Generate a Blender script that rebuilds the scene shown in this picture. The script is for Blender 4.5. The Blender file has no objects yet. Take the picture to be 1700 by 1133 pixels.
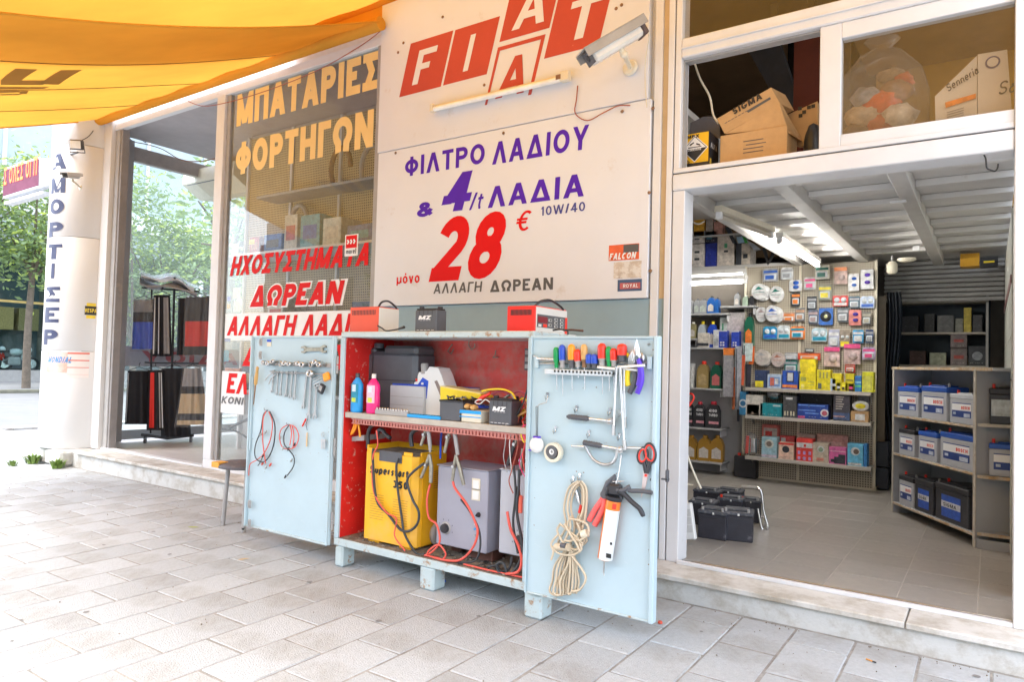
import bpy, math, random
from mathutils import Vector, Matrix
random.seed(7)
S = bpy.context.scene
COL = S.collection
R = math.radians
PI = math.pi

# ---------------------------------------------------------------- camera, world, sun, exposure
CAM = Vector((0, 0, 1.4))
FPX, YAW, PIT, ROL = 1166.94, 0.597982, 0.0322462, 0.0272944
FW = Vector((-math.sin(YAW)*math.cos(PIT), math.cos(YAW)*math.cos(PIT), math.sin(PIT)))
RT = FW.cross(Vector((0, 0, 1))).normalized(); UPV = RT.cross(FW)
RT, UPV = RT*math.cos(ROL)+UPV*math.sin(ROL), UPV*math.cos(ROL)-RT*math.sin(ROL)
cd = bpy.data.cameras.new('camera'); co = bpy.data.objects.new('camera', cd); COL.objects.link(co)
cd.sensor_fit = 'HORIZONTAL'; cd.sensor_width = 36; cd.lens = FPX/1700*36; cd.clip_end = 600; cd.clip_start = .05
co.matrix_world = Matrix(((RT.x, UPV.x, -FW.x, CAM.x), (RT.y, UPV.y, -FW.y, CAM.y), (RT.z, UPV.z, -FW.z, CAM.z), (0, 0, 0, 1)))
S.camera = co
W = bpy.data.worlds.new('World'); S.world = W; W.use_nodes = True
nt = W.node_tree; bg = nt.nodes['Background']
sk = nt.nodes.new('ShaderNodeTexSky'); sk.sky_type = 'NISHITA'; sk.sun_disc = False
SUN_EL, SUN_AZ = R(60), R(200)      # sun high behind the photographer
sk.sun_elevation = SUN_EL; sk.sun_rotation = SUN_AZ; sk.dust_density = 1.5; sk.air_density = 1.0; sk.ozone_density = 1.0
hs0 = nt.nodes.new('ShaderNodeHueSaturation'); hs0.inputs['Saturation'].default_value = .5      # thin overcast: a paler sky
nt.links.new(sk.outputs[0], hs0.inputs['Color']); nt.links.new(hs0.outputs[0], bg.inputs[0]); bg.inputs[1].default_value = .15
sl = bpy.data.lights.new('sun', 'SUN'); sl.energy = .55; sl.angle = R(30); sl.color = (1, .985, .94)
so = bpy.data.objects.new('sun', sl); COL.objects.link(so)
sd = Vector((math.sin(SUN_AZ)*math.cos(SUN_EL), math.cos(SUN_AZ)*math.cos(SUN_EL), math.sin(SUN_EL)))
so.rotation_euler = sd.to_track_quat('Z', 'Y').to_euler()
S.view_settings.view_transform = 'Standard'; S.view_settings.look = 'None'
S.view_settings.exposure = 2.72; S.view_settings.gamma = 1; S.view_settings.use_curve_mapping = False
S.render.engine = 'CYCLES'; S.cycles.use_denoising = True; S.cycles.max_bounces = 9; S.cycles.transparent_max_bounces = 12
S.cycles.caustics_reflective = False; S.cycles.caustics_refractive = False; S.cycles.sample_clamp_indirect = 6

def ray(x, y): return FW*FPX+RT*(x-850)-UPV*(y-566.5)
def P(x, y, Y):                     # point of the plane Y=const seen at photo pixel x,y
    d = ray(x, y); return CAM+d*(Y/d.y)
def PX(x, y, X):
    d = ray(x, y); return CAM+d*(X/d.x)
def G(x, y, z=0.0):
    d = ray(x, y); return CAM+d*((z-1.4)/d.z)
def PP(x, y, p, n):
    d = ray(x, y); n = Vector(n); return CAM+d*((Vector(p)-CAM).dot(n)/d.dot(n))
def V(*a): return Vector(a)

# ---------------------------------------------------------------- materials
MATS = {}
def mat(name, col=(.5, .5, .5), rough=.55, metal=0, var=.12, scale=6, bump=.0, bscale=60, stain=None, spec=.5, emit=0, alpha=1, sub=0, coat=0):
    if name in MATS: return MATS[name]
    m = bpy.data.materials.new(name); m.use_nodes = True; N = m.node_tree.nodes; L = m.node_tree.links
    b = N['Principled BSDF']; c = (*col, 1)
    b.inputs['Roughness'].default_value = rough; b.inputs['Metallic'].default_value = metal
    b.inputs['Specular IOR Level'].default_value = spec; b.inputs['Coat Weight'].default_value = coat
    tc = N.new('ShaderNodeTexCoord'); out = None
    if var:
        no = N.new('ShaderNodeTexNoise'); no.inputs['Scale'].default_value = scale; no.inputs['Detail'].default_value = 6; no.inputs['Roughness'].default_value = .65
        L.new(tc.outputs['Object'], no.inputs['Vector'])
        rp = N.new('ShaderNodeValToRGB'); rp.color_ramp.elements[0].position = .3; rp.color_ramp.elements[1].position = .7
        rp.color_ramp.elements[0].color = (*[max(0, k*(1-var)) for k in col], 1); rp.color_ramp.elements[1].color = (*[min(1, k*(1+var)) for k in col], 1)
        L.new(no.outputs[0], rp.inputs[0]); out = rp.outputs[0]
    if stain:
        sc, amt, ss = stain[:3]; soft = stain[3] if len(stain) > 3 else .08
        n2 = N.new('ShaderNodeTexNoise'); n2.inputs['Scale'].default_value = ss; n2.inputs['Detail'].default_value = 9; n2.inputs['Roughness'].default_value = .7
        L.new(tc.outputs['Object'], n2.inputs['Vector'])
        r2 = N.new('ShaderNodeMapRange'); r2.inputs['From Min'].default_value = 1-amt-soft; r2.inputs['From Max'].default_value = 1-amt+soft; L.new(n2.outputs[0], r2.inputs['Value'])
        mx = N.new('ShaderNodeMix'); mx.data_type = 'RGBA'; L.new(r2.outputs[0], mx.inputs[0])
        if out: L.new(out, mx.inputs[6])
        else: mx.inputs[6].default_value = c
        mx.inputs[7].default_value = (*sc, 1); out = mx.outputs[2]
    if out: L.new(out, b.inputs['Base Color'])
    else: b.inputs['Base Color'].default_value = c
    if bump:
        n3 = N.new('ShaderNodeTexNoise'); n3.inputs['Scale'].default_value = bscale; n3.inputs['Detail'].default_value = 5
        L.new(tc.outputs['Object'], n3.inputs['Vector'])
        bp = N.new('ShaderNodeBump'); bp.inputs['Strength'].default_value = bump; bp.inputs['Distance'].default_value = .01
        L.new(n3.outputs[0], bp.inputs['Height']); L.new(bp.outputs[0], b.inputs['Normal'])
    if emit:
        b.inputs['Emission Color'].default_value = c; b.inputs['Emission Strength'].default_value = emit
    if sub: b.inputs['Subsurface Weight'].default_value = sub
    MATS[name] = m; return m

def glass(name, tint=(1, 1, 1), rough=.0, ior=1.45, haze=0.0, hazecol=(.8, .8, .8)):
    if name in MATS: return MATS[name]
    m = bpy.data.materials.new(name); m.use_nodes = True; N = m.node_tree.nodes; L = m.node_tree.links
    N.remove(N['Principled BSDF']); o = N['Material Output']
    t = N.new('ShaderNodeBsdfTransparent'); t.inputs[0].default_value = (*tint, 1)
    g = N.new('ShaderNodeBsdfGlossy'); g.inputs['Roughness'].default_value = rough
    f = N.new('ShaderNodeFresnel'); ge = N.new('ShaderNodeNewGeometry'); mr0 = N.new('ShaderNodeMapRange'); mr0.inputs['To Min'].default_value = ior; mr0.inputs['To Max'].default_value = 1/ior; L.new(ge.outputs['Backfacing'], mr0.inputs['Value']); L.new(mr0.outputs[0], f.inputs[0])
    mx = N.new('ShaderNodeMixShader'); L.new(f.outputs[0], mx.inputs[0]); L.new(t.outputs[0], mx.inputs[1]); L.new(g.outputs[0], mx.inputs[2])
    last = mx
    if haze:
        d = N.new('ShaderNodeBsdfTranslucent' if 'side' in name else 'ShaderNodeBsdfDiffuse'); d.inputs[0].default_value = (*hazecol, 1)
        tc = N.new('ShaderNodeTexCoord'); no = N.new('ShaderNodeTexNoise'); no.inputs['Scale'].default_value = 3; no.inputs['Detail'].default_value = 5
        L.new(tc.outputs['Object'], no.inputs['Vector'])
        mr = N.new('ShaderNodeMapRange'); mr.inputs['From Min'].default_value = .3; mr.inputs['From Max'].default_value = .7; mr.inputs['To Min'].default_value = haze*.85; mr.inputs['To Max'].default_value = haze*1.15
        L.new(no.outputs[0], mr.inputs['Value'])
        m2 = N.new('ShaderNodeMixShader'); L.new(mr.outputs[0], m2.inputs[0]); L.new(mx.outputs[0], m2.inputs[1]); L.new(d.outputs[0], m2.inputs[2]); last = m2
    L.new(last.outputs[0], o.inputs[0]); MATS[name] = m; return m

def cloth(name, col, trans=.5, rough=.8):
    if name in MATS: return MATS[name]
    m = bpy.data.materials.new(name); m.use_nodes = True; N = m.node_tree.nodes; L = m.node_tree.links
    N.remove(N['Principled BSDF']); o = N['Material Output']
    tc = N.new('ShaderNodeTexCoord'); no = N.new('ShaderNodeTexNoise'); no.inputs['Scale'].default_value = 1.3; no.inputs['Detail'].default_value = 8
    L.new(tc.outputs['Object'], no.inputs['Vector'])
    rp = N.new('ShaderNodeValToRGB'); rp.color_ramp.elements[0].position = .3; rp.color_ramp.elements[1].position = .7
    rp.color_ramp.elements[0].color = (*[k*.86 for k in col], 1); rp.color_ramp.elements[1].color = (*[min(1, k*1.07) for k in col], 1)
    L.new(no.outputs[0], rp.inputs[0])
    d = N.new('ShaderNodeBsdfDiffuse'); t = N.new('ShaderNodeBsdfTranslucent')
    L.new(rp.outputs[0], d.inputs[0]); L.new(rp.outputs[0], t.inputs[0])
    mx = N.new('ShaderNodeMixShader'); mx.inputs[0].default_value = trans
    L.new(d.outputs[0], mx.inputs[1]); L.new(t.outputs[0], mx.inputs[2])
    L.new(mx.outputs[0], o.inputs[0]); MATS[name] = m; return m

def lamp(name, col, strength):
    if name in MATS: return MATS[name]
    m = bpy.data.materials.new(name); m.use_nodes = True; N = m.node_tree.nodes
    b = N['Principled BSDF']; b.inputs['Base Color'].default_value = (*[k*.8 for k in col], 1); b.inputs['Emission Color'].default_value = (*col, 1); b.inputs['Emission Strength'].default_value = strength
    MATS[name] = m; return m

def perf(name, col, hole, pitch, r=.28, axes='XZ'):      # perforated board: a grid of small dark holes
    if name in MATS: return MATS[name]
    m = mat(name, col, .6, var=.08); N = m.node_tree.nodes; L = m.node_tree.links; b = N['Principled BSDF']
    src = b.inputs['Base Color'].links[0].from_socket
    tc = N.new('ShaderNodeTexCoord'); sp = N.new('ShaderNodeSeparateXYZ'); L.new(tc.outputs['Object'], sp.inputs[0])
    ds = []
    for a in axes:
        q = N.new('ShaderNodeMath'); q.operation = 'DIVIDE'; q.inputs[1].default_value = pitch; L.new(sp.outputs['XYZ'.index(a)], q.inputs[0])
        w = N.new('ShaderNodeMath'); w.operation = 'FRACT'; L.new(q.outputs[0], w.inputs[0])
        e = N.new('ShaderNodeMath'); e.operation = 'SUBTRACT'; e.inputs[1].default_value = .5; L.new(w.outputs[0], e.inputs[0])
        k = N.new('ShaderNodeMath'); k.operation = 'MULTIPLY'; L.new(e.outputs[0], k.inputs[0]); L.new(e.outputs[0], k.inputs[1]); ds.append(k)
    s = N.new('ShaderNodeMath'); s.operation = 'ADD'; L.new(ds[0].outputs[0], s.inputs[0]); L.new(ds[1].outputs[0], s.inputs[1])
    lt = N.new('ShaderNodeMath'); lt.operation = 'LESS_THAN'; lt.inputs[1].default_value = r*r; L.new(s.outputs[0], lt.inputs[0])
    mx = N.new('ShaderNodeMix'); mx.data_type = 'RGBA'; L.new(lt.outputs[0], mx.inputs[0]); L.new(src, mx.inputs[6]); mx.inputs[7].default_value = (*hole, 1)
    L.new(mx.outputs[2], b.inputs['Base Color']); return m

# ---------------------------------------------------------------- mesh building
class MB:
    def __init__(s): s.v = []; s.f = []; s.sm = []
    def add(s, vs, fs, smooth=False, M=None):
        n = len(s.v); s.v += [tuple(M @ Vector(q)) if M else tuple(q) for q in vs]
        s.f += [tuple(n+i for i in f) for f in fs]; s.sm += [smooth]*len(fs); return s
    def box(s, a, b, bev=0, M=None):
        x0, y0, z0 = [min(p, q) for p, q in zip(a, b)]; x1, y1, z1 = [max(p, q) for p, q in zip(a, b)]
        if bev <= 0 or min(x1-x0, y1-y0, z1-z0) <= 2.1*bev:
            return s.add([(x0,y0,z0),(x1,y0,z0),(x1,y1,z0),(x0,y1,z0),(x0,y0,z1),(x1,y0,z1),(x1,y1,z1),(x0,y1,z1)],
                         [(0,3,2,1),(4,5,6,7),(0,1,5,4),(1,2,6,5),(2,3,7,6),(3,0,4,7)], M=M)
        vs = []; idx = {}
        for i in (0, 1):
            for j in (0, 1):
                for k in (0, 1):
                    c = ((x0, x1)[i], (y0, y1)[j], (z0, z1)[k]); ins = [(bev, -bev)[q] for q in (i, j, k)]
                    for a_ in range(3):
                        p = [c[t]+(0 if t == a_ else ins[t]) for t in range(3)]
                        idx[(i, j, k, a_)] = len(vs); vs.append(p)
        fs = []
        for a_ in range(3):
            o = [t for t in range(3) if t != a_]
            for sgn in (0, 1):
                q = []
                for (u, w) in ((0, 0), (1, 0), (1, 1), (0, 1)):
                    key = [0, 0, 0]; key[a_] = sgn; key[o[0]] = u; key[o[1]] = w; q.append(idx[(*key, a_)])
                flip = (sgn == 0) ^ (a_ == 1)
                fs.append(tuple(q[::-1]) if flip else tuple(q))
        for a_ in range(3):                     # edge strips along axis a_
            o = [t for t in range(3) if t != a_]
            for u in (0, 1):
                for w in (0, 1):
                    ks = []
                    for e in (0, 1):
                        key = [0, 0, 0]; key[a_] = e; key[o[0]] = u; key[o[1]] = w; ks.append(tuple(key))
                    q = (idx[(*ks[0], o[0])], idx[(*ks[1], o[0])], idx[(*ks[1], o[1])], idx[(*ks[0], o[1])])
                    fs.append(q)
        for i in (0, 1):
            for j in (0, 1):
                for k in (0, 1): fs.append((idx[(i,j,k,0)], idx[(i,j,k,1)], idx[(i,j,k,2)]))
        return s.add(vs, fs, M=M)
    def cyl(s, p0, p1, r0, r1=None, n=12, smooth=True, caps=True):
        r1 = r0 if r1 is None else r1; p0 = Vector(p0); p1 = Vector(p1); a = (p1-p0)
        if a.length < 1e-6: return s
        a.normalize(); t = Vector((0, 0, 1)) if abs(a.z) < .9 else Vector((1, 0, 0)); u = a.cross(t).normalized(); w = a.cross(u)
        vs = []
        for p, r in ((p0, r0), (p1, r1)):
            for i in range(n):
                th = 2*PI*i/n; vs.append(p+u*math.cos(th)*r+w*math.sin(th)*r)
        s.add(vs, [(i, n+i, n+(i+1) % n, (i+1) % n) for i in range(n)], smooth)
        if caps: s.add(vs, [tuple(range(n)), tuple(range(2*n-1, n-1, -1))])
        return s
    def tube(s, pts, r, n=7, smooth=True, closed=False):
        pts = [Vector(p) for p in pts]; k = len(pts)
        if k < 2: return s
        rs = r if isinstance(r, (list, tuple)) else [r]*k
        T = []
        for i in range(k):
            a = pts[(i-1) % k] if closed else pts[max(i-1, 0)]; b = pts[(i+1) % k] if closed else pts[min(i+1, k-1)]
            d = b-a; T.append(d.normalized() if d.length > 1e-9 else Vector((0, 0, 1)))
        u = T[0].orthogonal().normalized(); vs = []
        for i in range(k):
            u = (u-T[i]*u.dot(T[i])); u = u.normalized() if u.length > 1e-6 else T[i].orthogonal().normalized(); w = T[i].cross(u)
            for j in range(n):
                th = 2*PI*j/n; vs.append(pts[i]+(u*math.cos(th)+w*math.sin(th))*rs[i])
        fs = []
        for i in range(k if closed else k-1):
            for j in range(n):
                a = i*n; b = ((i+1) % k)*n; fs.append((a+j, a+(j+1) % n, b+(j+1) % n, b+j))
        s.add(vs, fs, smooth)
        if not closed: s.add(vs, [tuple(range(n-1, -1, -1)), tuple((k-1)*n+i for i in range(n))])
        return s
    def lathe(s, prof, p0, axis=(0, 0, 1), n=16, sx=1, sy=1, u=None, smooth=True):   # prof = [(r, h)...]
        p0 = Vector(p0); a = Vector(axis).normalized()
        u = Vector(u).normalized() if u is not None else (Vector((1, 0, 0)) if abs(a.x) < .9 else Vector((0, 1, 0)))
        u = (u-a*u.dot(a)).normalized(); w = a.cross(u); vs = []
        for r, h in prof:
            for i in range(n):
                th = 2*PI*i/n; vs.append(p0+a*h+u*math.cos(th)*r*sx+w*math.sin(th)*r*sy)
        m = len(prof); fs = []
        for k in range(m-1):
            for i in range(n): fs.append((k*n+i, k*n+(i+1) % n, (k+1)*n+(i+1) % n, (k+1)*n+i))
        s.add(vs, fs, smooth); s.add(vs, [tuple(range(n-1, -1, -1)), tuple((m-1)*n+i for i in range(n))]); return s
    def prism(s, poly, o, u, v, d):          # outline in the plane (o,u,v), pushed back by vector d
        o = Vector(o); u = Vector(u); v = Vector(v); d = Vector(d)
        A = [o+u*x+v*y for x, y in poly]; B = [q+d for q in A]; n = len(poly)
        s.add(A+B, [tuple(range(n)), tuple(range(2*n-1, n-1, -1))]+[(i, n+i, n+(i+1) % n, (i+1) % n) for i in range(n)]); return s
    def poly3(s, A, d):
        A = [Vector(q) for q in A]; d = Vector(d); B = [q+d for q in A]; n = len(A)
        s.add(A+B, [tuple(range(n)), tuple(range(2*n-1, n-1, -1))]+[(i, n+i, n+(i+1) % n, (i+1) % n) for i in range(n)]); return s
    def sheet(s, fn, nu, nv, thick=None, smooth=True):      # fn(u,v)->point, u,v in 0..1; thick = vector for the back side
        vs = [fn(i/nu, j/nv) for j in range(nv+1) for i in range(nu+1)]
        fs = [(j*(nu+1)+i, j*(nu+1)+i+1, (j+1)*(nu+1)+i+1, (j+1)*(nu+1)+i) for j in range(nv) for i in range(nu)]
        s.add(vs, fs, smooth)
        if thick is not None:
            t = Vector(thick); s.add([Vector(q)+t for q in vs], [f[::-1] for f in fs], smooth)
            n = nu+1; E_ = [i for i in range(n)]+[j*n+nu for j in range(1, nv+1)]+[nv*n+i for i in range(nu-1, -1, -1)]+[j*n for j in range(nv-1, 0, -1)]
            m = len(E_); q = [vs[i] for i in E_]; s.add(q+[Vector(p)+t for p in q], [(i, m+i, m+(i+1) % m, (i+1) % m) for i in range(m)])
        return s
    def sphere(s, c, r, n=12, m=8, sc=(1, 1, 1), M=None):
        vs = []; fs = []
        for j in range(m+1):
            ph = PI*j/m
            for i in range(n):
                th = 2*PI*i/n; vs.append((c[0]+r*sc[0]*math.sin(ph)*math.cos(th), c[1]+r*sc[1]*math.sin(ph)*math.sin(th), c[2]-r*sc[2]*math.cos(ph)))
        for j in range(m):
            for i in range(n): fs.append((j*n+i, j*n+(i+1) % n, (j+1)*n+(i+1) % n, (j+1)*n+i))
        return s.add(vs, fs, True, M)
    def mesh(s, name, m, off=None):
        me = bpy.data.meshes.new(name); vv = s.v
        if off is not None: vv = [(a-off[0], b-off[1], c-off[2]) for a, b, c in vv]
        me.from_pydata(vv, [], s.f); me.polygons.foreach_set('use_smooth', s.sm)
        if m: me.materials.append(m)
        me.update(); return me

def wpos(o):
    p = Vector((0, 0, 0))
    while o is not None: p = p+o.location; o = o.parent
    return p
def obj(name, mb, m, parent=None, local=False, kind=None, label=None):
    """one mesh object; geometry given in world coordinates unless local"""
    if parent is not None: me = mb.mesh(name, m, None if local else wpos(parent)); loc = (0, 0, 0)
    else:
        if mb.v and not local:
            xs = [q[0] for q in mb.v]; ys = [q[1] for q in mb.v]; zs = [q[2] for q in mb.v]
            loc = ((min(xs)+max(xs))/2, (min(ys)+max(ys))/2, min(zs))
        else: loc = (0, 0, 0)
        me = mb.mesh(name, m, loc)
    o = bpy.data.objects.new(name, me); o.location = loc; COL.objects.link(o); o.parent = parent
    if kind: o['kind'] = kind
    if label: o['label'] = label
    return o
def thing(name, label, cat, loc=(0, 0, 0), rz=0, group=None):
    o = bpy.data.objects.new(name, None); COL.objects.link(o); o.location = loc; o.rotation_euler = (0, 0, rz); o.empty_display_size = .1
    o['label'] = label; o['category'] = cat
    if group: o['group'] = group
    return o
def tag(o, label, cat, group=None):
    o['label'] = label; o['category'] = cat
    if group: o['group'] = group
    return o
def struct(name, mb, m): return obj(name, mb, m, kind='structure')
def dup(src, loc=None, rz=None, label=None, group=None):
    r = src.copy(); COL.objects.link(r)
    if loc is not None: r.location = loc
    if rz is not None: r.rotation_euler = (0, 0, rz)
    if label: r['label'] = label
    if group: r['group'] = group
    for c0 in list(src.children):
        c = c0.copy(); COL.objects.link(c); c.parent = r
        for g in list(c0.children):
            d = g.copy(); COL.objects.link(d); d.parent = c
    return r
def smooth_pts(pts, k=5):
    pts = [Vector(p) for p in pts]; out = []
    for i in range(len(pts)-1):
        a = pts[max(i-1, 0)]; b = pts[i]; c = pts[i+1]; d = pts[min(i+2, len(pts)-1)]
        for j in range(k):
            t = j/k; out.append(.5*((2*b)+(c-a)*t+(2*a-5*b+4*c-d)*t*t+(3*b-a-3*c+d)*t*t*t))
    out.append(pts[-1]); return out
def cable(pts, r, k=5, n=6): return MB().tube(smooth_pts(pts, k), r, n)

# ---------------------------------------------------------------- lettering: sans capitals cut as strokes
def arc(cx, cy, rx, ry, a0, a1, n=14): return [(cx+rx*math.cos(R(a0+(a1-a0)*i/n)), cy+ry*math.sin(R(a0+(a1-a0)*i/n))) for i in range(n+1)]
def c(*p): return ('c', list(p))
def d(a, b, e, f): return ('d', a, b, e, f)
def h(a, b, y): return ('h', a, b, y)
EL = arc(.5, .5, .5, .5, 90, 450, 24)
BOWL = [(0, 1), (.55, 1)]+arc(.58, .74, .42, .26, 90, -90)[1:]+[(0, .48)]
GL = {
 'A': (.86, [d(0,0,.5,1), d(1,0,.5,1), h(.2,.8,.26)]), 'Λ': (.84, [d(0,0,.5,1), d(1,0,.5,1)]), 'Δ': (.9, [d(0,0,.5,1), d(1,0,.5,1), h(.05,.95,0)]),
 'M': (.98, [d(0,0,0,1), d(1,0,1,1), d(0,1,.5,.05), d(1,1,.5,.05)]), 'N': (.82, [d(0,0,0,1), d(1,0,1,1), d(0,1,1,0)]),
 'Π': (.8, [d(0,0,0,1), d(1,0,1,1), h(0,1,1)]), 'T': (.7, [d(.5,0,.5,1), h(0,1,1)]), 'I': (.2, [d(.5,0,.5,1)]),
 'P': (.72, [d(0,0,0,1), c(*BOWL)]), 'R': (.76, [d(0,0,0,1), c(*BOWL), d(.5,.5,1,0)]), 'E': (.66, [d(0,0,0,1), h(0,1,1), h(0,.9,.52), h(0,1,0)]),
 'F': (.64, [d(0,0,0,1), h(0,1,1), h(0,.88,.5)]), 'Γ': (.62, [d(0,0,0,1), h(0,1,1)]), 'H': (.8, [d(0,0,0,1), d(1,0,1,1), h(0,1,.5)]), 'L': (.6, [d(0,0,0,1), h(0,1,0)]),
 'Σ': (.72, [h(0,1,1), h(0,1,0), d(.02,1,.6,.5), d(.6,.5,.02,0)]), 'O': (.86, [c(*EL)]), 'Θ': (.86, [c(*EL), h(.25,.75,.5)]),
 'Φ': (.9, [d(.5,0,.5,1), c(*arc(.5,.5,.5,.33,90,450,24))]), 'Ω': (.92, [c((0,0),(.3,0),*arc(.5,.56,.5,.44,238,-58,22),(.7,0),(1,0))]),
 'X': (.82, [d(0,0,1,1), d(1,0,0,1)]), 'Y': (.82, [d(.5,0,.5,.5), d(.5,.4,0,1), d(.5,.4,1,1)]), 'V': (.84, [d(.5,0,0,1), d(.5,0,1,1)]),
 'K': (.8, [d(0,0,0,1), d(.1,.42,1,1), d(.3,.5,1,0)]), 'Z': (.7, [h(0,1,1), h(0,1,0), d(0,0,1,1)]), 'W': (1.2, [d(.25,0,0,1), d(.25,0,.5,1), d(.75,0,.5,1), d(.75,0,1,1)]),
 'C': (.8, [c(*arc(.5,.5,.5,.5,48,312,20))]), 'G': (.84, [c(*arc(.5,.5,.5,.5,48,345,20)), h(.5,1,.42)]), 'S': (.7, [c(*(arc(.5,.75,.48,.25,25,270,14)+arc(.5,.25,.5,.25,90,-155,14)))]),
 'B': (.74, [d(0,0,0,1), c((0,1),(.5,1),*arc(.5,.76,.4,.24,90,-90)), c((0,.52),(.55,.52),*arc(.55,.26,.45,.26,90,-90),(0,0))]), 'D': (.8, [d(0,0,0,1), c((0,1),(.4,1),*arc(.4,.5,.6,.5,90,-90,16),(0,0))]),
 'U': (.78, [c((0,1),(0,.4),*arc(.5,.4,.5,.4,180,360),(1,1))]), 'J': (.6, [c((1,1),(1,.35),*arc(.5,.35,.5,.35,0,-170))]),
 '0': (.66, [c(*EL)]), '1': (.4, [d(.7,0,.7,1), d(.7,.98,.0,.72)]), '2': (.7, [c(*(arc(.5,.7,.5,.3,165,-35)+[(0,.0)])), h(0,1,0)]), '3': (.66, [c(*(arc(.5,.75,.46,.25,150,-80))), c(*(arc(.5,.26,.5,.27,85,-150)))]),
 '4': (.74, [d(.72,0,.72,1), h(0,1,.27), d(0,.2,.72,1)]), '5': (.66, [h(.1,.95,1), c((.1,1),(.06,.5),*arc(.48,.32,.52,.32,130,-150,16))]), '8': (.7, [c(*arc(.5,.76,.42,.24,90,450,18)), c(*arc(.5,.26,.5,.27,90,450,18))]),
 '6': (.7, [c(*arc(.5,.3,.5,.3,90,450,18)), c((.0,.3),(.08,.7),(.35,.95),(.8,1))]), '9': (.7, [c(*arc(.5,.7,.5,.3,90,450,18)), c((1,.7),(.9,.3),(.65,.06),(.2,0))]), '7': (.66, [h(0,1,1), d(.3,0,1,1)]),
 '&': (.86, [c((1,0),(.25,.68),*arc(.45,.8,.26,.2,190,-20,8),(.1,.36),*arc(.38,.22,.36,.22,150,300,8),(1,.5))]), '/': (.4, [d(0,0,1,1)]), '%': (.8, [d(.1,0,.9,1), c(*arc(.2,.78,.18,.2,0,360,10)), c(*arc(.8,.22,.18,.2,0,360,10))]),
 '€': (.74, [c(*arc(.6,.5,.42,.5,50,310,18)), h(0,.72,.6), h(0,.68,.42)]), '-': (.4, [h(0,1,.5)]), '.': (.2, [d(.5,0,.5,.16)]), '+': (.6, [h(0,1,.5), d(.5,.2,.5,.8)]), '>': (.5, [c((0,.9),(.9,.5),(0,.1))]),
 't': (.42, [c((.4,.95),(.4,.2),(.6,0),(1,0)), h(0,1,.66)]), 'o': (.6, [c(*arc(.5,.33,.5,.33,90,450,18))]), 'μ': (.62, [c((0,.66),(0,-.28)), c((0,.3),(.2,0),(.7,0),(1,.3)), c((1,.66),(1,0))]), 'ν': (.56, [d(.5,0,0,.68), d(.5,0,1,.68)]),
 'o\'': (.6, [c(*arc(.5,.33,.5,.33,90,450,18)), c((.5,.85),(.68,1.05))]), 'i': (.16, [d(.5,0,.5,.66), d(.5,.82,.5,1)]), 'l': (.16, [d(.5,0,.5,1)]), 'a': (.58, [c(*arc(.45,.26,.45,.26,0,360,16)), c((.1,.66),(.7,.68),(1,.5),(1,0))]),
 'e': (.6, [c((.05,.36),(1,.36),*arc(.5,.34,.5,.34,0,310,16))]), 'g': (.6, [c(*arc(.5,.33,.5,.33,90,450,16)), c((1,.66),(1,-.15),(.6,-.32),(.05,-.25))]), 'm': (.95, [c((0,0),(0,.66)), c((0,.45),(.25,.68),(.5,.5),(.5,0)), c((.5,.45),(.75,.68),(1,.5),(1,0))]),
 'n': (.58, [c((0,0),(0,.66)), c((0,.45),(.4,.68),(1,.55),(1,0))]), 'r': (.42, [c((0,0),(0,.66)), c((0,.4),(.4,.66),(1,.64))]), 's': (.5, [c((1,.56),(.5,.68),(.1,.5),(.9,.2),(.5,0),(0,.1))]), 'u': (.58, [c((0,.66),(0,.15),(.5,0),(1,.2)), c((1,.66),(1,0))]), 'p': (.6, [c((0,-.3),(0,.66)), c(*arc(.5,.33,.5,.33,90,450,16))]), ' ': (.34, []),
}
for k_, v_ in {'Α':'A','Β':'B','Ε':'E','Ζ':'Z','Η':'H','Ι':'I','Κ':'K','Μ':'M','Ν':'N','Ο':'O','Ρ':'P','Τ':'T','Υ':'Y','Χ':'X','ο':'o','\u03cc':"o'"}.items(): GL[k_] = GL.get(v_, GL['o'])
SUBD = 1
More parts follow.
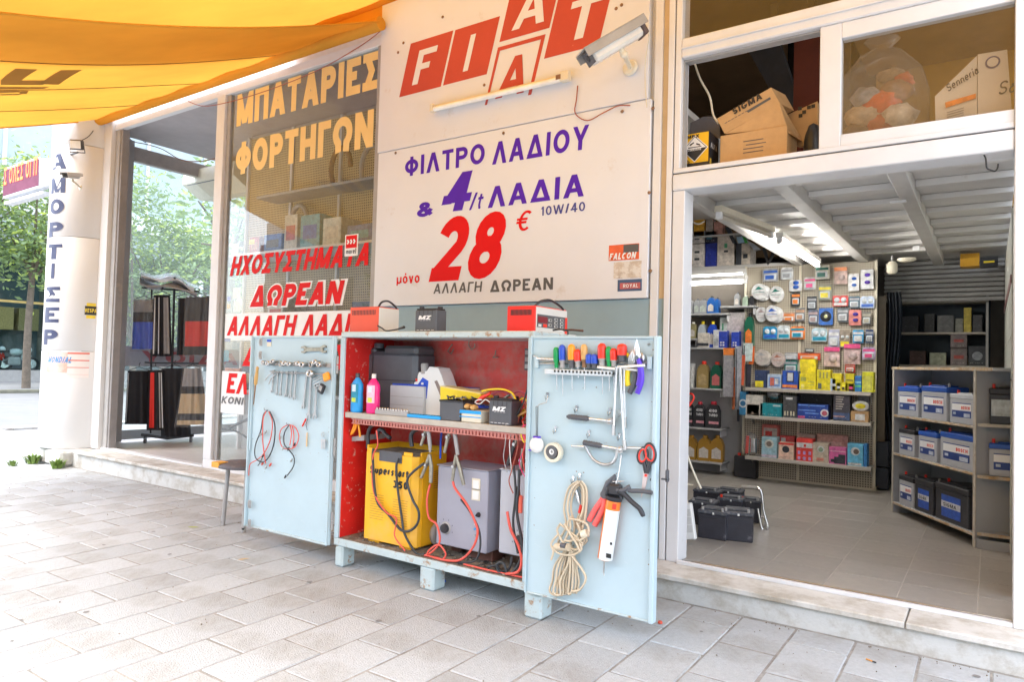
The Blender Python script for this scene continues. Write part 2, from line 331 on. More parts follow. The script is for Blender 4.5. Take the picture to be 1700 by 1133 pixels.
def glyph_mesh(mb, s, pos, h_, width, t, sx_gap=.16, shear=0, depth=.002, vert=False):
    """pos(x,y,lift)->point maps the lettering plane"""
    ws = []
    for ch in s:
        w = GL[ch][0]; w = max(w, t*1.15); ws.append(w)
    tot = sum(ws)+sx_gap*(len(s)-1); f = (width/h_/tot) if width else 1.0
    x = 0; lay = 0
    for ch, w in zip(s, ws):
        for st in GL[ch][1]:
            lay = (lay+1) % 5; lift = depth+lay*depth*.12
            def pt(px, py): return pos((x+px)*f*h_+shear*py*h_, py*h_, lift)
            def X(u): return t/2+u*(w-t)
            def Yc(u): return t/2+u*(1-t)
            if st[0] == 'd':
                _, a, b, e, g_ = st; 
                if b > g_: a, b, e, g_ = e, g_, a, b
                tt = t*(1+.12*abs(e-a)); q = [(X(a)-tt/2, b), (X(a)+tt/2, b), (X(e)+tt/2, g_), (X(e)-tt/2, g_)]
            elif st[0] == 'h':
                _, a, b, yy = st; tt = t*.88; y0 = Yc(yy); y0 = t/2+(tt-t)/2 if yy == 0 else (1-t/2+(t-tt)/2 if yy == 1 else y0)
                xa = X(a)-(t/2 if a < .06 else 0); xb = X(b)+(t/2 if b > .94 else 0); q = [(xa, y0-tt/2), (xb, y0-tt/2), (xb, y0+tt/2), (xa, y0+tt/2)]
            else:
                pl = [(X(a), Yc(b)) for a, b in st[1]]; n = len(pl); L_ = []; R_ = []
                cl = math.dist(pl[0], pl[-1]) < 1e-4
                for i in range(n):
                    a = pl[i-1] if i > 0 else (pl[-2] if cl else pl[0]); b = pl[i+1] if i < n-1 else (pl[1] if cl else pl[-1])
                    dx, dy = b[0]-a[0], b[1]-a[1]; l_ = math.hypot(dx, dy) or 1; nx, ny = -dy/l_*t/2, dx/l_*t/2*.94
                    L_.append((pl[i][0]+nx, pl[i][1]+ny)); R_.append((pl[i][0]-nx, pl[i][1]-ny))
                vs = [pt(*q) for q in L_+R_]; LN = [pos(x0_, y0_, 1)-pos(x0_, y0_, 0) for x0_, y0_ in ((0, 0),)][0]*depth*.04; vs = [q_+LN*(i_ % n) for i_, q_ in enumerate(vs)]
                mb.add(vs, [(i, n+i, n+i+1, i+1) for i in range(n-1)]); continue
            ns = SUBD if st[0] == 'h' else 1
            for i in range(ns): a0, a1 = i/ns, (i+1)/ns; L0 = lambda p, r, k: (p[0]+(r[0]-p[0])*k, p[1]+(r[1]-p[1])*k); mb.add([pt(*k) for k in (L0(q[0], q[1], a0), L0(q[0], q[1], a1), L0(q[3], q[2], a1), L0(q[3], q[2], a0))], [(0, 1, 2, 3)])
        x += w+sx_gap
    return mb
def write(s, o, u, v, h_, width, m, parent, t=.2, shear=0, depth=.0015, name='lettering', gap=.16, label=None, local=False):
    o = Vector(o); u = Vector(u).normalized(); v = Vector(v).normalized(); n = u.cross(v)
    mb = glyph_mesh(MB(), s, lambda x, y, l: o+u*x+v*y+n*l, h_, width, t, gap, shear, depth)
    return obj(name, mb, m, parent, label=label, local=local)
UX, UZ = V(1, 0, 0), V(0, 0, 1)
# ---------------------------------------------------------------- palette
FY = 4.42; ZL = .20; ZR = .15
def rnd_mat(m, amt=.1):                 # each laid piece a little lighter or darker
    N = m.node_tree.nodes; L = m.node_tree.links; b = N['Principled BSDF']; src = b.inputs['Base Color'].links[0].from_socket
    oi = N.new('ShaderNodeObjectInfo'); mr = N.new('ShaderNodeMapRange'); mr.inputs['To Min'].default_value = 1-amt; mr.inputs['To Max'].default_value = 1+amt*.6
    L.new(oi.outputs['Random'], mr.inputs['Value']); hs = N.new('ShaderNodeHueSaturation'); L.new(mr.outputs[0], hs.inputs['Value']); L.new(src, hs.inputs['Color']); L.new(hs.outputs[0], b.inputs['Base Color']); return m
m_slab = rnd_mat(mat('paving stone', (.435, .455, .465), .8, var=.10, scale=38, bump=.7, bscale=120, stain=((.29, .275, .25), .38, 1.9, .13)), .09)
m_grout = mat('sandy grout', (.30, .285, .26), .95, var=.35, scale=12, bump=.6, bscale=90)
m_ground = mat('street concrete', (.25, .25, .25), .9, var=.12, scale=.8, bump=.2)
m_asph = mat('pale asphalt', (.20, .20, .20), .9, var=.12, scale=1.2, bump=.3, bscale=80)
m_marble = mat('worn marble step', (.60, .58, .54), .55, var=.12, scale=5, stain=((.30, .25, .18), .43, 4.2, .12), bump=.1, bscale=40)
m_step = mat('whitewashed concrete', (.60, .595, .57), .8, var=.08, scale=4, stain=((.40, .36, .30), .42, 5, .1), bump=.3, bscale=50)
m_white = mat('white painted plaster', (.74, .72, .69), .6, var=.05, scale=2, stain=((.52, .45, .36), .27, 3, .12))
m_alu = mat('white aluminium frame', (.70, .70, .71), .4, var=.05, scale=3, stain=((.5, .44, .36), .24, 9, .1))
m_alug = mat('weathered grey aluminium', (.36, .35, .34), .5, var=.12, scale=6)
m_board = mat('sign board white', (.70, .715, .76), .45, var=.03, scale=1.5, stain=((.52, .42, .34), .30, 2.6, .10), bump=.03, bscale=8)
m_board2 = mat('sign board lower white', (.72, .74, .785), .42, var=.025, scale=1.7, stain=((.54, .45, .38), .28, 3.0, .09))
m_teal = mat('blue grey painted panel', (.28, .40, .46), .5, var=.07, scale=3, stain=((.55, .6, .6), .25, 14, .04))
m_beige = mat('ochre plaster strip', (.62, .46, .27), .8, var=.08)
m_wallg = mat('grey interior wall', (.42, .415, .42), .8, var=.07, scale=2)
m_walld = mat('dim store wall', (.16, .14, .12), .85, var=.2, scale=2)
m_brown = mat('brown wood panelling', (.22, .13, .06), .6, var=.2, scale=3)
m_ceil = mat('painted ceiling metal', (.66, .64, .61), .55, var=.06, scale=3, stain=((.4, .34, .27), .28, 6, .1))
m_ceild = mat('ceiling beam paint', (.55, .53, .50), .5, var=.08, scale=4, stain=((.36, .3, .22), .3, 7, .12))
m_tile = rnd_mat(mat('taupe floor tile', (.33, .305, .275), .32, var=.08, scale=14, bump=.02, spec=.45), .1)
m_tgrout = mat('tile grout', (.50, .47, .43), .85, var=.15)
m_canvas = cloth('yellow awning canvas', (.76, .38, .055), .25)
m_canvas2 = cloth('yellow upper awning canvas', (.82, .42, .06), .27)
m_cprint = cloth('brown awning print', (.40, .22, .06), .25)
m_dark = mat('black rubber', (.02, .02, .02), .5, var=.2)
m_black = mat('black plastic', (.03, .03, .035), .38, var=.15)
m_dgrey = mat('dark grey plastic', (.085, .088, .1), .45, var=.15)
m_steel = mat('tool steel', (.55, .54, .53), .28, 1, var=.15, scale=30)
m_chrome = mat('bright chrome', (.78, .78, .78), .16, 1, var=.05)
m_rust = mat('rusty metal', (.28, .16, .09), .8, .3, var=.35, scale=20)
m_red = mat('red vinyl', (.70, .008, .008), .6, var=.05, spec=.15)
m_redf = mat('faded red print', (.50, .06, .04), .6, var=.07, scale=3, stain=((.74, .3, .22), .27, 26, .06))
m_purple = mat('violet blue vinyl', (.09, .02, .44), .6, var=.08, spec=.2)
m_navy = mat('navy vinyl', (.05, .06, .28), .4, var=.08)
m_greyv = mat('dark grey vinyl', (.10, .10, .105), .45, var=.08)
m_gold = mat('pale yellow vinyl', (.88, .62, .25), .5, var=.03)
m_wv = mat('white vinyl', (.82, .82, .82), .4, var=.02)
m_pane = glass('shop window glass', (.93, .95, .94), ior=1.5, haze=.03, hazecol=(.7, .7, .66))
m_pane2 = glass('mezzanine glass', (.92, .88, .82), ior=1.5, haze=.03, hazecol=(.5, .4, .3))
m_side = glass('side window glass', (.95, .98, .97), ior=1.4, haze=.05, hazecol=(.85, .92, .92))
m_bag = glass('clear plastic bag', (.95, .95, .95), rough=.12, ior=1.4, haze=.11, hazecol=(.8, .8, .82))
m_copper = mat('red brown wire', (.35, .08, .05), .5, var=.1)
m_offw = mat('cream plastic', (.72, .66, .52), .45, var=.06)
m_card = mat('brown cardboard', (.56, .34, .15), .8, var=.08, scale=12)
m_cardw = mat('white carton', (.70, .67, .62), .7, var=.05)
m_wood = mat('chipboard edge', (.42, .27, .13), .75, var=.3, scale=14, stain=((.5, .45, .38), .5, 9, .1))

# ---------------------------------------------------------------- ground, paving, step
g = MB(); g.add([(-200, -120, -.05), (80, -120, -.05), (80, 200, -.05), (-200, 200, -.05)], [(0, 1, 2, 3)])
struct('ground', g, m_ground)
rd = MB(); rd.add([(-26.9, -60, -.04), (-14.9, -60, -.04), (-14.9, 120, -.04), (-26.9, 120, -.04)], [(0, 1, 2, 3)])
struct('road', rd, m_asph)
rd2 = MB(); rd2.add([(-14.9, -11, -.035), (40, -11, -.035), (40, -4.3, -.035), (-14.9, -4.3, -.035)], [(0, 1, 2, 3)]); rd2.add([(-26.9, -11, -.035), (-14.9, -11, -.035), (-14.9, -4.3, -.035), (-26.9, -4.3, -.035)], [(0, 1, 2, 3)])
struct('cross_road', rd2, m_asph)
pv = MB(); pv.add([(-14.6, -4.1, -.005), (8, -4.1, -.005), (8, 4.15, -.005), (-14.6, 4.15, -.005)], [(0, 1, 2, 3)])
pav = struct('pavement', pv, m_grout)
kb = MB()
for i in range(30): kb.box((-14.85, -4.1+i*.8+.004, -.05), (-14.6, -4.1+i*.8+.796, .0), .01)
obj('kerb', kb, m_marble, kind='structure')
farp = MB(); farp.box((-34, -5, -.05), (-27.15, 60, .07)); struct('far_pavement', farp, m_ground)
fk = MB(); fk.box((-27.15, -5, -.05), (-26.9, 60, .075), .02); struct('far_kerb', fk, mat('mossy kerb', (.20, .19, .14), .9, var=.3, scale=3))
PITCH, LEN = .2915, .447
slabm = []
for k in range(8):
    mb = MB(); e = [random.uniform(-.0025, .0025) for _ in range(4)]
    mb.box((-.1405+e[0], -.218+e[1], -.03), (.1405+e[2], .218+e[3], .0), .005); slabm.append(mb.mesh('paving_slab', m_slab))
rest = MB()
for ci in range(-38, 25):
    x = -3.78+PITCH*(ci+.5)
    y0 = 1.64 if ci % 2 == 0 else 1.865
    for r_ in range(-14, 6):
        y = y0+LEN*(r_+.5)
        if y+.22 < -4 or y-.2 > 4.09 or x > 7.8: continue
        near = -9.3 < x < 1.3 and y > 1.15
        if near and y+.22 < 4.10:
            o = bpy.data.objects.new('paving_slab', random.choice(slabm)); COL.objects.link(o); o.parent = pav
            o.location = (x-pav.location.x, y-pav.location.y, -pav.location.z+random.uniform(-.0035, .001)); o.rotation_euler = (random.uniform(-.004, .004), random.uniform(-.004, .004), random.choice((0, PI))+random.uniform(-.004, .004))
        elif near:                     # cut pieces along the step
            mb = MB(); mb.box((x-.14, y-.218, -.03), (x+.14, 4.098, -.001), .004); o = obj('paving_slab', mb, m_slab, pav)
        else: rest.box((x-.14, y-.218, -.03), (x+.14, min(y+.218, 4.098), random.uniform(-.004, 0)), .004)
obj('paving_slab', rest, m_slab, pav, kind='stuff')
random.seed(8); mb = MB()
for i in range(45):      # trodden gum and oil spots
    x, y = random.uniform(-8, .5), random.uniform(1.3, 4.0); r_ = random.uniform(.006, .02); mb.add([(x+r_*random.uniform(.6, 1.2)*math.cos(k*.7), y+r_*random.uniform(.6, 1.2)*math.sin(k*.7), .0022) for k in range(9)], [tuple(range(9))])
obj('gum_spot', mb, mat('trodden gum', (.22, .215, .21), .8), pav, kind='stuff')
mb = MB()
for i in range(420):
    x = random.uniform(-9, 1); y = random.choice((random.uniform(4.03, 4.09), random.uniform(1.4, 4.05))) if i % 3 else random.gauss(3.6, .2); mb.sphere((x, min(y, 4.09), .001), random.uniform(.0015, .005), 5, 3)
obj('grit', mb, mat('street grit', (.22, .18, .13), .9, var=.4, scale=30), pav, kind='stuff')
# weeds, litter
def grass_tuft(cx, cy, n, s, z=.0):
    mb = MB()
    for i in range(n):
        a = random.uniform(0, 2*PI); r0 = random.uniform(0, s*.5); b = V(cx+math.cos(a)*r0, cy+math.sin(a)*r0, z); hh = random.uniform(.4, 1)*s
        lean = V(math.cos(a), math.sin(a), 0)*hh*random.uniform(.2, .8); w = V(-math.sin(a), math.cos(a), 0)*s*.06
        p1 = b+lean*.45+V(0, 0, hh*.6); p2 = b+lean+V(0, 0, hh*.8)
        mb.add([b-w, b+w, p1+w*1.6, p1-w*1.6, p2], [(0, 1, 2, 3), (3, 2, 4)])
    return mb
m_weed = mat('weed green', (.16, .25, .05), .6, var=.3, scale=20)
for (px, py, n, s, lb) in [(55, 764, 70, .16, 'grass tuft against the front of the round column base'), (96, 772, 60, .15, 'small grass tuft at the near corner of the column base'), (22, 768, 40, .10, 'low weeds in the paving left of the column base')]:
    q = G(px, py+6, 0); tag(obj('grass_tuft', grass_tuft(q.x, q.y, n, s), m_weed), lb, 'weed', 'weeds round the column base')
def leaf(px, py, L_, col, lb, rz=0.5):
    q = G(px, py, 0.002); mb = MB(); pts = [(-.5, 0, 0), (-.2, .17, .012), (.15, .16, .02), (.5, 0, .01), (.15, -.16, .016), (-.2, -.17, .006)]
    M = Matrix.Translation(q) @ Matrix.Rotation(rz, 4, 'Z') @ Matrix.Scale(L_, 4); mb.add(pts+[(0, 0, 0)], [(0, 1, 6), (1, 2, 6), (2, 3, 6), (3, 4, 6), (4, 5, 6), (5, 0, 6)], M=M)
    tag(obj('fallen_leaf', mb, mat('leaf '+lb[:8], col, .6, var=.2)), lb, 'leaf', 'fallen leaves on the pavement')
leaf(321, 876, .10, (.35, .42, .05), 'yellow green fallen leaf on the paving before the step')
leaf(405, 929, .09, (.55, .4, .2), 'tan fallen leaf lying on the paving below the stool', 1.2)
q = G(1438, 1095, .004); mb = MB(); mb.cyl(q, q+V(.03, -.012, 0), .004, n=8); cg = thing('cigarette_end', 'orange tipped cigarette end lying near the marble step', 'cigarette', q)
obj('filter', mb, mat('filter', (.65, .3, .08), .8), cg); mb = MB(); mb.cyl(q+V(.03, -.012, 0), q+V(.045, -.018, 0), .004, n=8); obj('ash', mb, mat('ash', (.06, .06, .06), .9), cg)
m_br = mat('dry litter', (.30, .12, .06), .9)
for i, (px, py, lb) in enumerate([(1096, 1036, 'red scrap beside the foot of the right cabinet door'), (737, 967, 'blue bottle cap on the paving under the cabinet')]):
    q = G(px, py, .002); mb = MB(); mb.lathe([(.012, 0), (.014, .006), (.009, .014), (.001, .015)], q, n=8); tag(obj('litter_scrap', mb, mat('scrap%d' % i, ((.6, .08, .04), (.02, .1, .6))[i], .5)), lb, 'litter')

# the step, in marble slabs
st = MB(); st.box((-14, 4.14, -.02), (-4.52, 4.6, ZL-.035)); st.box((-4.50, 4.13, -.02), (4, 4.6, ZR-.035)); stp = struct('step', st, m_step)
xs = [-9.15, -7.9, -6.5, -5.6, -4.51]
for a, b in zip(xs[:-1], xs[1:]): mb = MB(); mb.box((a+.003, 4.10, ZL-.034), (b-.003, 4.47, ZL), .006); obj('step_slab', mb, m_marble, stp)
xs = [-4.5, -3.2, -1.9, -.35, 1.2, 2.6, 4]
for a, b in zip(xs[:-1], xs[1:]): mb = MB(); mb.box((a+.003, 4.095, ZR-.034), (b-.003, 4.45, ZR), .006); obj('step_slab', mb, m_marble, stp)
# shop floors
fl = MB(); fl.add([(-9.6, 4.46, ZL-.004), (-4.45, 4.46, ZL-.004), (-4.45, 12, ZL-.004), (-9.6, 12, ZL-.004)], [(0, 1, 2, 3)])
struct('left_shop_floor', fl, mat('grey laminate floor', (.52, .48, .46), .35, var=.08, scale=7))
fl = MB(); fl.add([(-4.4, 4.44, ZR-.0022), (1.6, 4.44, ZR-.0022), (1.6, 10, ZR-.0022), (-4.4, 10, ZR-.0022)], [(0, 1, 2, 3)]); flo = struct('shop_floor', fl, m_tgrout)
tm = MB(); tm.box((-.1875, -.1745, -.01), (.1875, .1745, 0), .002); tme = tm.mesh('floor_tile', m_tile)
for i in range(-10, 2):
    for j in range(0, 15):
        x = -.24+i*.3775+(.0 if j % 2 else 0); y = 4.675+j*.354+.177-.177
        if x > .12:
            mb = MB(); mb.box((x-.1875, y-.1745, ZR-.01), (.130, y+.1745, ZR), .002)
            if y < 8.8: obj('floor_tile', mb, m_tile, flo)
            continue
        if x < -3.4: continue
        o = bpy.data.objects.new('floor_tile', tme); COL.objects.link(o); o.parent = flo; o.location = (x-flo.location.x, y+.0-flo.location.y, ZR-flo.location.z+random.uniform(-.0008, .0006))

# ---------------------------------------------------------------- building shell
def sbox(name, a, b, m, bev=0, parent=None): mb = MB(); mb.box(a, b, bev); return obj(name, mb, m, parent, kind=None if parent else 'structure')
bld = thing('shop_building', 'street corner shop building with white sign wall and glazed fronts', 'building', (-4.4, 5, 0))
def bpart(name, a, b, m, bev=0, label=None): mb = MB(); mb.box(a, b, bev); return obj(name, mb, m, bld, label=label)
bpart('front_wall', (-4.46, FY+.02, 0), (-1.79, 4.62, 4.9), m_white)
bpart('fascia', (-10.2, FY+.1, 4.47), (4.2, 4.9, 6.6), m_white)
bpart('roof_slab', (-10.2, 4.9, 5.2), (4.2, 13, 5.4), m_white)
bpart('partition_wall', (-4.45, 4.63, 0), (-4.30, 12.2, 5.2), m_wallg)
bpart('left_ceiling', (-9.6, 4.56, 4.31), (-4.46, 12.2, 4.45), mat('grey purple ceiling', (.45, .42, .43), .8, var=.06))
bpart('left_lintel', (-9.6, 4.50, 4.29), (-4.47, 4.56, 4.47), m_white)
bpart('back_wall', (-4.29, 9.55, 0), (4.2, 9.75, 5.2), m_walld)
bpart('left_back_wall', (-9.6, 11.0, 0), (-4.46, 11.2, 4.3), m_wallg)
bpart('inner_wall', (-4.29, 8.55, ZR), (-2.42, 8.62, 2.58), m_wallg)
bpart('inner_side_wall', (-4.29, 4.64, ZR), (-4.2, 8.54, 4.6), m_wallg)
# right wall, tiled
bpart('side_wall', (.135, 4.95, 0), (.4, 9.5, 2.60), m_white)
mt = rnd_mat(mat('cream wall tile', (.60, .60, .53), .3, var=.04), .05)
rw = MB()
bpart('mezzanine_back_wall', (-4.28, 8.9, 2.8), (4.2, 9.0, 5.1), m_brown)
bpart('mezzanine_ceiling', (-4.28, 4.95, 4.72), (4.2, 8.88, 4.8), m_brown)
wt = bpart('tiled_wall', (.128, 4.96, ZR), (.134, 8.9, 2.595), m_tgrout)
for k in range(8):
    for j in range(7):
        mb = MB(); z0 = ZR+.01+k*.305; y0 = 6.0+j*.41; band = k == 6
        mb.box((.12, y0+.004, z0+.004), (.1275, y0+.406, min(z0+.301, 2.59)), .002); obj('wall_tile', mb, mat('dark red tile band', (.20, .08, .08), .3) if band and False else mt, wt)
mb = MB(); mb.box((.114, 6.0, 2.06), (.1195, 8.9, 2.12)); obj('tile_band', mb, mat('dark red tile band', (.24, .09, .09), .3, var=.3, scale=30), wt)
# column at the corner
CX, CY, CR = -9.75, 4.40, .43
m_colw = mat('white column paint', (.66, .655, .65), .6, var=.03, scale=1.5, stain=((.66, .55, .45), .26, 1.6, .12))
clm = thing('round_column', 'fat round white column with vertical blue lettering at the shop corner', 'column', (CX, CY, 0))
zs = [ZL, 1.42, 2.98, 3.02, 4.1, 4.47]
for a, b in ((ZL, 1.405), (1.41, 2.83), (2.835, 3.99), (3.995, 4.9)):
    mb = MB(); mb.lathe([(CR-.003, a), (CR, a+.004), (CR, b-.004), (CR-.003, b)], (CX, CY, 0), n=56); obj('cladding_panel', mb, m_colw, clm)
mb = MB(); mb.box((-9.36, 4.36, ZL), (-9.14, 4.5, 4.4), .004); obj('flat_cover', mb, m_colw, clm)
for a, b in ((-10.12, -9.72), (-9.70, -9.26)):
    mb = MB(); mb.box((a, 4.0, 0), (b, 4.95, ZL-.005), .03); obj('base_block', mb, m_step, clm)
def colhit(px, py):
    r_ = ray(px, py); o = CAM-V(CX, CY, 0); a = r_.x**2+r_.y**2; b = 2*(o.x*r_.x+o.y*r_.y); cc = o.x**2+o.y**2-CR**2
    t = (-b-math.sqrt(max(b*b-4*a*cc, 0)))/(2*a); q = CAM+r_*t; return math.atan2(q.y-CY, q.x-CX), q.z
m_blue = mat('faded blue vinyl', (.045, .055, .12), .5, var=.15, scale=12)
def wrap_text(s, th, z, hh, w, m, nm='lettering', t=.24, sh=0):
    global SUBD; SUBD = 6
    def pos(x, y, l): a = th+(x-w/2)/CR; return V(CX+(CR+l)*math.cos(a), CY+(CR+l)*math.sin(a), z+y)
    return obj(nm, glyph_mesh(MB(), s, pos, hh, w, t, .16, sh, .003), m, clm)
for ch, py in zip('ΑΜΟΡΤΙΣΕΡ', (268, 308, 343, 381, 418, 450, 489, 523, 560)):
    th, z = colhit(97-(py-268)*.05, py); wrap_text(ch, th, z-.095, .19, .25 if ch != 'Ι' else .07, m_blue, t=.25)
th0, z0 = colhit(78, 583); th1, z1 = colhit(147, 628)
m_pst = mat('faded red sticker', (.72, .30, .20), .5, var=.3, scale=5, stain=((.75, .6, .55), .5, 4, .15)); m_pst2 = mat('pale sticker ground', (.78, .72, .68), .5, var=.04)
def wrap_rect(a0, a1, za, zb, m, nm, lift=.0015):
    mb = MB(); mb.sheet(lambda u, v: V(CX+(CR+lift)*math.cos(a0+(a1-a0)*u), CY+(CR+lift)*math.sin(a0+(a1-a0)*u), za+(zb-za)*v), 10, 1); return obj(nm, mb, m, clm)
wrap_rect(th0, th1, z1, z0, m_pst2, 'sticker'); thm = th0+(th1-th0)*.55
wrap_rect(th0, thm, z1+.06, z0-.01, m_pst, 'sticker_print', .003)
for k in range(4): wrap_rect(thm, th1, z0-.03-k*.085, z0-.01-k*.085-.006*k+.02-.02, mat('sticker stripe', (.72, .15, .10), .5), 'sticker_stripe', .003)
wrap_text('MONDIAL', th0+(thm-th0)*.62, (z0+z1)/2+.02, .075, .30, mat('sticker blue', (.1, .3, .6), .5), t=.26, sh=.3)
a_, zq = colhit(150, 516); wrap_rect(a_-.14, a_+.17, zq-.055, zq+.055, m_dark, 'small_sticker', .002)
wrap_rect(a_-.10, a_+.14, zq+.055, zq+.095, mat('sticker yellow', (.8, .6, .05), .5), 'small_sticker', .002); wrap_rect(a_-.10, a_+.14, zq-.10, zq-.06, MATS['sticker yellow'], 'small_sticker', .002)
wrap_text('VESPA', a_+.01, zq-.025, .05, .13, MATS['sticker yellow'])
SUBD = 1
# floodlight, bullet camera and LED sign on the column
def flood():
    q = P(125, 240, 4.0); t = thing('floodlight', 'small square floodlight on the column under the awning', 'floodlight', q)
    M = Matrix.Translation(q) @ Matrix.Rotation(R(42), 4, 'Z') @ Matrix.Rotation(R(12), 4, 'X')
    obj('housing', MB().box((-.075, 0, -.06), (.075, .07, .06), .012, M), m_dgrey, t); obj('lamp_glass', MB().box((-.062, -.006, -.046), (.062, .001, .046), .002, M), mat('lamp glass', (.75, .78, .8), .15), t)
    mb = MB(); mb.tube([M @ V(-.08, .03, 0), M @ V(-.085, .05, -.09), M @ V(.085, .05, -.09), M @ V(.08, .03, 0)], .007); obj('bracket', mb, m_dgrey, t)
    mb = MB(); mb.cyl(M @ V(0, .05, -.09), V(-9.62, 4.06, q.z-.07), .012); obj('mount', mb, m_dgrey, t)
    mb = cable([M @ V(.03, .07, .05), M @ V(.12, .1, .12), P(158, 212, 4.3)], .005); obj('wire', mb, m_dark, t)
flood()
def cctv(q, aim, name, label, sc=1, shade=m_alug, body=mat('white cctv body', (.75, .74, .7), .4), wallp=None):
    t = thing(name, label, 'security camera', q); a = Vector(aim).normalized(); s_ = a.cross(UZ).normalized(); u_ = s_.cross(a)
    M = Matrix(((s_.x, a.x, u_.x, q.x), (s_.y, a.y, u_.y, q.y), (s_.z, a.z, u_.z, q.z), (0, 0, 0, 1))) @ Matrix.Scale(sc, 4)
    obj('housing', MB().box((-.055, -.2, -.05), (.055, .2, .045), .018, M), body, t)
    obj('sun_shield', MB().box((-.075, -.24, .052), (.075, .24, .060), .002, M).box((-.075, -.24, .0), (-.069, .24, .051), 0, M).box((.069, -.24, .0), (.075, .24, .051), 0, M), shade, t)
    fr = obj('front_window', MB().box((-.05, .2, -.045), (.05, .212, .04), .004, M), m_dgrey, t); obj('lens', MB().lathe([(.022, 0), (.022, .008), (.015, .012)], M @ V(0, .205, 0), a), m_black, t)
    mb = MB(); mb.cyl(M @ V(0, -.02, -.05), M @ V(0, -.02, -.10), .018*sc); e = M @ V(0, -.02, -.09); mb.cyl(e, wallp, .016*sc); mb.sphere(e, .026*sc); obj('arm', mb, m_offw, t)
    mb = MB(); n_ = (e-Vector(wallp)).normalized(); mb.cyl(wallp, Vector(wallp)+V(0, -1, 0)*.014, .055*sc, .045*sc, 16); obj('wall_plate', mb, m_offw, t); return t, M
q = P(1020, 72, 4.02); t, M = cctv(q, P(965, 108, 3.82)-P(1072, 45, 4.15), 'security_camera', 'weathered grey security camera on the white sign wall right of the red logo', 1.02, wallp=P(1046, 112, 4.36))
obj('back_cap', MB().box((-.058, -.225, -.055), (.058, -.19, .05), .006, M), mat('camera back cap', (.10, .07, .07), .6), t)
mb = cable([M @ V(0, -.22, -.02), M @ V(.02, -.26, -.06), P(1072, 95, 4.3), P(1071, 140, 4.35), P(1074, 178, 4.355)], .004); obj('wire', mb, m_offw, t)
q = P(119, 292, 3.86); cctv(q, V(.55, -.8, -.2), 'column_camera', 'white security camera on an ochre arm over the letters on the column', .62, body=mat('white cctv body', (.75, .74, .7), .4), shade=m_wv, wallp=P(134, 312, 4.05))
def led():
    a = P(6, 304, 4.3); b = P(64, 290, 4.3); t = thing('led_sign', 'rectangular LED sign with running orange letters beside the column', 'led sign', (a+b)/2)
    # box seen at a slant: measured corners on the sign's own plane
    pn = V(0, -1, 0); c0 = P(35, 300, 4.35)
    tl, tr, br, bl = [PP(x, y, c0, pn) for x, y in ((7, 283), (65, 264), (64, 308), (5, 326))]
    bk = pn*-.12
    obj('housing', MB().poly3([tl+V(0,0,.03), tr+V(0,0,.03), br-V(0,0,.03), bl-V(0,0,.03)], bk), m_alu, t)
    f = pn*.004; obj('display', MB().poly3([tl+f, tr+f, br+f, bl+f], -pn*.006), mat('led display', (.19, .075, .11), .95, spec=.05), t)
    u = (br-bl); w = u.length; u.normalize(); v = (tl-bl).normalized()
    write('Σ ΟΛΕΣ ΟΙ Π', bl+u*.03+v*.16+f*2, u, v, .26, w*.93, lamp('led orange', (1, .12, .005), .4), t, t=.2)
    mb = MB(); mb.poly3([bl+V(0, .02, -.08), br+V(.08, .02, -.08), br+V(.08, .02, -.12), bl+V(0, .02, -.12)], bk); obj('shelf_bracket', mb, m_alu, t)
    mb = MB(); mb.poly3([br+V(.01, .02, -.02), br+V(.30, .02, -.02), tr+V(.30, .02, -.03), tr+V(.01, .02, 0)], V(0, .1, 0)); obj('side_arm', mb, m_alu, t)
led()

# ---------------------------------------------------------------- aluminium fronts
def part(p, name, a, b, m, bev=.004, label=None): mb = MB(); mb.box(a, b, bev); return obj(name, mb, m, p, label=label)
lf = thing('left_shop_front', 'aluminium shop front with one open bay and a lettered window', 'shop front', (-6.9, FY, ZL))
part(lf, 'head_rail', (-9.30, FY-.02, 4.205), (-4.47, FY+.05, 4.285), m_alu)
part(lf, 'left_jamb', (-9.13, FY-.01, ZL), (-9.03, FY+.06, 4.204), m_alug); part(lf, 'left_jamb', (-9.024, FY+.0, ZL), (-8.985, FY+.09, 4.204), mat('stained jamb metal', (.26, .245, .24), .55, var=.2, scale=3, stain=((.42, .36, .3), .32, 5, .08)))
part(lf, 'mullion', (-6.94, FY-.03, ZL+.10), (-6.80, FY+.05, 4.204), m_alu); part(lf, 'mullion', (-6.795, FY-.0, ZL+.10), (-6.735, FY+.05, 4.204), m_alug)
part(lf, 'bottom_rail', (-6.94, FY-.03, ZL), (-4.47, FY+.05, ZL+.098), m_alu)
part(lf, 'right_jamb', (-4.53, FY-.02, ZL+.1), (-4.47, FY+.05, 4.204), m_alug)
part(lf, 'threshold', (-9.13, FY-.03, ZL), (-6.95, FY+.06, ZL+.022), m_alu)
pn = part(lf, 'glass_pane', (-6.734, FY+.018, ZL+.1), (-4.531, FY+.024, 4.203), m_pane, 0)
def wtext(s, x0, z0, x1, hh, m, t=.2, sh=0, y=FY+.016, par=lf, gap=.16, nm='lettering', depth=.0012): return write(s, V(x0, y, z0), UX, UZ, hh, x1-x0, m, par, t, sh, depth, nm, gap)
wtext('ΜΠΑΤΑΡΙΕΣ', -6.645, 3.84, -4.545, .345, m_gold, .27, gap=.10)
wtext('ΦΟΡΤΗΓΩΝ', -6.63, 3.315, -4.59, .345, m_gold, .27, gap=.10)
wtext('ΗΧΟΣΥΣΤΗΜΑΤΑ', -6.655, 2.245, -4.60, .205, m_red, .25, .28, gap=.09)
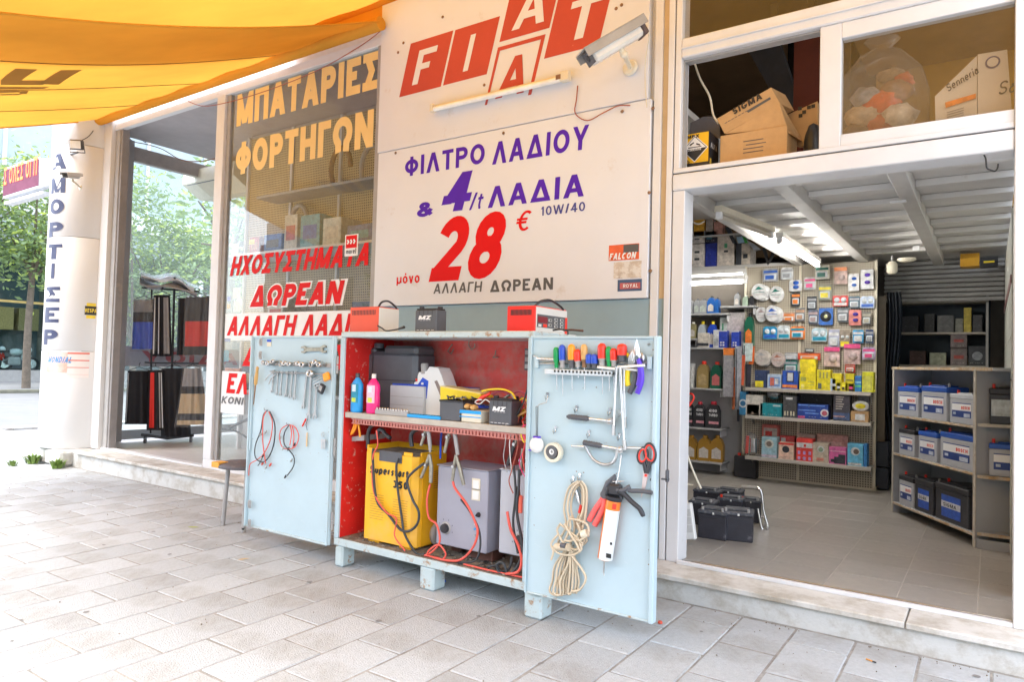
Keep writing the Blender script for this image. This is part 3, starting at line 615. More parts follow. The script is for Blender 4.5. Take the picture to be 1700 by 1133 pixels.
# outlined word: white letters behind, red in front
wtext('ΔΩΡΕΑΝ', -6.315, 1.893, -4.915, .245, m_wv, .36, .28, gap=.05); wtext('ΔΩΡΕΑΝ', -6.285, 1.908, -4.945, .215, m_red, .26, .28, y=FY+.0125, gap=.13)
part(lf, 'white_strip', (-6.70, FY+.0135, 1.585), (-4.56, FY+.0165, 1.845), m_wv, 0); wtext('ΑΛΛΑΓΗ ΛΑΔΙΟΥ', -6.66, 1.615, -4.44, .20, m_red, .24, .25, y=FY+.012, gap=.1)
wtext('ΔΙΑΓΝΩΣΗ', -6.38, 1.30, -4.6, .23, m_red, .24, .25, gap=.1)
part(lf, 'white_sticker', (-6.72, FY+.0135, .80), (-6.32, FY+.0165, 1.24), m_wv, 0)
wtext('ΕΛΕΓΧΟΣ', -6.63, 1.01, -5.35, .21, m_red, .24, .18, y=FY+.012, gap=.1)
wtext('KONI', -6.71, .90, -6.34, .075, m_greyv, .22, .3, y=FY+.012)
part(lf, 'logo_sticker', (-4.905, FY+.0135, 2.34), (-4.735, FY+.0165, 2.54), m_wv, 0); part(lf, 'logo_field', (-4.89, FY+.011, 2.415), (-4.75, FY+.0134, 2.53), m_red, 0)
wtext('>>>', -4.88, 2.44, -4.76, .065, m_wv, .26, y=FY+.0105, gap=.02); wtext('morel', -4.885, 2.36, -4.755, .05, m_greyv, .22, y=FY+.0125)
for i, (x, z, w_, h_, m) in enumerate([(-6.66, 2.46, .12, .13, (.8, .75, .7)), (-6.36, 2.56, .09, .05, (.8, .7, .05)), (-6.70, 1.98, .06, .05, (.15, .15, .6)), (-6.70, 1.90, .06, .05, (.7, .35, .05)), (-6.70, 1.72, .07, .09, (.7, .55, .05)), (-6.715, 1.55, .1, .05, (.05, .1, .35)), (-6.72, 1.34, .09, .12, (.03, .25, .4)), (-6.60, 2.0, .13, .12, (.75, .75, .72)), (-6.58, 1.86, .12, .12, (.7, .7, .66)), (-6.55, 2.33, .3, .12, (.55, .55, .53))]):
    part(lf, 'small_sticker', (x, FY+.0255, z), (x+w_, FY+.0265, z+h_), mat('sticker%d' % i, m, .5, var=.15, scale=30), 0)

rf = thing('right_shop_front', 'white aluminium shop front with open doorway and mezzanine windows', 'shop front', (-.8, FY, ZR))
part(rf, 'jamb_strip', (-1.885, FY-.03, ZR), (-1.83, FY+.05, 4.7), m_alu, .003); part(rf, 'plaster_strip', (-1.829, FY-.01, ZR), (-1.785, FY+.06, 4.7), m_beige, 0)
part(rf, 'painted_strip', (-1.829, FY-.014, ZR), (-1.785, FY-.0105, 1.86), m_teal, 0)
part(rf, 'outer_post', (-1.784, FY-.04, ZR), (-1.742, FY+.10, 4.7), m_alu); part(rf, 'groove', (-1.7415, FY-.02, ZR), (-1.734, FY+.09, 4.7), m_greyv, 0)
part(rf, 'inner_post', (-1.7335, FY-.04, ZR), (-1.652, FY+.12, 2.565), m_alu); part(rf, 'upper_post', (-1.7335, FY-.04, 2.70), (-1.692, FY+.10, 4.7), m_alu)
part(rf, 'header_beam', (-1.7335, FY-.05, 2.566), (.098, FY+.14, 2.672), m_alu, .006)
part(rf, 'header_seal', (-1.733, FY-.03, 2.6725), (.098, FY+.1, 2.682), m_greyv, 0)
part(rf, 'window_sill', (-1.7335, FY-.045, 2.6825), (.098, FY+.11, 2.712), m_alu)
part(rf, 'transom', (-1.691, FY-.045, 3.445), (.098, FY+.10, 3.575), m_alu, .008); part(rf, 'transom_bead', (-1.691, FY-.058, 3.50), (.098, FY-.0455, 3.512), m_alu, .002)
part(rf, 'right_post', (.099, FY-.07, ZR), (.62, FY+.12, 4.7), m_alu, .004)
part(rf, 'sliding_track', (-1.651, FY-.065, ZR), (.098, FY-.035, ZR+.022), m_alu, .002); part(rf, 'sliding_track', (-1.651, FY+.03, ZR), (.098, FY+.045, ZR+.010), m_steel, .002); part(rf, 'track_bed', (-1.651, FY-.0345, ZR), (.098, FY+.0295, ZR+.004), m_greyv, 0)
fr = part(rf, 'window_frame', (-.842, FY-.03, 2.7125), (-.725, FY+.05, 3.444), m_alu); mb = MB()
part(fr, 'bottom_sash', (-.7245, FY-.03, 2.7125), (.098, FY+.05, 2.782), m_alu); part(fr, 'top_sash', (-.7245, FY-.03, 3.35), (.098, FY+.05, 3.444), m_alu); part(fr, 'glass_pane', (-.7245, FY+.008, 2.7825), (.098, FY+.014, 3.3495), m_pane2, 0)
part(rf, 'window_frame', (-1.691, FY-.0, 2.7125), (-1.682, FY+.06, 3.444), m_alug, 0); part(rf, 'window_frame', (-1.681, FY-.0, 3.432), (-.843, FY+.06, 3.444), m_alug, 0)
part(rf, 'upper_pane', (-1.691, FY+.01, 3.576), (.098, FY+.016, 4.7), m_pane2, 0)

# ---------------------------------------------------------------- sign wall
sg = thing('sign_wall', 'large white sign board with red logo and blue and red Greek lettering', 'sign', (-3.1, FY, 1.86))
part(sg, 'upper_board', (-4.47, FY-.045, 3.222), (-1.925, FY+.019, 4.545), m_board, .003); part(sg, 'lower_board', (-4.46, FY-.04, 1.865), (-1.90, FY+.019, 3.217), m_board2, .003)
SY = FY-.046; SY2 = FY-.0405
part(bld, 'painted_panel', (-4.46, FY-.02, ZR), (-1.886, FY+.019, 1.862), m_teal, .003, label='blue grey painted panel under the sign')
def quadbox(pts, m, nm='logo_field', y=SY, par=sg, th=.0012): mb = MB(); mb.poly3([V(x, y-th, z) for x, z in pts], V(0, th*.8, 0)); return obj(nm, mb, m, par)
sl_ = .26
def para(x0, z0, w_, h_): return [(x0, z0), (x0+w_, z0), (x0+w_+sl_*h_, z0+h_), (x0+sl_*h_, z0+h_)]
quadbox(para(-4.225, 3.672, .465, .443), m_redf); quadbox(para(-3.735, 3.676, .445, .436), m_redf); quadbox(para(-3.175, 3.905, .455, .46), m_redf); quadbox(para(-2.76, 3.68, .455, .55), m_redf)
LW = m_board
write('F', V(-4.08, SY-.0015, 3.745), UX, UZ, .285, .205, LW, sg, .2, sl_); write('I', V(-3.535, SY-.0015, 3.745), UX, UZ, .285, .06, LW, sg, .2, sl_)
write('A', V(-3.06, SY-.0015, 3.965), UX, UZ, .30, .29, LW, sg, .2, sl_); write('T', V(-2.60, SY-.0015, 3.76), UX, UZ, .285, .26, LW, sg, .2, sl_)
fr_ = para(-3.30, 3.43, .435, .435)
A = [V(x, SY-.0012, z) for x, z in fr_]; ins = [V(x, SY-.0012, z) for x, z in para(-3.272, 3.43, .375, .405)]
quadbox([fr_[0], (fr_[0][0]+.022, 3.43), (ins[3].x, ins[3].z), fr_[3]], m_redf, 'logo_outline'); quadbox([(fr_[1][0]-.03, 3.43), fr_[1], fr_[2], (ins[2].x, ins[2].z)], m_redf, 'logo_outline'); quadbox([(ins[3].x, ins[3].z), (ins[2].x, ins[2].z), fr_[2], fr_[3]], m_redf, 'logo_outline')
write('A', V(-3.20, SY, 3.46), UX, UZ, .30, .265, m_redf, sg, .2, sl_)
def sw(s, x0, z0, x1, hh, m, t=.2, sh=0, gap=.16): return write(s, V(x0, SY2, z0), UX, UZ, hh, x1-x0, m, sg, t, sh, .0012, 'lettering', gap)
sw('ΦΙΛΤΡΟ', -4.135, 2.968, -3.29, .165, m_purple, .21); sw('ΛΑΔΙΟΥ', -3.215, 2.945, -2.375, .175, m_purple, .21, .04)
sw('&', -3.985, 2.602, -3.80, .125, m_purple, .24); sw('4', -3.735, 2.618, -3.445, .31, m_purple, .25, .3); sw('/t', -3.43, 2.61, -3.31, .135, m_purple, .16, .25)
sw('ΛΑΔΙΑ', -3.245, 2.608, -2.40, .165, m_purple, .21, .03); sw('10W/40', -2.755, 2.500, -2.385, .068, m_navy, .17)
sw('28', -3.83, 2.055, -3.15, .525, m_red, .245, .26, gap=.12); sw('€', -2.985, 2.40, -2.845, .155, m_red, .13, .2); sw('μόνο', -4.19, 2.052, -3.93, .092, m_red, .17)
sw('ΑΛΛΑΓΗ', -3.775, 1.955, -3.285, .082, m_greyv, .19, .1); sw('ΔΩΡΕΑΝ', -3.20, 1.948, -2.635, .09, m_greyv, .23)
def stick(x0, z0, x1, z1, m, nm='sticker', y=SY2, th=.0015): mb = MB(); mb.box((x0, y-th, z0), (x1, y-.0002, z1)); return obj(nm, mb, m, sg)
stick(-2.19, 2.13, -1.965, 2.238, mat('orange sticker', (.72, .12, .04), .5, var=.15, scale=20)); stick(-2.08, 2.18, -1.967, 2.234, m_greyv, 'sticker', SY2-.0016, .001)
write('FALCON', V(-2.185, SY2-.003, 2.136), UX, UZ, .045, .195, m_wv, sg, .26, .2)
stick(-2.15, 2.004, -1.945, 2.118, mat('peeled sticker', (.50, .42, .34), .7, var=.25, scale=14, stain=((.7, .66, .6), .5, 18, .05)))
stick(-2.118, 1.915, -1.94, 1.995, mat('dark blue sticker', (.05, .10, .20), .5)); stick(-2.10, 1.93, -1.95, 1.972, mat('dull red sticker', (.5, .12, .12), .5), 'sticker', SY2-.0016, .001); write('ROYAL', V(-2.075, SY2-.003, 1.938), UX, UZ, .026, .11, m_wv, sg, .2)
mb = MB()
for x, y in [(735, 28), (670, 71), (661, 87), (804, 141), (836, 221), (657, 254), (1033, 185), (1023, 14), (1032, 8), (1078, 320), (1084, 180), (1080, 450)]:
    q = P(x, y, SY if y < 200 else SY2); mb.lathe([(.012, 0), (.012, .004), (.004, .007)], q, (0, -1, 0), n=10)
obj('screw', mb, m_rust, sg, kind='stuff')
# tube lamp on the sign, its wire
tl = thing('tube_lamp', 'unlit white tube lamp with rusty cap mounted across the sign board', 'lamp', (-3.1, FY-.1, 3.44))
part(tl, 'batten', (-3.80, FY-.085, 3.475), (-2.53, FY-.046, 3.508), m_offw, .004); mb = MB(); mb.cyl((-3.76, FY-.115, 3.462), (-2.57, FY-.115, 3.462), .021, n=14); obj('tube', mb, mat('unlit white tube', (.86, .84, .78), .25), tl)
part(tl, 'end_cap', (-3.80, FY-.135, 3.44), (-3.765, FY-.086, 3.505), m_offw); part(tl, 'end_cap', (-2.57, FY-.135, 3.44), (-2.50, FY-.086, 3.51), m_offw, label='rust stained end cap')
part(tl, 'rust_patch', (-2.60, FY-.137, 3.455), (-2.56, FY-.1355, 3.49), m_rust, 0)
obj('wire', cable([P(x, y, SY-.01) for x, y in ((959, 142), (957, 165), (955, 188), (975, 200), (1000, 188), (1025, 176), (1046, 175))], .004), m_copper, tl)
# awnings
def awning(name, label, x0, x1, zw, yf, slope, sag, m, tw=0, nx=28, ya=.14):
    t = thing(name, label, 'awning', ((x0+x1)/2, FY, zw))
    def fn(u, v): y = (FY-ya)+(yf-(FY-ya))*v; x = x0+(x1-x0)*u; return V(x, y, zw-(slope+tw*u*u)*((FY-ya)-y)-sag*(.7+.5*u)*math.sin(PI*v)-.016*math.sin(u*9+1+v*2)*math.sin(PI*v)-.012*math.sin(u*23+v*5)*v-.01*math.sin(u*41-v*3)*(1-v)**2)
    obj('canvas', MB().sheet(fn, nx, 18), m, t); return t, fn
aw, fn = awning('yellow_awning', 'big yellow canvas awning with brown lettering over the left windows', -9.45, -4.40, 4.35, .9, .315, .10, m_canvas, .07)
mb = MB(); mb.cyl((-9.45, FY-.12, 4.335), (-4.40, FY-.12, 4.335), .058, n=18); obj('roller', mb, m_canvas, aw)
mb = MB(); mb.tube([fn(i/12, 1) for i in range(13)], .03, 8); obj('front_bar', mb, m_alug, aw)
hem = lambda xa: MB().tube([fn(xa, j/24)-V(0, 0, .006) for j in range(25)], .009, 6); [obj('seam', MB().tube([fn(u_, j/24)-V(0, 0, .004) for j in range(25)], .0035, 5), m_cprint, aw) for u_ in (.22, .47, .73)]; obj('hem', hem(0), m_canvas, aw); obj('hem', hem(1), m_canvas, aw)
def awp(px, py):
    # photo pixel -> canvas
    best = None; q = PP(px, py, (0, FY-.14, 4.35-.085), (0, -.315, 1)); 
    v = (q.y-(FY-.14))/(.9-(FY-.14)); u = (q.x+9.45)/5.05; return fn(u, max(0, min(1, v)))-V(0, 0, .006)
def aw_poly(pts, nm='lettering'):
    import itertools
    mb = MB()
    for (a, b, c_, d_) in pts:
        def f(u, v): x = (a[0]*(1-u)+b[0]*u)*(1-v)+(d_[0]*(1-u)+c_[0]*u)*v; y = (a[1]*(1-u)+b[1]*u)*(1-v)+(d_[1]*(1-u)+c_[1]*u)*v; return awp(x, y)
        mb.sheet(f, 6, 3)
    return obj(nm, mb, m_cprint, aw)
for q_ in (((27, 92), (64, 94), (36, 119), (2, 118)), ((102, 96), (138, 96), (98, 128), (66, 126)), ((2, 118), (80, 119), (72, 128), (2, 127))): aw_poly([q_])
aw_poly([((-2, 131), (83, 133), (72, 139), (-2, 138))])
for q_ in (((-2, 142), (30, 142), (40, 148), (-2, 149)), ((36, 143), (48, 145), (44, 153), (32, 152)), ((-2, 152), (40, 152), (30, 155), (-2, 155))): aw_poly([q_])
aw2, fn2 = awning('upper_yellow_awning', 'second yellow awning overlapping above the first, over the sign', -5.85, .15, 4.60, .2, .375, .12, m_canvas2, 0, 28, .03)
mb = MB(); mb.cyl((-5.85, FY-.03, 4.60), (.15, FY-.03, 4.60), .048, n=18); obj('roller', mb, m_canvas2, aw2); mb = MB(); mb.box((-5.85, FY-.03, 4.36), (-4.48, FY-.024, 4.56)); obj('valance', mb, m_canvas2, aw2); obj('hem', MB().tube([fn2(0, j/24)-V(0, 0, .006) for j in range(25)], .009, 6), m_canvas2, aw2)
w_ = cable([P(x, y, FY-.05) for x, y in ((312, 168), (345, 176), (420, 158), (520, 120), (600, 75), (640, 44))], .004, 4); tag(obj('hanging_wire', w_, m_copper), 'thin red wire strung below the awning roller across the lettered window', 'wire')
# ---------------------------------------------------------------- tool cabinet
m_cab = mat('pale blue cabinet paint', (.46, .585, .635), .38, var=.05, scale=2.5, stain=((.32, .30, .26), .25, 21, .05), spec=.4)
m_cabe = mat('worn blue cabinet edge', (.48, .57, .58), .45, var=.08, scale=8, stain=((.34, .20, .10), .40, 19, .05))
m_cabr = mat('red cabinet inside', (.68, .022, .018), .4, var=.2, scale=3, stain=((.66, .42, .34), .37, 26, .04))
m_cabrb = mat('faded red cabinet back', (.68, .075, .06), .45, var=.22, scale=2.5, stain=((.52, .26, .22), .42, 4, .12))
m_shelf = mat('dusty shelf board', (.46, .42, .36), .7, var=.15, scale=10, stain=((.25, .14, .08), .3, 8, .08))
m_grime = mat('grimy cabinet floor', (.22, .19, .15), .85, var=.4, scale=16, stain=((.1, .085, .07), .45, 9, .1), bump=.5)
m_yel = mat('yellow charger paint', (.86, .46, .015), .42, var=.06, scale=5, stain=((.80, .42, .13), .36, 2.6, .14))
m_yel2 = mat('yellow charger side', (.80, .40, .01), .45, var=.1, scale=5, stain=((.30, .10, .03), .24, 6, .05))
m_gchar = mat('grey violet charger paint', (.34, .345, .41), .38, var=.04, scale=4, stain=((.22, .2, .2), .24, 10, .05))
m_gcharl = mat('light grey charger paint', (.46, .48, .53), .4, var=.04, scale=4, stain=((.3, .26, .22), .25, 9, .05))
m_redc = mat('orange red charger paint', (.74, .085, .03), .4, var=.05, scale=4); m_redc2 = mat('bright red charger paint', (.80, .025, .015), .4, var=.05, scale=4)
m_cream = mat('cream white panel', (.66, .63, .58), .45, var=.04); m_blk = m_black
m_rw = mat('red cable rubber', (.72, .10, .07), .45, var=.08); m_bw = mat('black cable rubber', (.035, .04, .045), .5, var=.2)
m_yw = mat('yellow cable rubber', (.85, .6, .02), .45); m_bluep = mat('blue plastic', (.02, .08, .55), .35, var=.08); m_redp = mat('red plastic', (.8, .04, .02), .35, var=.06)
m_grn = mat('green plastic', (.0, .30, .07), .3, var=.08); m_orp = mat('orange plastic', (.95, .33, .02), .35, var=.05); m_pink = mat('magenta plastic', (.85, .02, .22), .3, var=.05)
m_lblue = mat('light blue plastic', (.02, .33, .75), .35, var=.05); m_yp = mat('yellow plastic', (.88, .66, .02), .4, var=.06); m_wp = mat('white plastic', (.78, .78, .76), .35, var=.03); m_vio = mat('violet plastic', (.10, .04, .55), .35)
m_clamp = mat('corroded clamp metal', (.34, .32, .26), .5, .7, var=.3, scale=40); m_woodh = mat('varnished wood handle', (.62, .36, .12), .4, var=.12, scale=20)
CYF, CYB = 3.31, 3.80
cab = thing('tool_cabinet', 'pale blue steel tool cabinet with open doors and red inside on the pavement', 'cabinet', (-2.88, 3.5, 0))
def cp(name, a, b, m, bev=.003, label=None, par=cab): mb = MB(); mb.box(a, b, bev); return obj(name, mb, m, par, label=label)
cp('top_panel', (-3.672, CYF, 1.548), (-2.105, CYB, 1.587), m_cabe, .006); cp('bottom_panel', (-3.672, CYF, .142), (-2.105, CYB, .190), m_cabe, .004); cp('cabinet_floor', (-3.63, CYF+.01, .1905), (-2.14, CYB-.012, .194), m_grime, 0)
cp('left_side_panel', (-3.672, CYF, .191), (-3.632, CYB, 1.547), m_cab); cp('right_side_panel', (-2.145, CYF, .191), (-2.105, CYB, 1.547), m_cab)
cp('side_lining', (-3.6315, CYF+.015, .195), (-3.627, CYB-.013, 1.547), m_cabr, 0); cp('side_lining', (-2.150, CYF+.015, .195), (-2.1455, CYB-.013, 1.547), m_cabr, 0)
cp('back_panel', (-3.631, CYB-.012, .195), (-2.146, CYB, 1.547), m_cabrb, 0); mb = MB(); mb.box((-2.95, CYB-.0135, 1.045), (-2.151, CYB-.0122, 1.125))
obj('grey_primer_patch', mb, mat('grey primer', (.36, .37, .42), .6, var=.08), cab); cp('wood_strip', (-2.36, CYB-.02, 1.205), (-2.152, CYB-.0122, 1.235), m_woodh)
for x0, z0, x1, z1 in [(-2.9, 0.6, -2.87, 0.62)]: pass
sh = cp('shelf', (-3.625, CYF+.04, 1.022), (-2.152, CYB-.014, 1.040), m_shelf); cp('shelf_lip', (-3.625, CYF+.02, 1.004), (-2.152, CYF+.0395, 1.041), m_shelf, .002, par=sh)
mb = MB()
for i in range(56): mb.box((-3.56+i*.025, CYF+.03, .972), (-3.56+i*.025+.015, CYF+.034, .993))
mb.box((-3.57, CYF+.03, .993), (-2.155, CYF+.034, 1.003)); mb.box((-3.57, CYF+.03, .965), (-2.155, CYF+.034, .972)); obj('slotted_rail', mb, mat('dull red rail', (.48, .17, .14), .6, var=.15), sh)
for px, py in ((561, 925), (707, 965), (883, 1010)):
    q = P(px, py, CYF+.002); w_ = .045 if px == 561 else .068
    mb = MB(); mb.box((q.x-w_*.85, CYF+.004, .0), (q.x+w_*.85, CYF+.125, .141), .012); obj('leg', mb, m_cabe, cab)
for x in (-3.60, -2.2): cp('leg', (x-.05, CYB-.12, 0), (x+.05, CYB-.01, .141), m_cabe, .01)
# doors
dl = cp('left_door', (-4.585, 3.284, .135), (-3.695, 3.306, 1.556), m_cab, .004)
cp('door_flange', (-4.600, 3.262, .135), (-4.5855, 3.306, 1.556), m_cab, .003, par=dl); cp('door_flange', (-3.715, 3.272, .135), (-3.698, 3.2835, 1.556), m_cab, .002, par=dl); cp('door_flange', (-4.585, 3.274, 1.540), (-3.716, 3.2835, 1.556), m_cab, .002, par=dl); cp('worn_bottom_edge', (-4.585, 3.274, .134), (-3.716, 3.2835, .150), m_cabe, .002, par=dl)
cp('edge_strip', (-4.583, 3.270, .70), (-4.570, 3.2835, 1.25), m_cab, .002, par=dl)
dr = cp('right_door', (-2.098, 3.284, .150), (-1.375, 3.306, 1.556), m_cab, .004)
cp('door_flange', (-1.3745, 3.258, .150), (-1.350, 3.306, 1.556), m_cab, .004, par=dr); cp('door_flange', (-2.104, 3.27, .150), (-2.094, 3.2835, 1.556), m_cab, .002, par=dr); cp('door_flange', (-2.093, 3.274, 1.543), (-1.376, 3.2835, 1.556), m_cab, .002, par=dr); cp('worn_bottom_edge', (-2.093, 3.276, .149), (-1.376, 3.2835, .160), m_cabe, .002, par=dr)
for z in (1.36, .80, .30):
    mb = MB(); mb.cyl((-3.684, 3.300, z-.06), (-3.684, 3.300, z-.003), .008, n=10); mb.cyl((-3.684, 3.300, z+.003), (-3.684, 3.300, z+.06), .008, n=10); obj('hinge', mb, m_alug, cab)
def D(x, y, off=0): return P(x, y, 3.2815-off)
# door latches
for (x, y) in [(432, 568), (431, 590), (413, 838), (413, 870)]:
    q = D(x, y, .03); mb = MB(); mb.box(q+V(-.012, 0, -.03), q+V(.014, .012, .03), .003); mb.cyl(q+V(0, -.004, -.015), q+V(0, -.004, .02), .005); obj('latch', mb, m_alug, dl)
q = D(1085, 790); mb = MB(); mb.box(q+V(-.035, -.012, -.07), q+V(.02, 0, .075), .003); lo = obj('lock_box', mb, m_cab, dr); mb = MB(); mb.cyl(q+V(-.01, -.014, .045), q+V(-.01, -.010, .045), .006); mb.cyl(q+V(-.005, -.014, -.02), q+V(-.005, -.010, -.02), .008); obj('keyhole', mb, m_dark, lo)
q = D(1099, 790); mb = MB(); mb.box(q+V(0, -.01, -.02), q+V(.035, .01, -.012)).box(q+V(.02, -.01, -.03), q+V(.034, .01, .03), .003); obj('latch', mb, m_dgrey, dr)
q = D(447, 569); mb = MB(); mb.box(q+V(-.025, -.001, -.03), q+V(.025, 0, .022)); st_ = obj('paper_sticker', mb, m_offw, dl); mb = MB(); mb.box(q+V(-.025, -.0018, .004), q+V(.025, -.0011, .022)); obj('print', mb, m_bluep, st_)
q = D(1077, 572); mb = MB(); mb.lathe([(.008, 0), (.006, .004)], q, (0, -1, 0), n=10); obj('bolt', mb, m_steel, dr)
random.seed(12)
for dr_, xa_, xb_ in ((dl, -4.56, -3.73), (dr, -2.06, -1.39)):
    for nm_, m_, n_ in (('scratch', mat('bare scratch', (.62, .68, .70), .4), 26), ('rust_chip', mat('rust chip', (.22, .10, .045), .8), 30)):
        mb = MB()
        for i in range(n_):
            x, z = random.uniform(xa_, xb_), random.uniform(.2, 1.5); x = x if nm_ == 'scratch' or i % 2 else random.choice((xa_, xb_)); a = random.uniform(-.6, .6); l_ = random.uniform(.01, .06) if nm_ == 'scratch' else random.uniform(.002, .007); w_ = .0009 if nm_ == 'scratch' else l_*.7
            mb.add([(x, 3.2834, z), (x+l_*math.cos(a), 3.2834, z+l_*math.sin(a)), (x+l_*math.cos(a), 3.2834, z+l_*math.sin(a)+w_), (x, 3.2834, z+w_*1.3)], [(0, 1, 2, 3)])
        obj(nm_, mb, m_, dr_, kind='stuff')
# --- rails on the left door
def socket(p, r, L_, m, lb):
    mb = MB(); mb.lathe([(r*.8, 0), (r, .003), (r, L_*.55), (r*1.1, L_*.6), (r*1.1, L_), (r*.72, L_), (r*.7, L_*.75)], p, (0, -1, .15), n=14); t_ = tag(obj('socket', mb, m_), lb, 'socket'); return t_
rl = thing('socket_rail', 'steel rail across the top of the left door holding sockets', 'tool rail', D(505, 605))
a, b = D(438, 603), D(551, 606); mb = MB(); mb.box(V(a.x, a.y-.012, (a.z+b.z)/2-.018), V(b.x, a.y, (a.z+b.z)/2+.010), .002); obj('bar', mb, m_alug, rl)
a2, b2 = D(449, 616), D(551, 622); mb = MB(); mb.box(V(a2.x, a2.y-.01, a.z-.068), V(b2.x, a2.y, a.z-.058), .002); mb.tube([D(450, 618, .03)+V(.016*i, (-.008 if i % 2 else .004), 0) for i in range(38)], .0035, 5); obj('hook_strip', mb, m_steel, rl)
zs_ = a.z
lbs = ['widest socket with a brown bore', 'worn', 'long', 'short', 'stubby', 'dark', 'bright', 'scratched', 'narrow', 'fat', 'greasy', 'small', 'last']
spots = [(444, 602, .014), (455, 605, .015), (464, 601, .013), (474, 604, .019), (483, 605, .015), (492, 605, .013), (498, 604, .013), (505, 606, .014), (513, 606, .016), (524, 605, .020), (533, 603, .015), (541, 606, .014)]
for i, (x, y, r_) in enumerate(spots):
    p = D(x, y, .006); mb = MB(); L_ = .045+.02*(i % 3); mb.lathe([(r_*.85, 0), (r_, .004), (r_, L_*.6), (r_*1.12, L_*.64), (r_*1.12, L_), (r_*.72, L_), (r_*.7, L_*.8)], p, (.18*((i*7) % 3-1), -1, .1*((i*5) % 3-1)), n=14)
    s_ = obj('socket', mb, m_steel); tag(s_, 'steel socket on the upper rail of the left door, number-free chrome', 'socket', 'sockets on the left door rail'); s_['label'] = 'steel socket, %s on the rail across the left cabinet door' % ['leftmost', 'second', 'third', 'fourth and widest open', 'fifth', 'sixth', 'seventh', 'eighth', 'ninth', 'tenth and fattest', 'second last', 'rightmost'][i]
    mb = MB(); mb.lathe([(r_*.68, L_*.82), (r_*.4, L_*.80)], p, (.18*((i*7) % 3-1), -1, .1*((i*5) % 3-1)), n=12); obj('bore', mb, m_dark, s_)
q = D(521, 622, .012); mb = MB(); mb.lathe([(.02, 0), (.024, .004), (.024, .05), (.016, .05), (.014, .03)], q, (.1, -1, .2), n=16); tag(obj('socket', mb, m_steel), 'thick short socket hanging just under the rail beside the orange clip', 'socket')
def wrench(p0, p1, s0, s1, name, label, group=None, m=m_steel, ring=True, th=.006):
    p0 = Vector(p0); p1 = Vector(p1); v = (p0-p1); L_ = v.length; v.normalize(); n = V(0, -1, 0); u = v.cross(n).normalized(); d_ = V(0, th, 0); mb = MB(); o = p1
    w = min(s0, s1)*.3
    mb.prism([(-w, s1*.6), (w, s1*.6), (w*1.0, L_-s0*.6), (-w*1.0, L_-s0*.6)], o-n*-.0, u, v, d_)
    jaw = [(-s1*.62, s1*.25), (-s1*.52, -s1*.45), (-s1*.26, -s1*.55), (-s1*.24, s1*.05), (s1*.18, s1*.16), (s1*.36, -s1*.48), (s1*.6, -s1*.28), (s1*.62, s1*.3), (s1*.25, s1*.85), (-s1*.25, s1*.85)]
    # jaw split into convex bits
    mb.prism([(-s1*.6, s1*.2), (-s1*.52, -s1*.5), (-s1*.26, -s1*.58), (-s1*.22, s1*.2)], o-V(0, .0006, 0), u, v, d_); mb.prism([(s1*.22, s1*.2), (s1*.26, -s1*.5), (s1*.5, -s1*.42), (s1*.6, s1*.2)], o-V(0, .0006, 0), u, v, d_)
    mb.prism([(-s1*.6, s1*.2), (s1*.6, s1*.2), (s1*.3, s1*.85), (-s1*.3, s1*.85)], o-V(0, .001, 0), u, v, d_)
    c0 = o+v*L_
    if ring:
        R0, R1 = s0*.6, s0*.34; k = 16; A = []; B = []
        for i in range(k):
            a = 2*PI*i/k; A.append(c0+(u*math.cos(a)+v*math.sin(a))*R0-V(0, .003, 0)); B.append(c0+(u*math.cos(a)+v*math.sin(a))*R1-V(0, .003, 0))
        dd = V(0, th+.004, 0); vs = A+B+[q_+dd for q_ in A]+[q_+dd for q_ in B]; fs = []
        for i in range(k):
            j = (i+1) % k; fs += [(i, j, k+j, k+i), (2*k+i, 3*k+i, 3*k+j, 2*k+j), (i, 2*k+i, 2*k+j, j), (k+i, k+j, 3*k+j, 3*k+i)]
        mb.add(vs, fs)
    else:
        mb.prism([(s0*.6, -s0*.2), (s0*.52, s0*.5), (s0*.26, s0*.58), (s0*.22, -s0*.2)], c0-V(0, .0006, 0), u, v, d_); mb.prism([(-s0*.22, -s0*.2), (-s0*.26, s0*.5), (-s0*.5, s0*.42), (-s0*.6, -s0*.2)], c0-V(0, .0006, 0), u, v, d_); mb.prism([(-s0*.6, -s0*.2), (s0*.6, -s0*.2), (s0*.3, -s0*.85), (-s0*.3, -s0*.85)], c0-V(0, .001, 0), u, v, d_)
    return tag(obj(name, mb, m), label, 'spanner', group)
wl = [((454, 617), (451, 650), .02, 'smallest spanner at the left end of the hook strip'), ((461, 619), (459, 654), .02, 'second short spanner from the left on the hook strip'), ((468, 619), (465, 655), .021, 'third short spanner from the left on the hook strip'),
      ((477, 620), (474, 657), .023, 'short spanner in the middle of the left six on the hook strip'), ((485, 620), (481, 659), .024, 'second to last of the six short spanners on the left'), ((491, 620), (488, 661), .027, 'largest of the six short spanners at the left'),
      ((509, 621), (503, 676), .027, 'medium spanner with jaw down right of the short six'), ((516, 624), (512, 692), .033, 'longest spanner hanging by the thick socket on the left door'), ((525, 640), (522, 692), .034, 'long spanner rightmost on the left door below the black box')]
for k, (a, b, s_, lb) in enumerate(wl): wrench(D(*a, .014+.004*(k % 3)), D(*b, .014+.004*(k % 3)), s_*.95, s_, 'spanner', lb, 'spanners hung on the left cabinet door')
for k, (a, b) in enumerate([((455, 618), (440, 632)), ((458, 622), (446, 638))]):
    mb = MB(); mb.tube([D(*a, .02), D((a[0]+b[0])/2-2, (a[1]+b[1])/2-1, .03), D(*b, .02)], .004, 6); tag(obj('hex_key', mb, m_steel), ('upper' if k == 0 else 'lower')+' angled hex key at the left end of the hook strip', 'hex key')
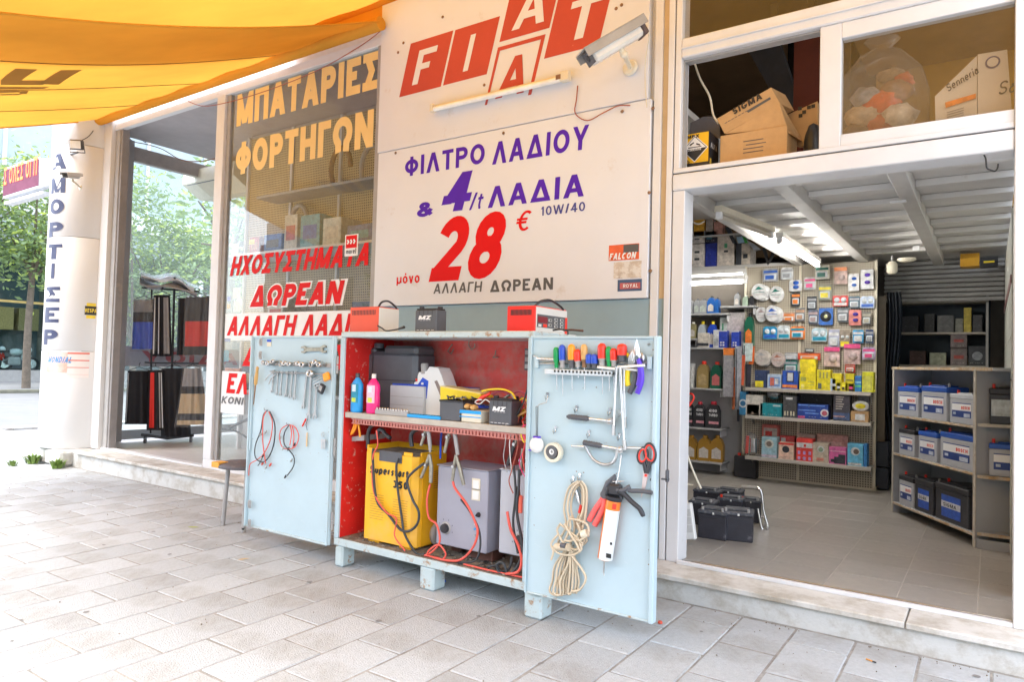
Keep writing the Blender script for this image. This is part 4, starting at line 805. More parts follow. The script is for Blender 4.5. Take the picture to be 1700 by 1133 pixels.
wrench(D(503, 581, .012), D(537, 580, .012), .042, .045, 'chunky_spanner', 'short rusty double ended spanner alone near the top of the left door', m=m_clamp, ring=False, th=.012)
oc = thing('orange_clip', 'orange plastic clip with steel keys at the right end of the hook strip', 'clip', D(542, 628, .02)); M_ = Matrix.Translation(D(542, 626, .03)) @ Matrix.Rotation(R(-20), 4, 'Y'); obj('body', MB().box((-.028, -.012, -.028), (.028, .012, .028), .006, M_), m_orp, oc)
for k in range(4): mb = MB(); mb.tube([D(536, 622+k*5, .03), D(520, 630+k*5, .028)], .003, 5); obj('key', mb, m_steel, oc)
M_ = Matrix.Translation(D(534, 646, .03)) @ Matrix.Rotation(R(25), 4, 'Y'); mb = MB(); mb.box((-.022, -.012, -.033), (.022, .012, .033), .004, M_); t = thing('small_black_box', 'small black flat box hanging below the orange clip', 'box', D(534, 646, .03)); obj('body', mb, m_black, t); obj('panel', MB().box((-.014, -.0135, -.012), (.014, -.0125, .022), 0, M_), m_alug, t)
q = D(429, 620, .035); t = thing('wood_handle_tool', 'tool with a long brown wooden handle hung on the left edge of the left door', 'tool', q); mb = MB(); mb.lathe([(.006, 0), (.013, .01), (.014, .06), (.010, .11), (.012, .13), (.006, .14)], D(424, 640, .03), V(.12, 0, 1), n=12); obj('handle', mb, m_woodh, t); mb = MB(); mb.cyl(D(424, 640, .03), D(421, 672, .02), .006, .003); obj('blade', mb, m_rust, t)
# test leads
def leads(specs, name, label, hook):
    t = thing(name, label, 'test leads', D(*hook)); mb = MB(); q = D(*hook); mb.tube([q, q+V(0, -.025, 0), q+V(0, -.03, .015)], .0035, 5); obj('hook', mb, m_chrome, t)
    for pts, m_, r_, o_ in specs: obj('wire', cable([D(x, y, .012+o_+.006*((i*37) % 3)) for i, (x, y) in enumerate(pts)], r_, 5, 6), m_, t)
    return t
t = leads([([(444, 682), (437, 690), (433, 715), (424, 740), (424, 760), (436, 768), (447, 758), (455, 735), (456, 705), (448, 684)], m_bw, .0045, .004), ([(442, 683), (437, 695), (436, 720), (437, 742), (441, 770)], m_rw, .004, .008), ([(446, 684), (452, 700), (450, 725), (443, 745), (435, 757)], m_rw, .004, .0), ([(436, 757), (425, 765), (415, 772), (413, 790)], m_rw, .0035, .002), ([(437, 757), (432, 768), (428, 774)], m_bw, .003, .01)], 'looped_test_leads', 'big loop of red and black test leads with clips, left on the left door', (444, 681))
for x, y, m_ in ((436, 770, m_rw), (449, 772, m_rw), (437, 757, m_bw), (433, 722, m_steel), (441, 718, m_steel), (442, 776, m_steel)): mb = MB(); q = D(x, y, .02); mb.tube([q+V(-.012, 0, -.014), q, q+V(.014, -.004, .012)], [.004, .009, .004], 7); obj('clip', mb, m_, t)
t = leads([([(478, 706), (468, 712), (464, 725), (468, 742), (478, 746), (490, 742), (496, 725), (490, 710), (481, 706)], m_rw, .0035, .004), ([(480, 706), (472, 720), (472, 738), (480, 748), (488, 760), (487, 775), (477, 790)], m_bw, .004, .006), ([(481, 706), (484, 720), (481, 740)], m_rw, .0035, .01), ([(485, 707), (488, 725), (486, 745)], m_rw, .0035, .0)], 'small_test_leads', 'smaller bunch of red and black leads right of the big loop', (481, 705))
for x, y, m_ in ((470, 745, m_steel), (479, 746, m_bw), (489, 739, m_bw), (474, 792, m_black), (465, 728, m_steel), (484, 765, m_steel)): mb = MB(); q = D(x, y, .02); mb.tube([q+V(-.010, 0, -.012), q, q+V(.010, -.004, .014)], [.004, .008, .004], 7); obj('clip', mb, m_, t)
t = thing('red_probe', 'small red probe hanging below the longest spanner', 'probe', D(506, 698, .012)); mb = MB(); mb.cyl(D(508, 696, .012), D(502, 708, .012), .006); obj('handle', mb, m_redp, t); mb = MB(); mb.tube([D(509, 688, .01), D(511, 696, .01), D(508, 705, .01), D(510, 715, .008)], .002, 5); obj('wire', mb, m_bw, t)
mb = MB(); mb.lathe([(.006, 0), (.005, .09), (.002, .1)], D(509, 742, .008), n=8); tag(obj('wooden_stick', mb, mat('pale wood', (.7, .5, .28), .6)), 'thin pale wooden stick hanging on the left door', 'stick')
t = thing('key_bunch', 'bunch of small keys on a ring at the right of the left door', 'keys', D(536, 728, .01)); mb = MB(); mb.tube([D(536, 722, .012)+V(.012*math.cos(a*.6), 0, .016*math.sin(a*.6)) for a in range(11)], .0018, 5, closed=True); obj('ring', mb, m_steel, t)
for i, dx in enumerate((-2, 0.5, 3)): mb = MB(); q = D(536+dx, 735, .012+.003*i); mb.box(q+V(-.005, 0, -.045), q+V(.005, .002, .01), .001); mb.cyl(q+V(0, -.001, .012), q+V(0, .003, .012), .010, n=10); obj('key', mb, m_steel, t)
# --- screwdriver rack on the right door
t = thing('screwdriver_rack', 'pierced grey rail near the top of the right door holding screwdrivers', 'tool rail', D(965, 620))
a, b = D(912, 617, .0), D(1023, 622, .0); mb = MB(); mb.box(V(a.x, a.y-.055, a.z-.016), V(b.x, a.y, a.z+.013), .004); obj('rail', mb, mat('rail enamel', (.60, .66, .70), .4, var=.04), t)
mb = MB()
for i in range(17): q = D(921+i*6.1, 616.5+i*.25, .056); mb.box(q+V(-.005, -.001, -.006), q+V(.005, .001, .006), .001)
obj('slot', mb, m_dark, t, kind='stuff')
for x in (893, 1080): q = D(x, 602 if x > 900 else 601); mb = MB(); mb.box(q+V(-.012, -.02, -.035), q+V(.014, 0, .03), .003); obj('bracket', mb, m_cab, t)
mb = MB(); mb.cyl(D(893, 604, .01), D(1080, 603, .01), .004); obj('rod', mb, m_steel, t); mb = MB(); mb.cyl(D(893, 599, .01), D(930, 599, .01), .004); obj('rod', mb, m_steel, t)
def screwdriver(x, ytop, ybot, ytip, w, m1, m2, label, off=.032, shape=0):
    p0 = D(x, ytop, off); p1 = D(x+(.8 if ytip else 0), ybot, off); L_ = (p0-p1).length; r_ = w*.5; ax = (p0-p1).normalized(); t_ = thing('screwdriver', label, 'screwdriver', p1, group='screwdrivers standing in the door rail')
    prof = [(r_*.62, 0), (r_*.7, L_*.1), (r_*.62, L_*.2), (r_*.95, L_*.34), (r_, L_*.6), (r_*.98, L_*.85), (r_*.7, L_*.96), (r_*.3, L_)]
    obj('handle', MB().lathe(prof[3:] if m2 else prof, p1, ax, n=12, smooth=shape == 0), m1, t_)
    if m2: obj('collar', MB().lathe(prof[:4], p1, ax, n=12), m2, t_)
    if ytip: tip = D(x+1.5, ytip, off-.005); mb = MB(); mb.cyl(p1, tip, .0035, .003, 8); obj('shaft', mb, m_chrome, t_)
    return t_
ZX = lambda v: 860+v/4.356
ZY = lambda v: 540+v/4.356
sds = [(275, 160, 310, 470, .034, m_grn, None, 'green screwdriver leftmost in the door rail'), (318, 142, 312, 515, .038, m_bluep, m_alug, 'blue and grey screwdriver second from the left'), (386, 138, 312, 475, .042, m_orp, m_dgrey, 'orange and grey screwdriver in the door rail'),
       (430, 175, 305, 380, .040, m_redp, m_alug, 'short red screwdriver next to the wooden one'), (477, 138, 308, 468, .038, m_woodh, m_rust, 'wooden handled screwdriver in the door rail'), (512, 208, 312, None, .036, m_bluep, m_dgrey, 'left of the two short blue screwdrivers'), (552, 210, 314, None, .040, m_bluep, m_dgrey, 'right of the two short blue screwdrivers'),
       (606, 132, 300, 500, .046, m_redp, m_alug, 'tall red screwdriver with a pale end, left of the green one'), (655, 155, 300, 475, .034, m_grn, None, 'green screwdriver between the red ones'), (690, 168, 300, 520, .038, m_redp, m_alug, 'red screwdriver right of the green one'), (752, 136, 262, None, .052, m_redp, m_dgrey, 'thick red screwdriver at the right end of the rail')]
for x, a, b, tp, w_, m1, m2, lb in sds: screwdriver(ZX(x), ZY(a), ZY(b), ZY(tp) if tp else None, w_, m1, m2, lb)
# T-bar handles and rods
def rod(pts, r_, m_, name, label, cat, off=.02, group=None): mb = MB(); mb.tube([D(ZX(x), ZY(y), off) for x, y in pts], r_, 8); return tag(obj(name, mb, m_), label, cat, group)
def tbar(top0, top1, j, bot, label, off=.05):
    t_ = thing('t_handle_wrench', label, 'wrench', D(ZX(j[0]), ZY(j[1]), off), group='long t handled wrenches on the right door'); mb = MB(); mb.tube([D(ZX(top0[0]), ZY(top0[1]), off), D(ZX(top1[0]), ZY(top1[1]), off)], .007, 8); obj('handle', mb, m_wp, t_)
    mb = MB(); mb.tube([D(ZX(j[0]), ZY(j[1]), off), D(ZX(bot[0]), ZY(bot[1]), off-.02)], .0075, 8); obj('shaft', mb, m_chrome, t_); mb = MB(); a_, b_ = D(ZX(j[0]), ZY(j[1]), off), D(ZX(bot[0]), ZY(bot[1]), off-.02); v_ = (a_-b_).normalized(); mb.cyl(b_-v_*.03, b_+v_*.02, .010); obj('socket_end', mb, m_steel, t_)
tbar((575, 305), (705, 318), (715, 300), (692, 755), 'leftmost long t handled wrench with its bar to the left')
tbar((720, 305), (915, 292), (738, 300), (770, 860), 'longest t handled wrench running down to the lower bars', .06)
tbar((715, 312), (880, 328), (768, 300), (772, 700), 'right t handled wrench behind the longest one', .04)
def ratchet(h0, h1, e, pts, label, off=.03):
    t_ = thing('breaker_bar', label, 'ratchet', D(ZX(h0[0]), ZY(h0[1]), off)); a_, b_, e_ = [D(ZX(p[0]), ZY(p[1]), off) for p in (h0, h1, e)]; ax = (b_-a_); L_ = ax.length
    obj('grip', MB().lathe([(.009, 0), (.015, .004)]+[(.0155 if i % 2 else .013, .01+i*(L_-.02)/12) for i in range(13)]+[(.010, L_)], a_, ax, n=12), m_dgrey, t_); mb = MB(); mb.cyl(b_, e_, .0075, .0075, 10); obj('shaft', mb, m_chrome, t_)
    mb = MB(); mb.cyl(e_+V(0, -.015, 0), e_+V(0, .015, 0), .019, n=14); mb.sphere(e_+V(0, -.015, 0), .013); obj('head', mb, m_steel, t_); return t_
t = ratchet((385, 665), (515, 678), (670, 695), None, 'ratchet with a black ribbed grip hung level on the right door'); mb = MB(); q = D(ZX(378), ZY(664), .03); mb.cyl(q+V(-.02, 0, 0), q+V(.01, 0, 0), .008); mb.cyl(q+V(0, -.012, 0), q+V(0, .012, 0), .013); obj('end_cap', mb, m_dgrey, t)
for x, y in ((425, 620), (665, 640), (740, 650), (515, 800), (735, 820), (215, 525), (272, 770), (448, 1110), (400, 1130)): q = D(ZX(x), ZY(y)); mb = MB(); mb.tube([q+V(0, 0, .02), q, q+V(0, -.02, -.01), q+V(0, -.03, .012)], .003, 5); mb.cyl(q+V(0, .0, .02), q+V(0, -.004, .02), .009, n=8); obj('wall_hook', mb, m_chrome, dr)
t = ratchet((472, 850), (608, 876), (745, 900), None, 'long bar with black grip and a curved handle lower on the right door', .035)
mb = MB(); mb.cyl(D(ZX(388), ZY(876), .035), D(ZX(480), ZY(880), .035), .006); obj('pin', mb, m_chrome, t); mb = MB(); mb.cyl(D(ZX(755), ZY(888), .03), D(ZX(930), ZY(893), .03), .0065); obj('shaft', mb, m_chrome, t)
mb = MB(); mb.tube(smooth_pts([D(ZX(x), ZY(y), .03) for x, y in ((480, 862), (495, 890), (520, 940), (560, 985), (620, 1010), (680, 1000), (708, 960), (718, 905))]), .008, 8); obj('curved_handle', mb, m_steel, t)
rod([(748, 940), (735, 1040), (718, 1133), (700, 1240)], .0045, m_chrome, 'thin_rod', 'thin bright rod hanging down from the lower bar to the sealant gun', 'rod', .03)
# tape measure pendant and tape roll
t = thing('white_pendant_case', 'round white and violet case hanging on a black cord at the door edge', 'case', D(888, 740, .02)); q = D(ZX(135), ZY(868), .03)
mb = MB(); mb.lathe([(.012, -.016), (.040, -.012), (.044, 0), (.040, .012), (.012, .016)], q, (0, -1, 0), n=20); obj('case', mb, m_wp, t); mb = MB(); mb.box(q+V(-.02, -.012, .036), q+V(.02, .012, .048), .003); mb.box(q+V(-.05, -.008, -.035), q+V(-.02, .008, -.028), .003); obj('trim', mb, m_vio, t)
mb = MB(); a_ = D(ZX(137), ZY(590), .03); mb.tube([q+V(-.004, 0, .045), a_+V(-.006, 0, 0), a_+V(.006, 0, .004), q+V(.004, 0, .045)], .0022, 5); obj('cord', mb, m_dark, t); mb = MB(); mb.tube([D(ZX(215), ZY(525), .02), D(ZX(205), ZY(560), .03), D(ZX(150), ZY(578), .035), D(ZX(137), ZY(592), .035)], .003, 6); obj('bracket', mb, m_steel, t)
def ring(mb, cc, r0, r1, d_, n=28):
    k = n; A = [cc+V(r0*math.cos(2*PI*i/k), -d_/2, r0*math.sin(2*PI*i/k)) for i in range(k)]; B = [cc+V(r1*math.cos(2*PI*i/k), -d_/2, r1*math.sin(2*PI*i/k)) for i in range(k)]; dd = V(0, d_, 0)
    vs = A+B+[q_+dd for q_ in A]+[q_+dd for q_ in B]; fs = []
    for i in range(k):
        j = (i+1) % k; fs += [(i, j, k+j, k+i), (2*k+i, 3*k+i, 3*k+j, 2*k+j), (i, 2*k+i, 2*k+j, j), (k+i, k+j, 3*k+j, 3*k+i)]
    mb.add(vs, fs); return mb
t = thing('tape_roll', 'cream roll of masking tape with a dark roll inside it on a hook', 'tape', D(ZX(258), ZY(922), .03)); q = D(ZX(258), ZY(922), .03); obj('roll', ring(MB(), q, .052, .036, .03), m_offw, t); q2 = q+V(-.004, -.002, .004); obj('inner_roll', ring(MB(), q2, .034, .016, .034), m_greyv, t); obj('core', ring(MB(), q2, .0155, .008, .03), m_wp, t)
# pliers
def pliers(tip, piv, h1, h2, mh1, mh2, name, label, off=.03, jaw=m_steel, wj=.012, wh=.010):
    t_ = thing(name, label, 'pliers', D(*piv, off)); T_, Pv, A_, B_ = D(*tip, off), D(*piv, off), [D(*q_, off) for q_ in h1], [D(*q_, off) for q_ in h2]
    s_ = (T_-Pv).cross(V(0, 1, 0)).normalized()*wj*.6
    mb = MB(); mb.tube([Pv+s_, (Pv+T_)/2+s_*1.4, T_+s_*.2], [wj*.9, wj, wj*.25], 8); mb.tube([Pv-s_, (Pv+T_)/2-s_*1.4, T_-s_*.2], [wj*.9, wj, wj*.25], 8); mb.cyl(Pv-V(0, .014, 0), Pv+V(0, .012, 0), wj*1.3, n=14); obj('jaws', mb, jaw, t_)
    for ps, m_ in ((A_, mh1), (B_, mh2)): mb = MB(); pts = smooth_pts([Pv]+ps, 4); mb.tube(pts, [wh*(.7+.5*min(1, i/4)) for i in range(len(pts))], 8); obj('handle', mb, m_, t_)
    return t_
q_ = lambda *a: [(ZX(x), ZY(y)) for x, y in a]
pliers(q_((858, 105))[0], q_((865, 235))[0], q_((885, 300), (893, 400), (862, 495)), q_((880, 290), (884, 360), (872, 440)), m_vio, m_vio, 'long_nose_pliers', 'long nosed pliers with violet grips at the right end of the rail', .045, m_chrome, .008, .012)
pliers(q_((835, 180))[0], q_((825, 285))[0], q_((795, 330), (790, 400), (798, 440)), q_((835, 330), (850, 400), (806, 492)), m_yp, m_dgrey, 'combination_pliers', 'pliers with yellow and grey grips left of the violet ones', .03, m_steel, .014, .012)
pliers(q_((890, 200))[0], q_((893, 260))[0], q_((830, 250), (800, 225), (785, 210)), q_((860, 280), (810, 300), (785, 295)), m_yp, m_dgrey, 'side_cutters', 'small cutters lying behind the two pliers', .015, m_steel, .012, .008)
# scissors
t = thing('scissors', 'black and red handled scissors hanging at the right edge of the right door', 'scissors', D(1072, 780, .025))
def loop(cx, cy, rx, ry, off=.03, n=20, rot=0): return [D(cx+rx*math.cos(a_)*math.cos(rot)-ry*math.sin(a_)*math.sin(rot), cy+rx*math.cos(a_)*math.sin(rot)+ry*math.sin(a_)*math.cos(rot), off) for a_ in [2*PI*i/n for i in range(n)]]
for (cx, cy, rx, ry, rot) in ((1067, 757, 7, 12, .15), (1079, 753, 8, 15, -.15)):
    obj('grip', MB().tube(loop(cx, cy, rx+1, ry+1, .03, rot=rot), .007, 7, closed=True), m_black, t); obj('grip_lining', MB().tube(loop(cx, cy, rx-1, ry-1.5, .033, rot=rot), .005, 6, closed=True), m_redp, t)
mb = MB(); mb.tube([D(1069, 768, .03), D(1073, 786, .03)], [.010, .012], 8); mb.tube([D(1080, 766, .03), D(1074, 786, .03)], [.010, .012], 8); obj('shank', mb, m_black, t)
mb = MB(); mb.poly3([D(1068, 782, .034), D(1077, 783, .034), D(1071, 812, .034), D(1064, 826, .034)], V(0, .003, 0)); mb.poly3([D(1071, 782, .03), D(1078, 784, .03), D(1073, 805, .03), D(1064, 828, .03)], V(0, .003, 0)); obj('blade', mb, mat('pinkish blade', (.62, .52, .50), .35, .6), t); mb = MB(); mb.cyl(D(1072, 790, .04), D(1072, 790, .03), .007, n=12); obj('rivet', mb, m_redp, t)
# snips with pink red grips
YX = lambda v: 860+v/3.908
YY = lambda v: 760+v/3.908
y_ = lambda *a: [(YX(x), YY(y)) for x, y in a]
pliers(y_((632, 112))[0], y_((565, 240))[0], y_((535, 290), (500, 340), (462, 410)), y_((560, 300), (545, 350), (497, 440)), mat('salmon grip', (.78, .13, .12), .45), MATS['salmon grip'], 'tin_snips', 'tin snips with salmon red grips left of the sealant gun', .03, m_dgrey, .016, .013)
# sealant gun
t = thing('sealant_gun', 'black sealant gun holding an orange and white cartridge, hung upside down', 'sealant gun', D(1013, 870, .03))
a_, b_ = D(YX(622), YY(272), .04), D(YX(563), YY(662), .04); ax = (b_-a_); L_ = ax.length
mb = MB(); n_ = 22; u_ = Vector((1, 0, 0)); u_ = (u_-ax.normalized()*u_.dot(ax.normalized())).normalized(); w_ = ax.normalized().cross(u_)
def halfcyl(r_, f0, f1, a0, a1, k=14):
    mb = MB(); mb.sheet(lambda u, v: a_+ax*(f0+(f1-f0)*v)+(u_*math.cos(R(a0+(a1-a0)*u))+w_*math.sin(R(a0+(a1-a0)*u)))*r_, k, 1); return mb
fr_side = 1 if w_.y < 0 else -1
obj('cartridge', MB().lathe([(.036, 0), (.038, .004), (.038, L_-.004), (.03, L_)], a_, ax, n=24), mat('cartridge orange', (.92, .22, .02), .35), t)
obj('label_wrap', halfcyl(.0388, .16, .985, 85*fr_side+35*fr_side, -15*fr_side), m_wp, t); obj('label_mark', halfcyl(.0394, .04, .13, 40*fr_side, 70*fr_side, 4), m_redp, t)
mb = MB(); q = D(YX(595), YY(640), .082); mb.box(q+V(-.02, -.001, -.012), q+V(.008, 0, .01)); mb.box(q+V(.0, -.001, .055), q+V(.012, 0, .068)); obj('smudge', mb, m_dark, t)
mb = MB(); mb.lathe([(.042, -.006), (.043, .012), (.034, .014)], a_-ax*.03, ax, n=20); mb.tube([a_-ax*.03+u_*.04, a_-ax*.12+u_*.03, a_-ax*.2], .012, 8); mb.tube([a_-ax*.03-u_*.04, a_-ax*.14-u_*.04, a_-ax*.2], .014, 8); mb.box(a_-ax*.16+V(-.035, -.02, -.03), a_-ax*.16+V(.035, .02, .03), .01); obj('yoke', mb, m_black, t)
mb = MB(); mb.tube(smooth_pts([D(YX(x), YY(y), .05) for x, y in ((655, 215), (690, 240), (740, 290), (790, 335), (815, 385))]), [.018, .018, .017, .016, .015, .014, .013, .013, .013, .013, .013, .013, .013, .013, .013, .013, .013, .013, .013, .012, .008], 8); obj('trigger', mb, m_black, t)
mb = MB(); mb.tube(smooth_pts([D(YX(x), YY(y), .055) for x, y in ((640, 215), (690, 212), (720, 190), (720, 215), (790, 218), (870, 230))], 3), .011, 8); obj('grip', mb, m_dgrey, t)
mb = MB(); mb.cyl(D(YX(560), YY(665), .04), D(YX(556), YY(750), .035), .004); mb.cyl(D(YX(556), YY(750), .035), D(YX(560), YY(768), .035), .003); obj('nozzle_pin', mb, m_steel, t)
mb = MB(); mb.cyl(a_-ax*.2, D(YX(640), YY(150), .04), .004); mb.tube([D(YX(615), YY(158), .04), D(YX(690), YY(155), .04)], .003, 6); obj('push_rod', mb, m_chrome, t)
# coiled cream extension cord
t = thing('coiled_cord', 'cream extension cord coiled and knotted hanging on the right door', 'cord', D(945, 880, .03)); m_cord = mat('cream cord', (.60, .50, .36), .6, var=.08)
random.seed(3)
for k in range(7):
    s_ = k-3; pts = [(400+s_*6, 155), (345+s_*9, 200+k*5), (318+s_*10+k, 330), (340+s_*14, 450), (300+s_*20, 560), (350+s_*8, 610)] if k % 2 else [(400+s_*5, 158), (430+s_*5, 210), (428+s_*5, 330), (400+s_*8, 440), (420-s_*9, 540), (360+s_*10, 620)]
    obj('loop', cable([D(YX(x), YY(y), .018+.012*(k % 4)) for x, y in pts], .0062, 5, 6), m_cord, t)
for k in range(8):
    s_ = k-3.5; pts = [(330+s_*6, 600), (310+s_*20, 700), (300+s_*22, 800), (290+s_*24, 870+6*(k % 3)), (320+s_*18, 895-4*k), (325+s_*20, 800), (345+s_*8, 690), (345+s_*4, 610)]
    obj('loop', cable([D(YX(x), YY(y), .018+.011*((k*3) % 4)) for x, y in pts], .0062, 5, 6), m_cord, t)
for k, pts in enumerate([[(270, 440), (255, 480), (300, 560), (380, 600), (400, 540), (330, 480), (270, 430)], [(250, 560), (230, 590), (270, 625), (350, 635), (410, 600), (400, 560)], [(340, 400), (400, 410), (450, 440), (455, 500), (400, 540)], [(350, 380), (320, 440), (360, 520), (420, 560), (380, 600)], [(260, 500), (215, 560), (230, 610), (215, 665)], [(300, 430), (340, 500), (380, 560), (400, 610)], [(380, 420), (400, 480), (350, 540), (300, 540)], [(350, 640), (410, 720), (440, 790), (400, 860), (350, 870)]]):
    obj('loop', cable([D(YX(x), YY(y), .055+.006*(k % 3)) for x, y in pts], .0062, 5, 6), m_cord, t)
mb = MB(); mb.cyl(D(YX(415), YY(500), .06), D(YX(450), YY(490), .06), .020, n=16); obj('plug', mb, m_offw, t); mb = MB(); mb.cyl(D(YX(250), YY(580), .055), D(YX(330), YY(585), .07), .020, n=14); obj('socket_end', mb, m_cord, t); mb = MB(); mb.cyl(D(YX(280), YY(570), .078), D(YX(310), YY(575), .08), .014, n=12); obj('socket_face', mb, m_dgrey, t)
t = thing('clip_lead', 'steel and red clip lead hanging inside the cream cord loop', 'clip lead', D(YX(385), YY(230), .02)); mb = MB(); mb.tube([D(YX(372), YY(200), .015), D(YX(385), YY(250), .02), D(YX(398), YY(300), .018)], [.006, .012, .006], 7); obj('clip', mb, m_chrome, t); mb = MB(); mb.cyl(D(YX(412), YY(310), .02), D(YX(398), YY(360), .02), .009); obj('grip', mb, m_redp, t)
obj('wire', cable([D(YX(x), YY(y), .012) for x, y in ((350, 300), (350, 250), (380, 190), (415, 250), (412, 310))], .003), m_alug, t)

# --- on top of the cabinet
def charger_top(x0, x1, ytop, ybot, Y, depth, mred, label, front, handle):
    a, b = P(x0, ybot, Y), P(x1, ybot, Y); zt = P((x0+x1)/2, ytop, Y).z; z0 = 1.5875; t_ = thing('battery_charger', label, 'charger', ((a.x+b.x)/2, Y+depth/2, z0))
    mb = MB(); mb.box((a.x, Y, z0), (b.x, Y+depth, zt), .004); obj('housing', mb, mred, t_); mb = MB(); mb.box((b.x+.001, Y+.004, z0), (b.x+.006, Y+depth-.004, zt-.006), .002); fp = obj('side_panel', mb, m_cream, t_)
    n_ = 16
    for i in range(n_): x = a.x+.03+(b.x-a.x-.06)*i/(n_-1); mb = MB(); mb.box((x-.003, Y-.0012, zt-.055), (x+.003, Y+.0, zt-.022)); obj('vent_slot', mb, m_dark, t_)
    if front:
        xx = b.x+.0065; L_ = depth-.008
        def fb(u0, v0, u1, v1, m_, lift=0, nm='control_panel'): mb = MB(); H_ = zt-z0; mb.box((xx+lift, Y+.004+L_*u0, z0+H_*v0), (xx+.0015+lift, Y+.004+L_*u1, z0+H_*v1)); obj(nm, mb, m_, t_)
        fb(.02, .18, .99, .68, m_greyv, 0, 'control_panel'); fb(.92, .0, .995, .68, m_redp, .001, 'red_edge'); fb(.03, .36, .33, .60, mat('dark red meter', (.2, .01, .02), .3), .002, 'meter')
        for u in (.38, .40): pass
        for u, v in ((.37, .25), (.37, .44), (.56, .22), (.56, .36), (.56, .5), (.75, .22), (.75, .36), (.75, .5)): fb(u, v, u+.10, v+.10, m_cream, .002, 'button'); fb(u+.02, v+.02, u+.08, v+.08, m_dark, .004, 'button_mark')
        fb(.05, .2, .14, .3, m_cream, .002, 'button'); fb(.2, .2, .32, .32, m_redp, .002, 'button')
    mb = MB(); mb.tube(smooth_pts([V(b.x-.05, Y+.03+depth*.1, zt+.0), V(b.x-.03, Y+depth*.3, zt+.035), V(b.x-.01, Y+depth*.5, zt+.045), V(b.x-.0, Y+depth*.75, zt+.02), V(b.x-.0, Y+depth*.88, zt-.0)]), .007, 8); obj('handle', mb, m_black, t_); return t_
charger_top(841, 888, 508, 549, 3.40, .36, m_redc2, 'red battery charger with white control panel at the right on the cabinet', True, 0)
charger_top(580, 627, 510, 548, 3.40, .20, m_redc, 'orange red battery charger with plain grey side at the left on the cabinet', False, 0)
t = thing('charger_cable', 'short black cable with a lug beside the left charger on the cabinet', 'cable', P(640, 548, 3.4)); obj('cable', cable([V(*P(x, y, 3.40).to_tuple()) for x, y in ((627, 541), (634, 545), (641, 549.5), (655, 548), (668, 545))], .005), m_bw, t); mb = MB(); mb.tube([P(662, 546, 3.4), P(671, 543.5, 3.4)], [.006, .010], 8); obj('lug', mb, m_black, t)
tag(obj('black_cable_tail', cable([V(q.x, q.y, max(q.z, 1.592)) for q in [P(x, y, 3.36) for x, y in ((918, 549), (930, 547), (938, 550), (942, 554))]]+[P(943, 556, 3.36)], .005), m_bw), 'black cable end falling over the cabinet corner by the right charger', 'cable')
tag(obj('brown_cable_tail', cable([V(q.x, q.y, max(q.z, 1.593)) for q in [P(x, y, 3.45) for x, y in ((936, 549), (948, 548), (960, 549), (968, 555))]], .006), mat('brown rubber', (.10, .04, .03), .5)), 'brown cable end curling at the right corner of the cabinet top', 'cable')
def mzbattery(x0, x1, ytop, ybot, Y, depth, z0, label, txt='MZ'):
    a, b = P(x0, ybot, Y), P(x1, ybot, Y); zt = P((x0+x1)/2, ytop, Y).z; t_ = thing('small_battery', label, 'battery', ((a.x+b.x)/2, Y+depth/2, z0)); H_ = zt-z0; w_ = b.x-a.x
    mb = MB(); mb.box((a.x, Y, z0), (b.x, Y+depth, zt-.012), .004); obj('case', mb, m_dgrey, t_); mb = MB(); mb.box((a.x+.004, Y+.006, zt-.0115), (b.x-.004, Y+depth-.006, zt), .004); obj('lid', mb, m_black, t_)
    for q in ((a.x+.03, Y+.03), (b.x-.03, Y+depth-.03)): mb = MB(); mb.box((q[0]-.014, q[1]-.012, zt), (q[0]+.014, q[1]+.012, zt+.014), .003); obj('terminal', mb, m_black, t_)
    write(txt, V(a.x+w_*.16, Y-.0005, z0+H_*.52), UX, UZ, H_*.17, w_*.56, m_wv, t_, .26, .35, gap=.06); write('-----', V(a.x+w_*.1, Y-.0005, z0+H_*.03), UX, UZ, H_*.1, w_*.8, m_wv, t_, .2); write('----', V(a.x+w_*.25, Y-.0005, z0+H_*.46), UX, UZ, H_*.05, w_*.5, m_wv, t_, .2)
    for i in range(4): x = a.x+w_*(.2+i*.2); mb = MB(); mb.box((x-.002, Y-.001, z0+H_*.72), (x+.002, Y+.0, z0+H_*.9)); obj('rib', mb, m_black, t_)
    return t_
mzbattery(688.5, 724, 512, 549, 3.40, .10, 1.5875, 'small dark motorcycle battery standing alone on top of the cabinet')

# --- shelf contents (shelf top 1.041)
SZ = 1.0415
def flask(px, ybase, w, H_, dpt, m_, mcap, name, label, lab=None, cap=.03, off=0, Y=None, z0=SZ, ch=None):
    q = G(px, ybase, z0) if Y is None else P(px, ybase, Y); t_ = thing(name, label, 'bottle', (q.x, q.y, z0)); w2 = w/2; ch = ch or H_*.13
    prof = [(.90, 0), (1, .03*H_), (1, .45*H_), (.93, .55*H_), (1, .68*H_), (.93, .82*H_), (.62, .92*H_), (.32, H_-.002), (.30, H_)]
    mb = MB(); mb.lathe([(r_*w2, z) for r_, z in prof], (q.x, q.y, z0), n=20, sy=dpt/w); obj('body', mb, m_, t_); mb = MB(); mb.lathe([(cap*.5, H_+.0005), (cap*.52, H_+ch*.2), (cap*.48, H_+ch), (cap*.3, H_+ch)], (q.x+off, q.y, z0), n=14); obj('cap', mb, mcap, t_)
    if lab:
        for (v0, v1, wd, ml) in lab:
            mb = MB(); mb.sheet(lambda u, v: V(q.x+math.cos(R(-90)+(u-.5)*wd)*w2*1.03, q.y+math.sin(R(-90)+(u-.5)*wd)*w2*dpt/w*1.03, z0+H_*(v0+(v1-v0)*v)), 8, 1); obj('label', mb, ml, t_)
    return t_
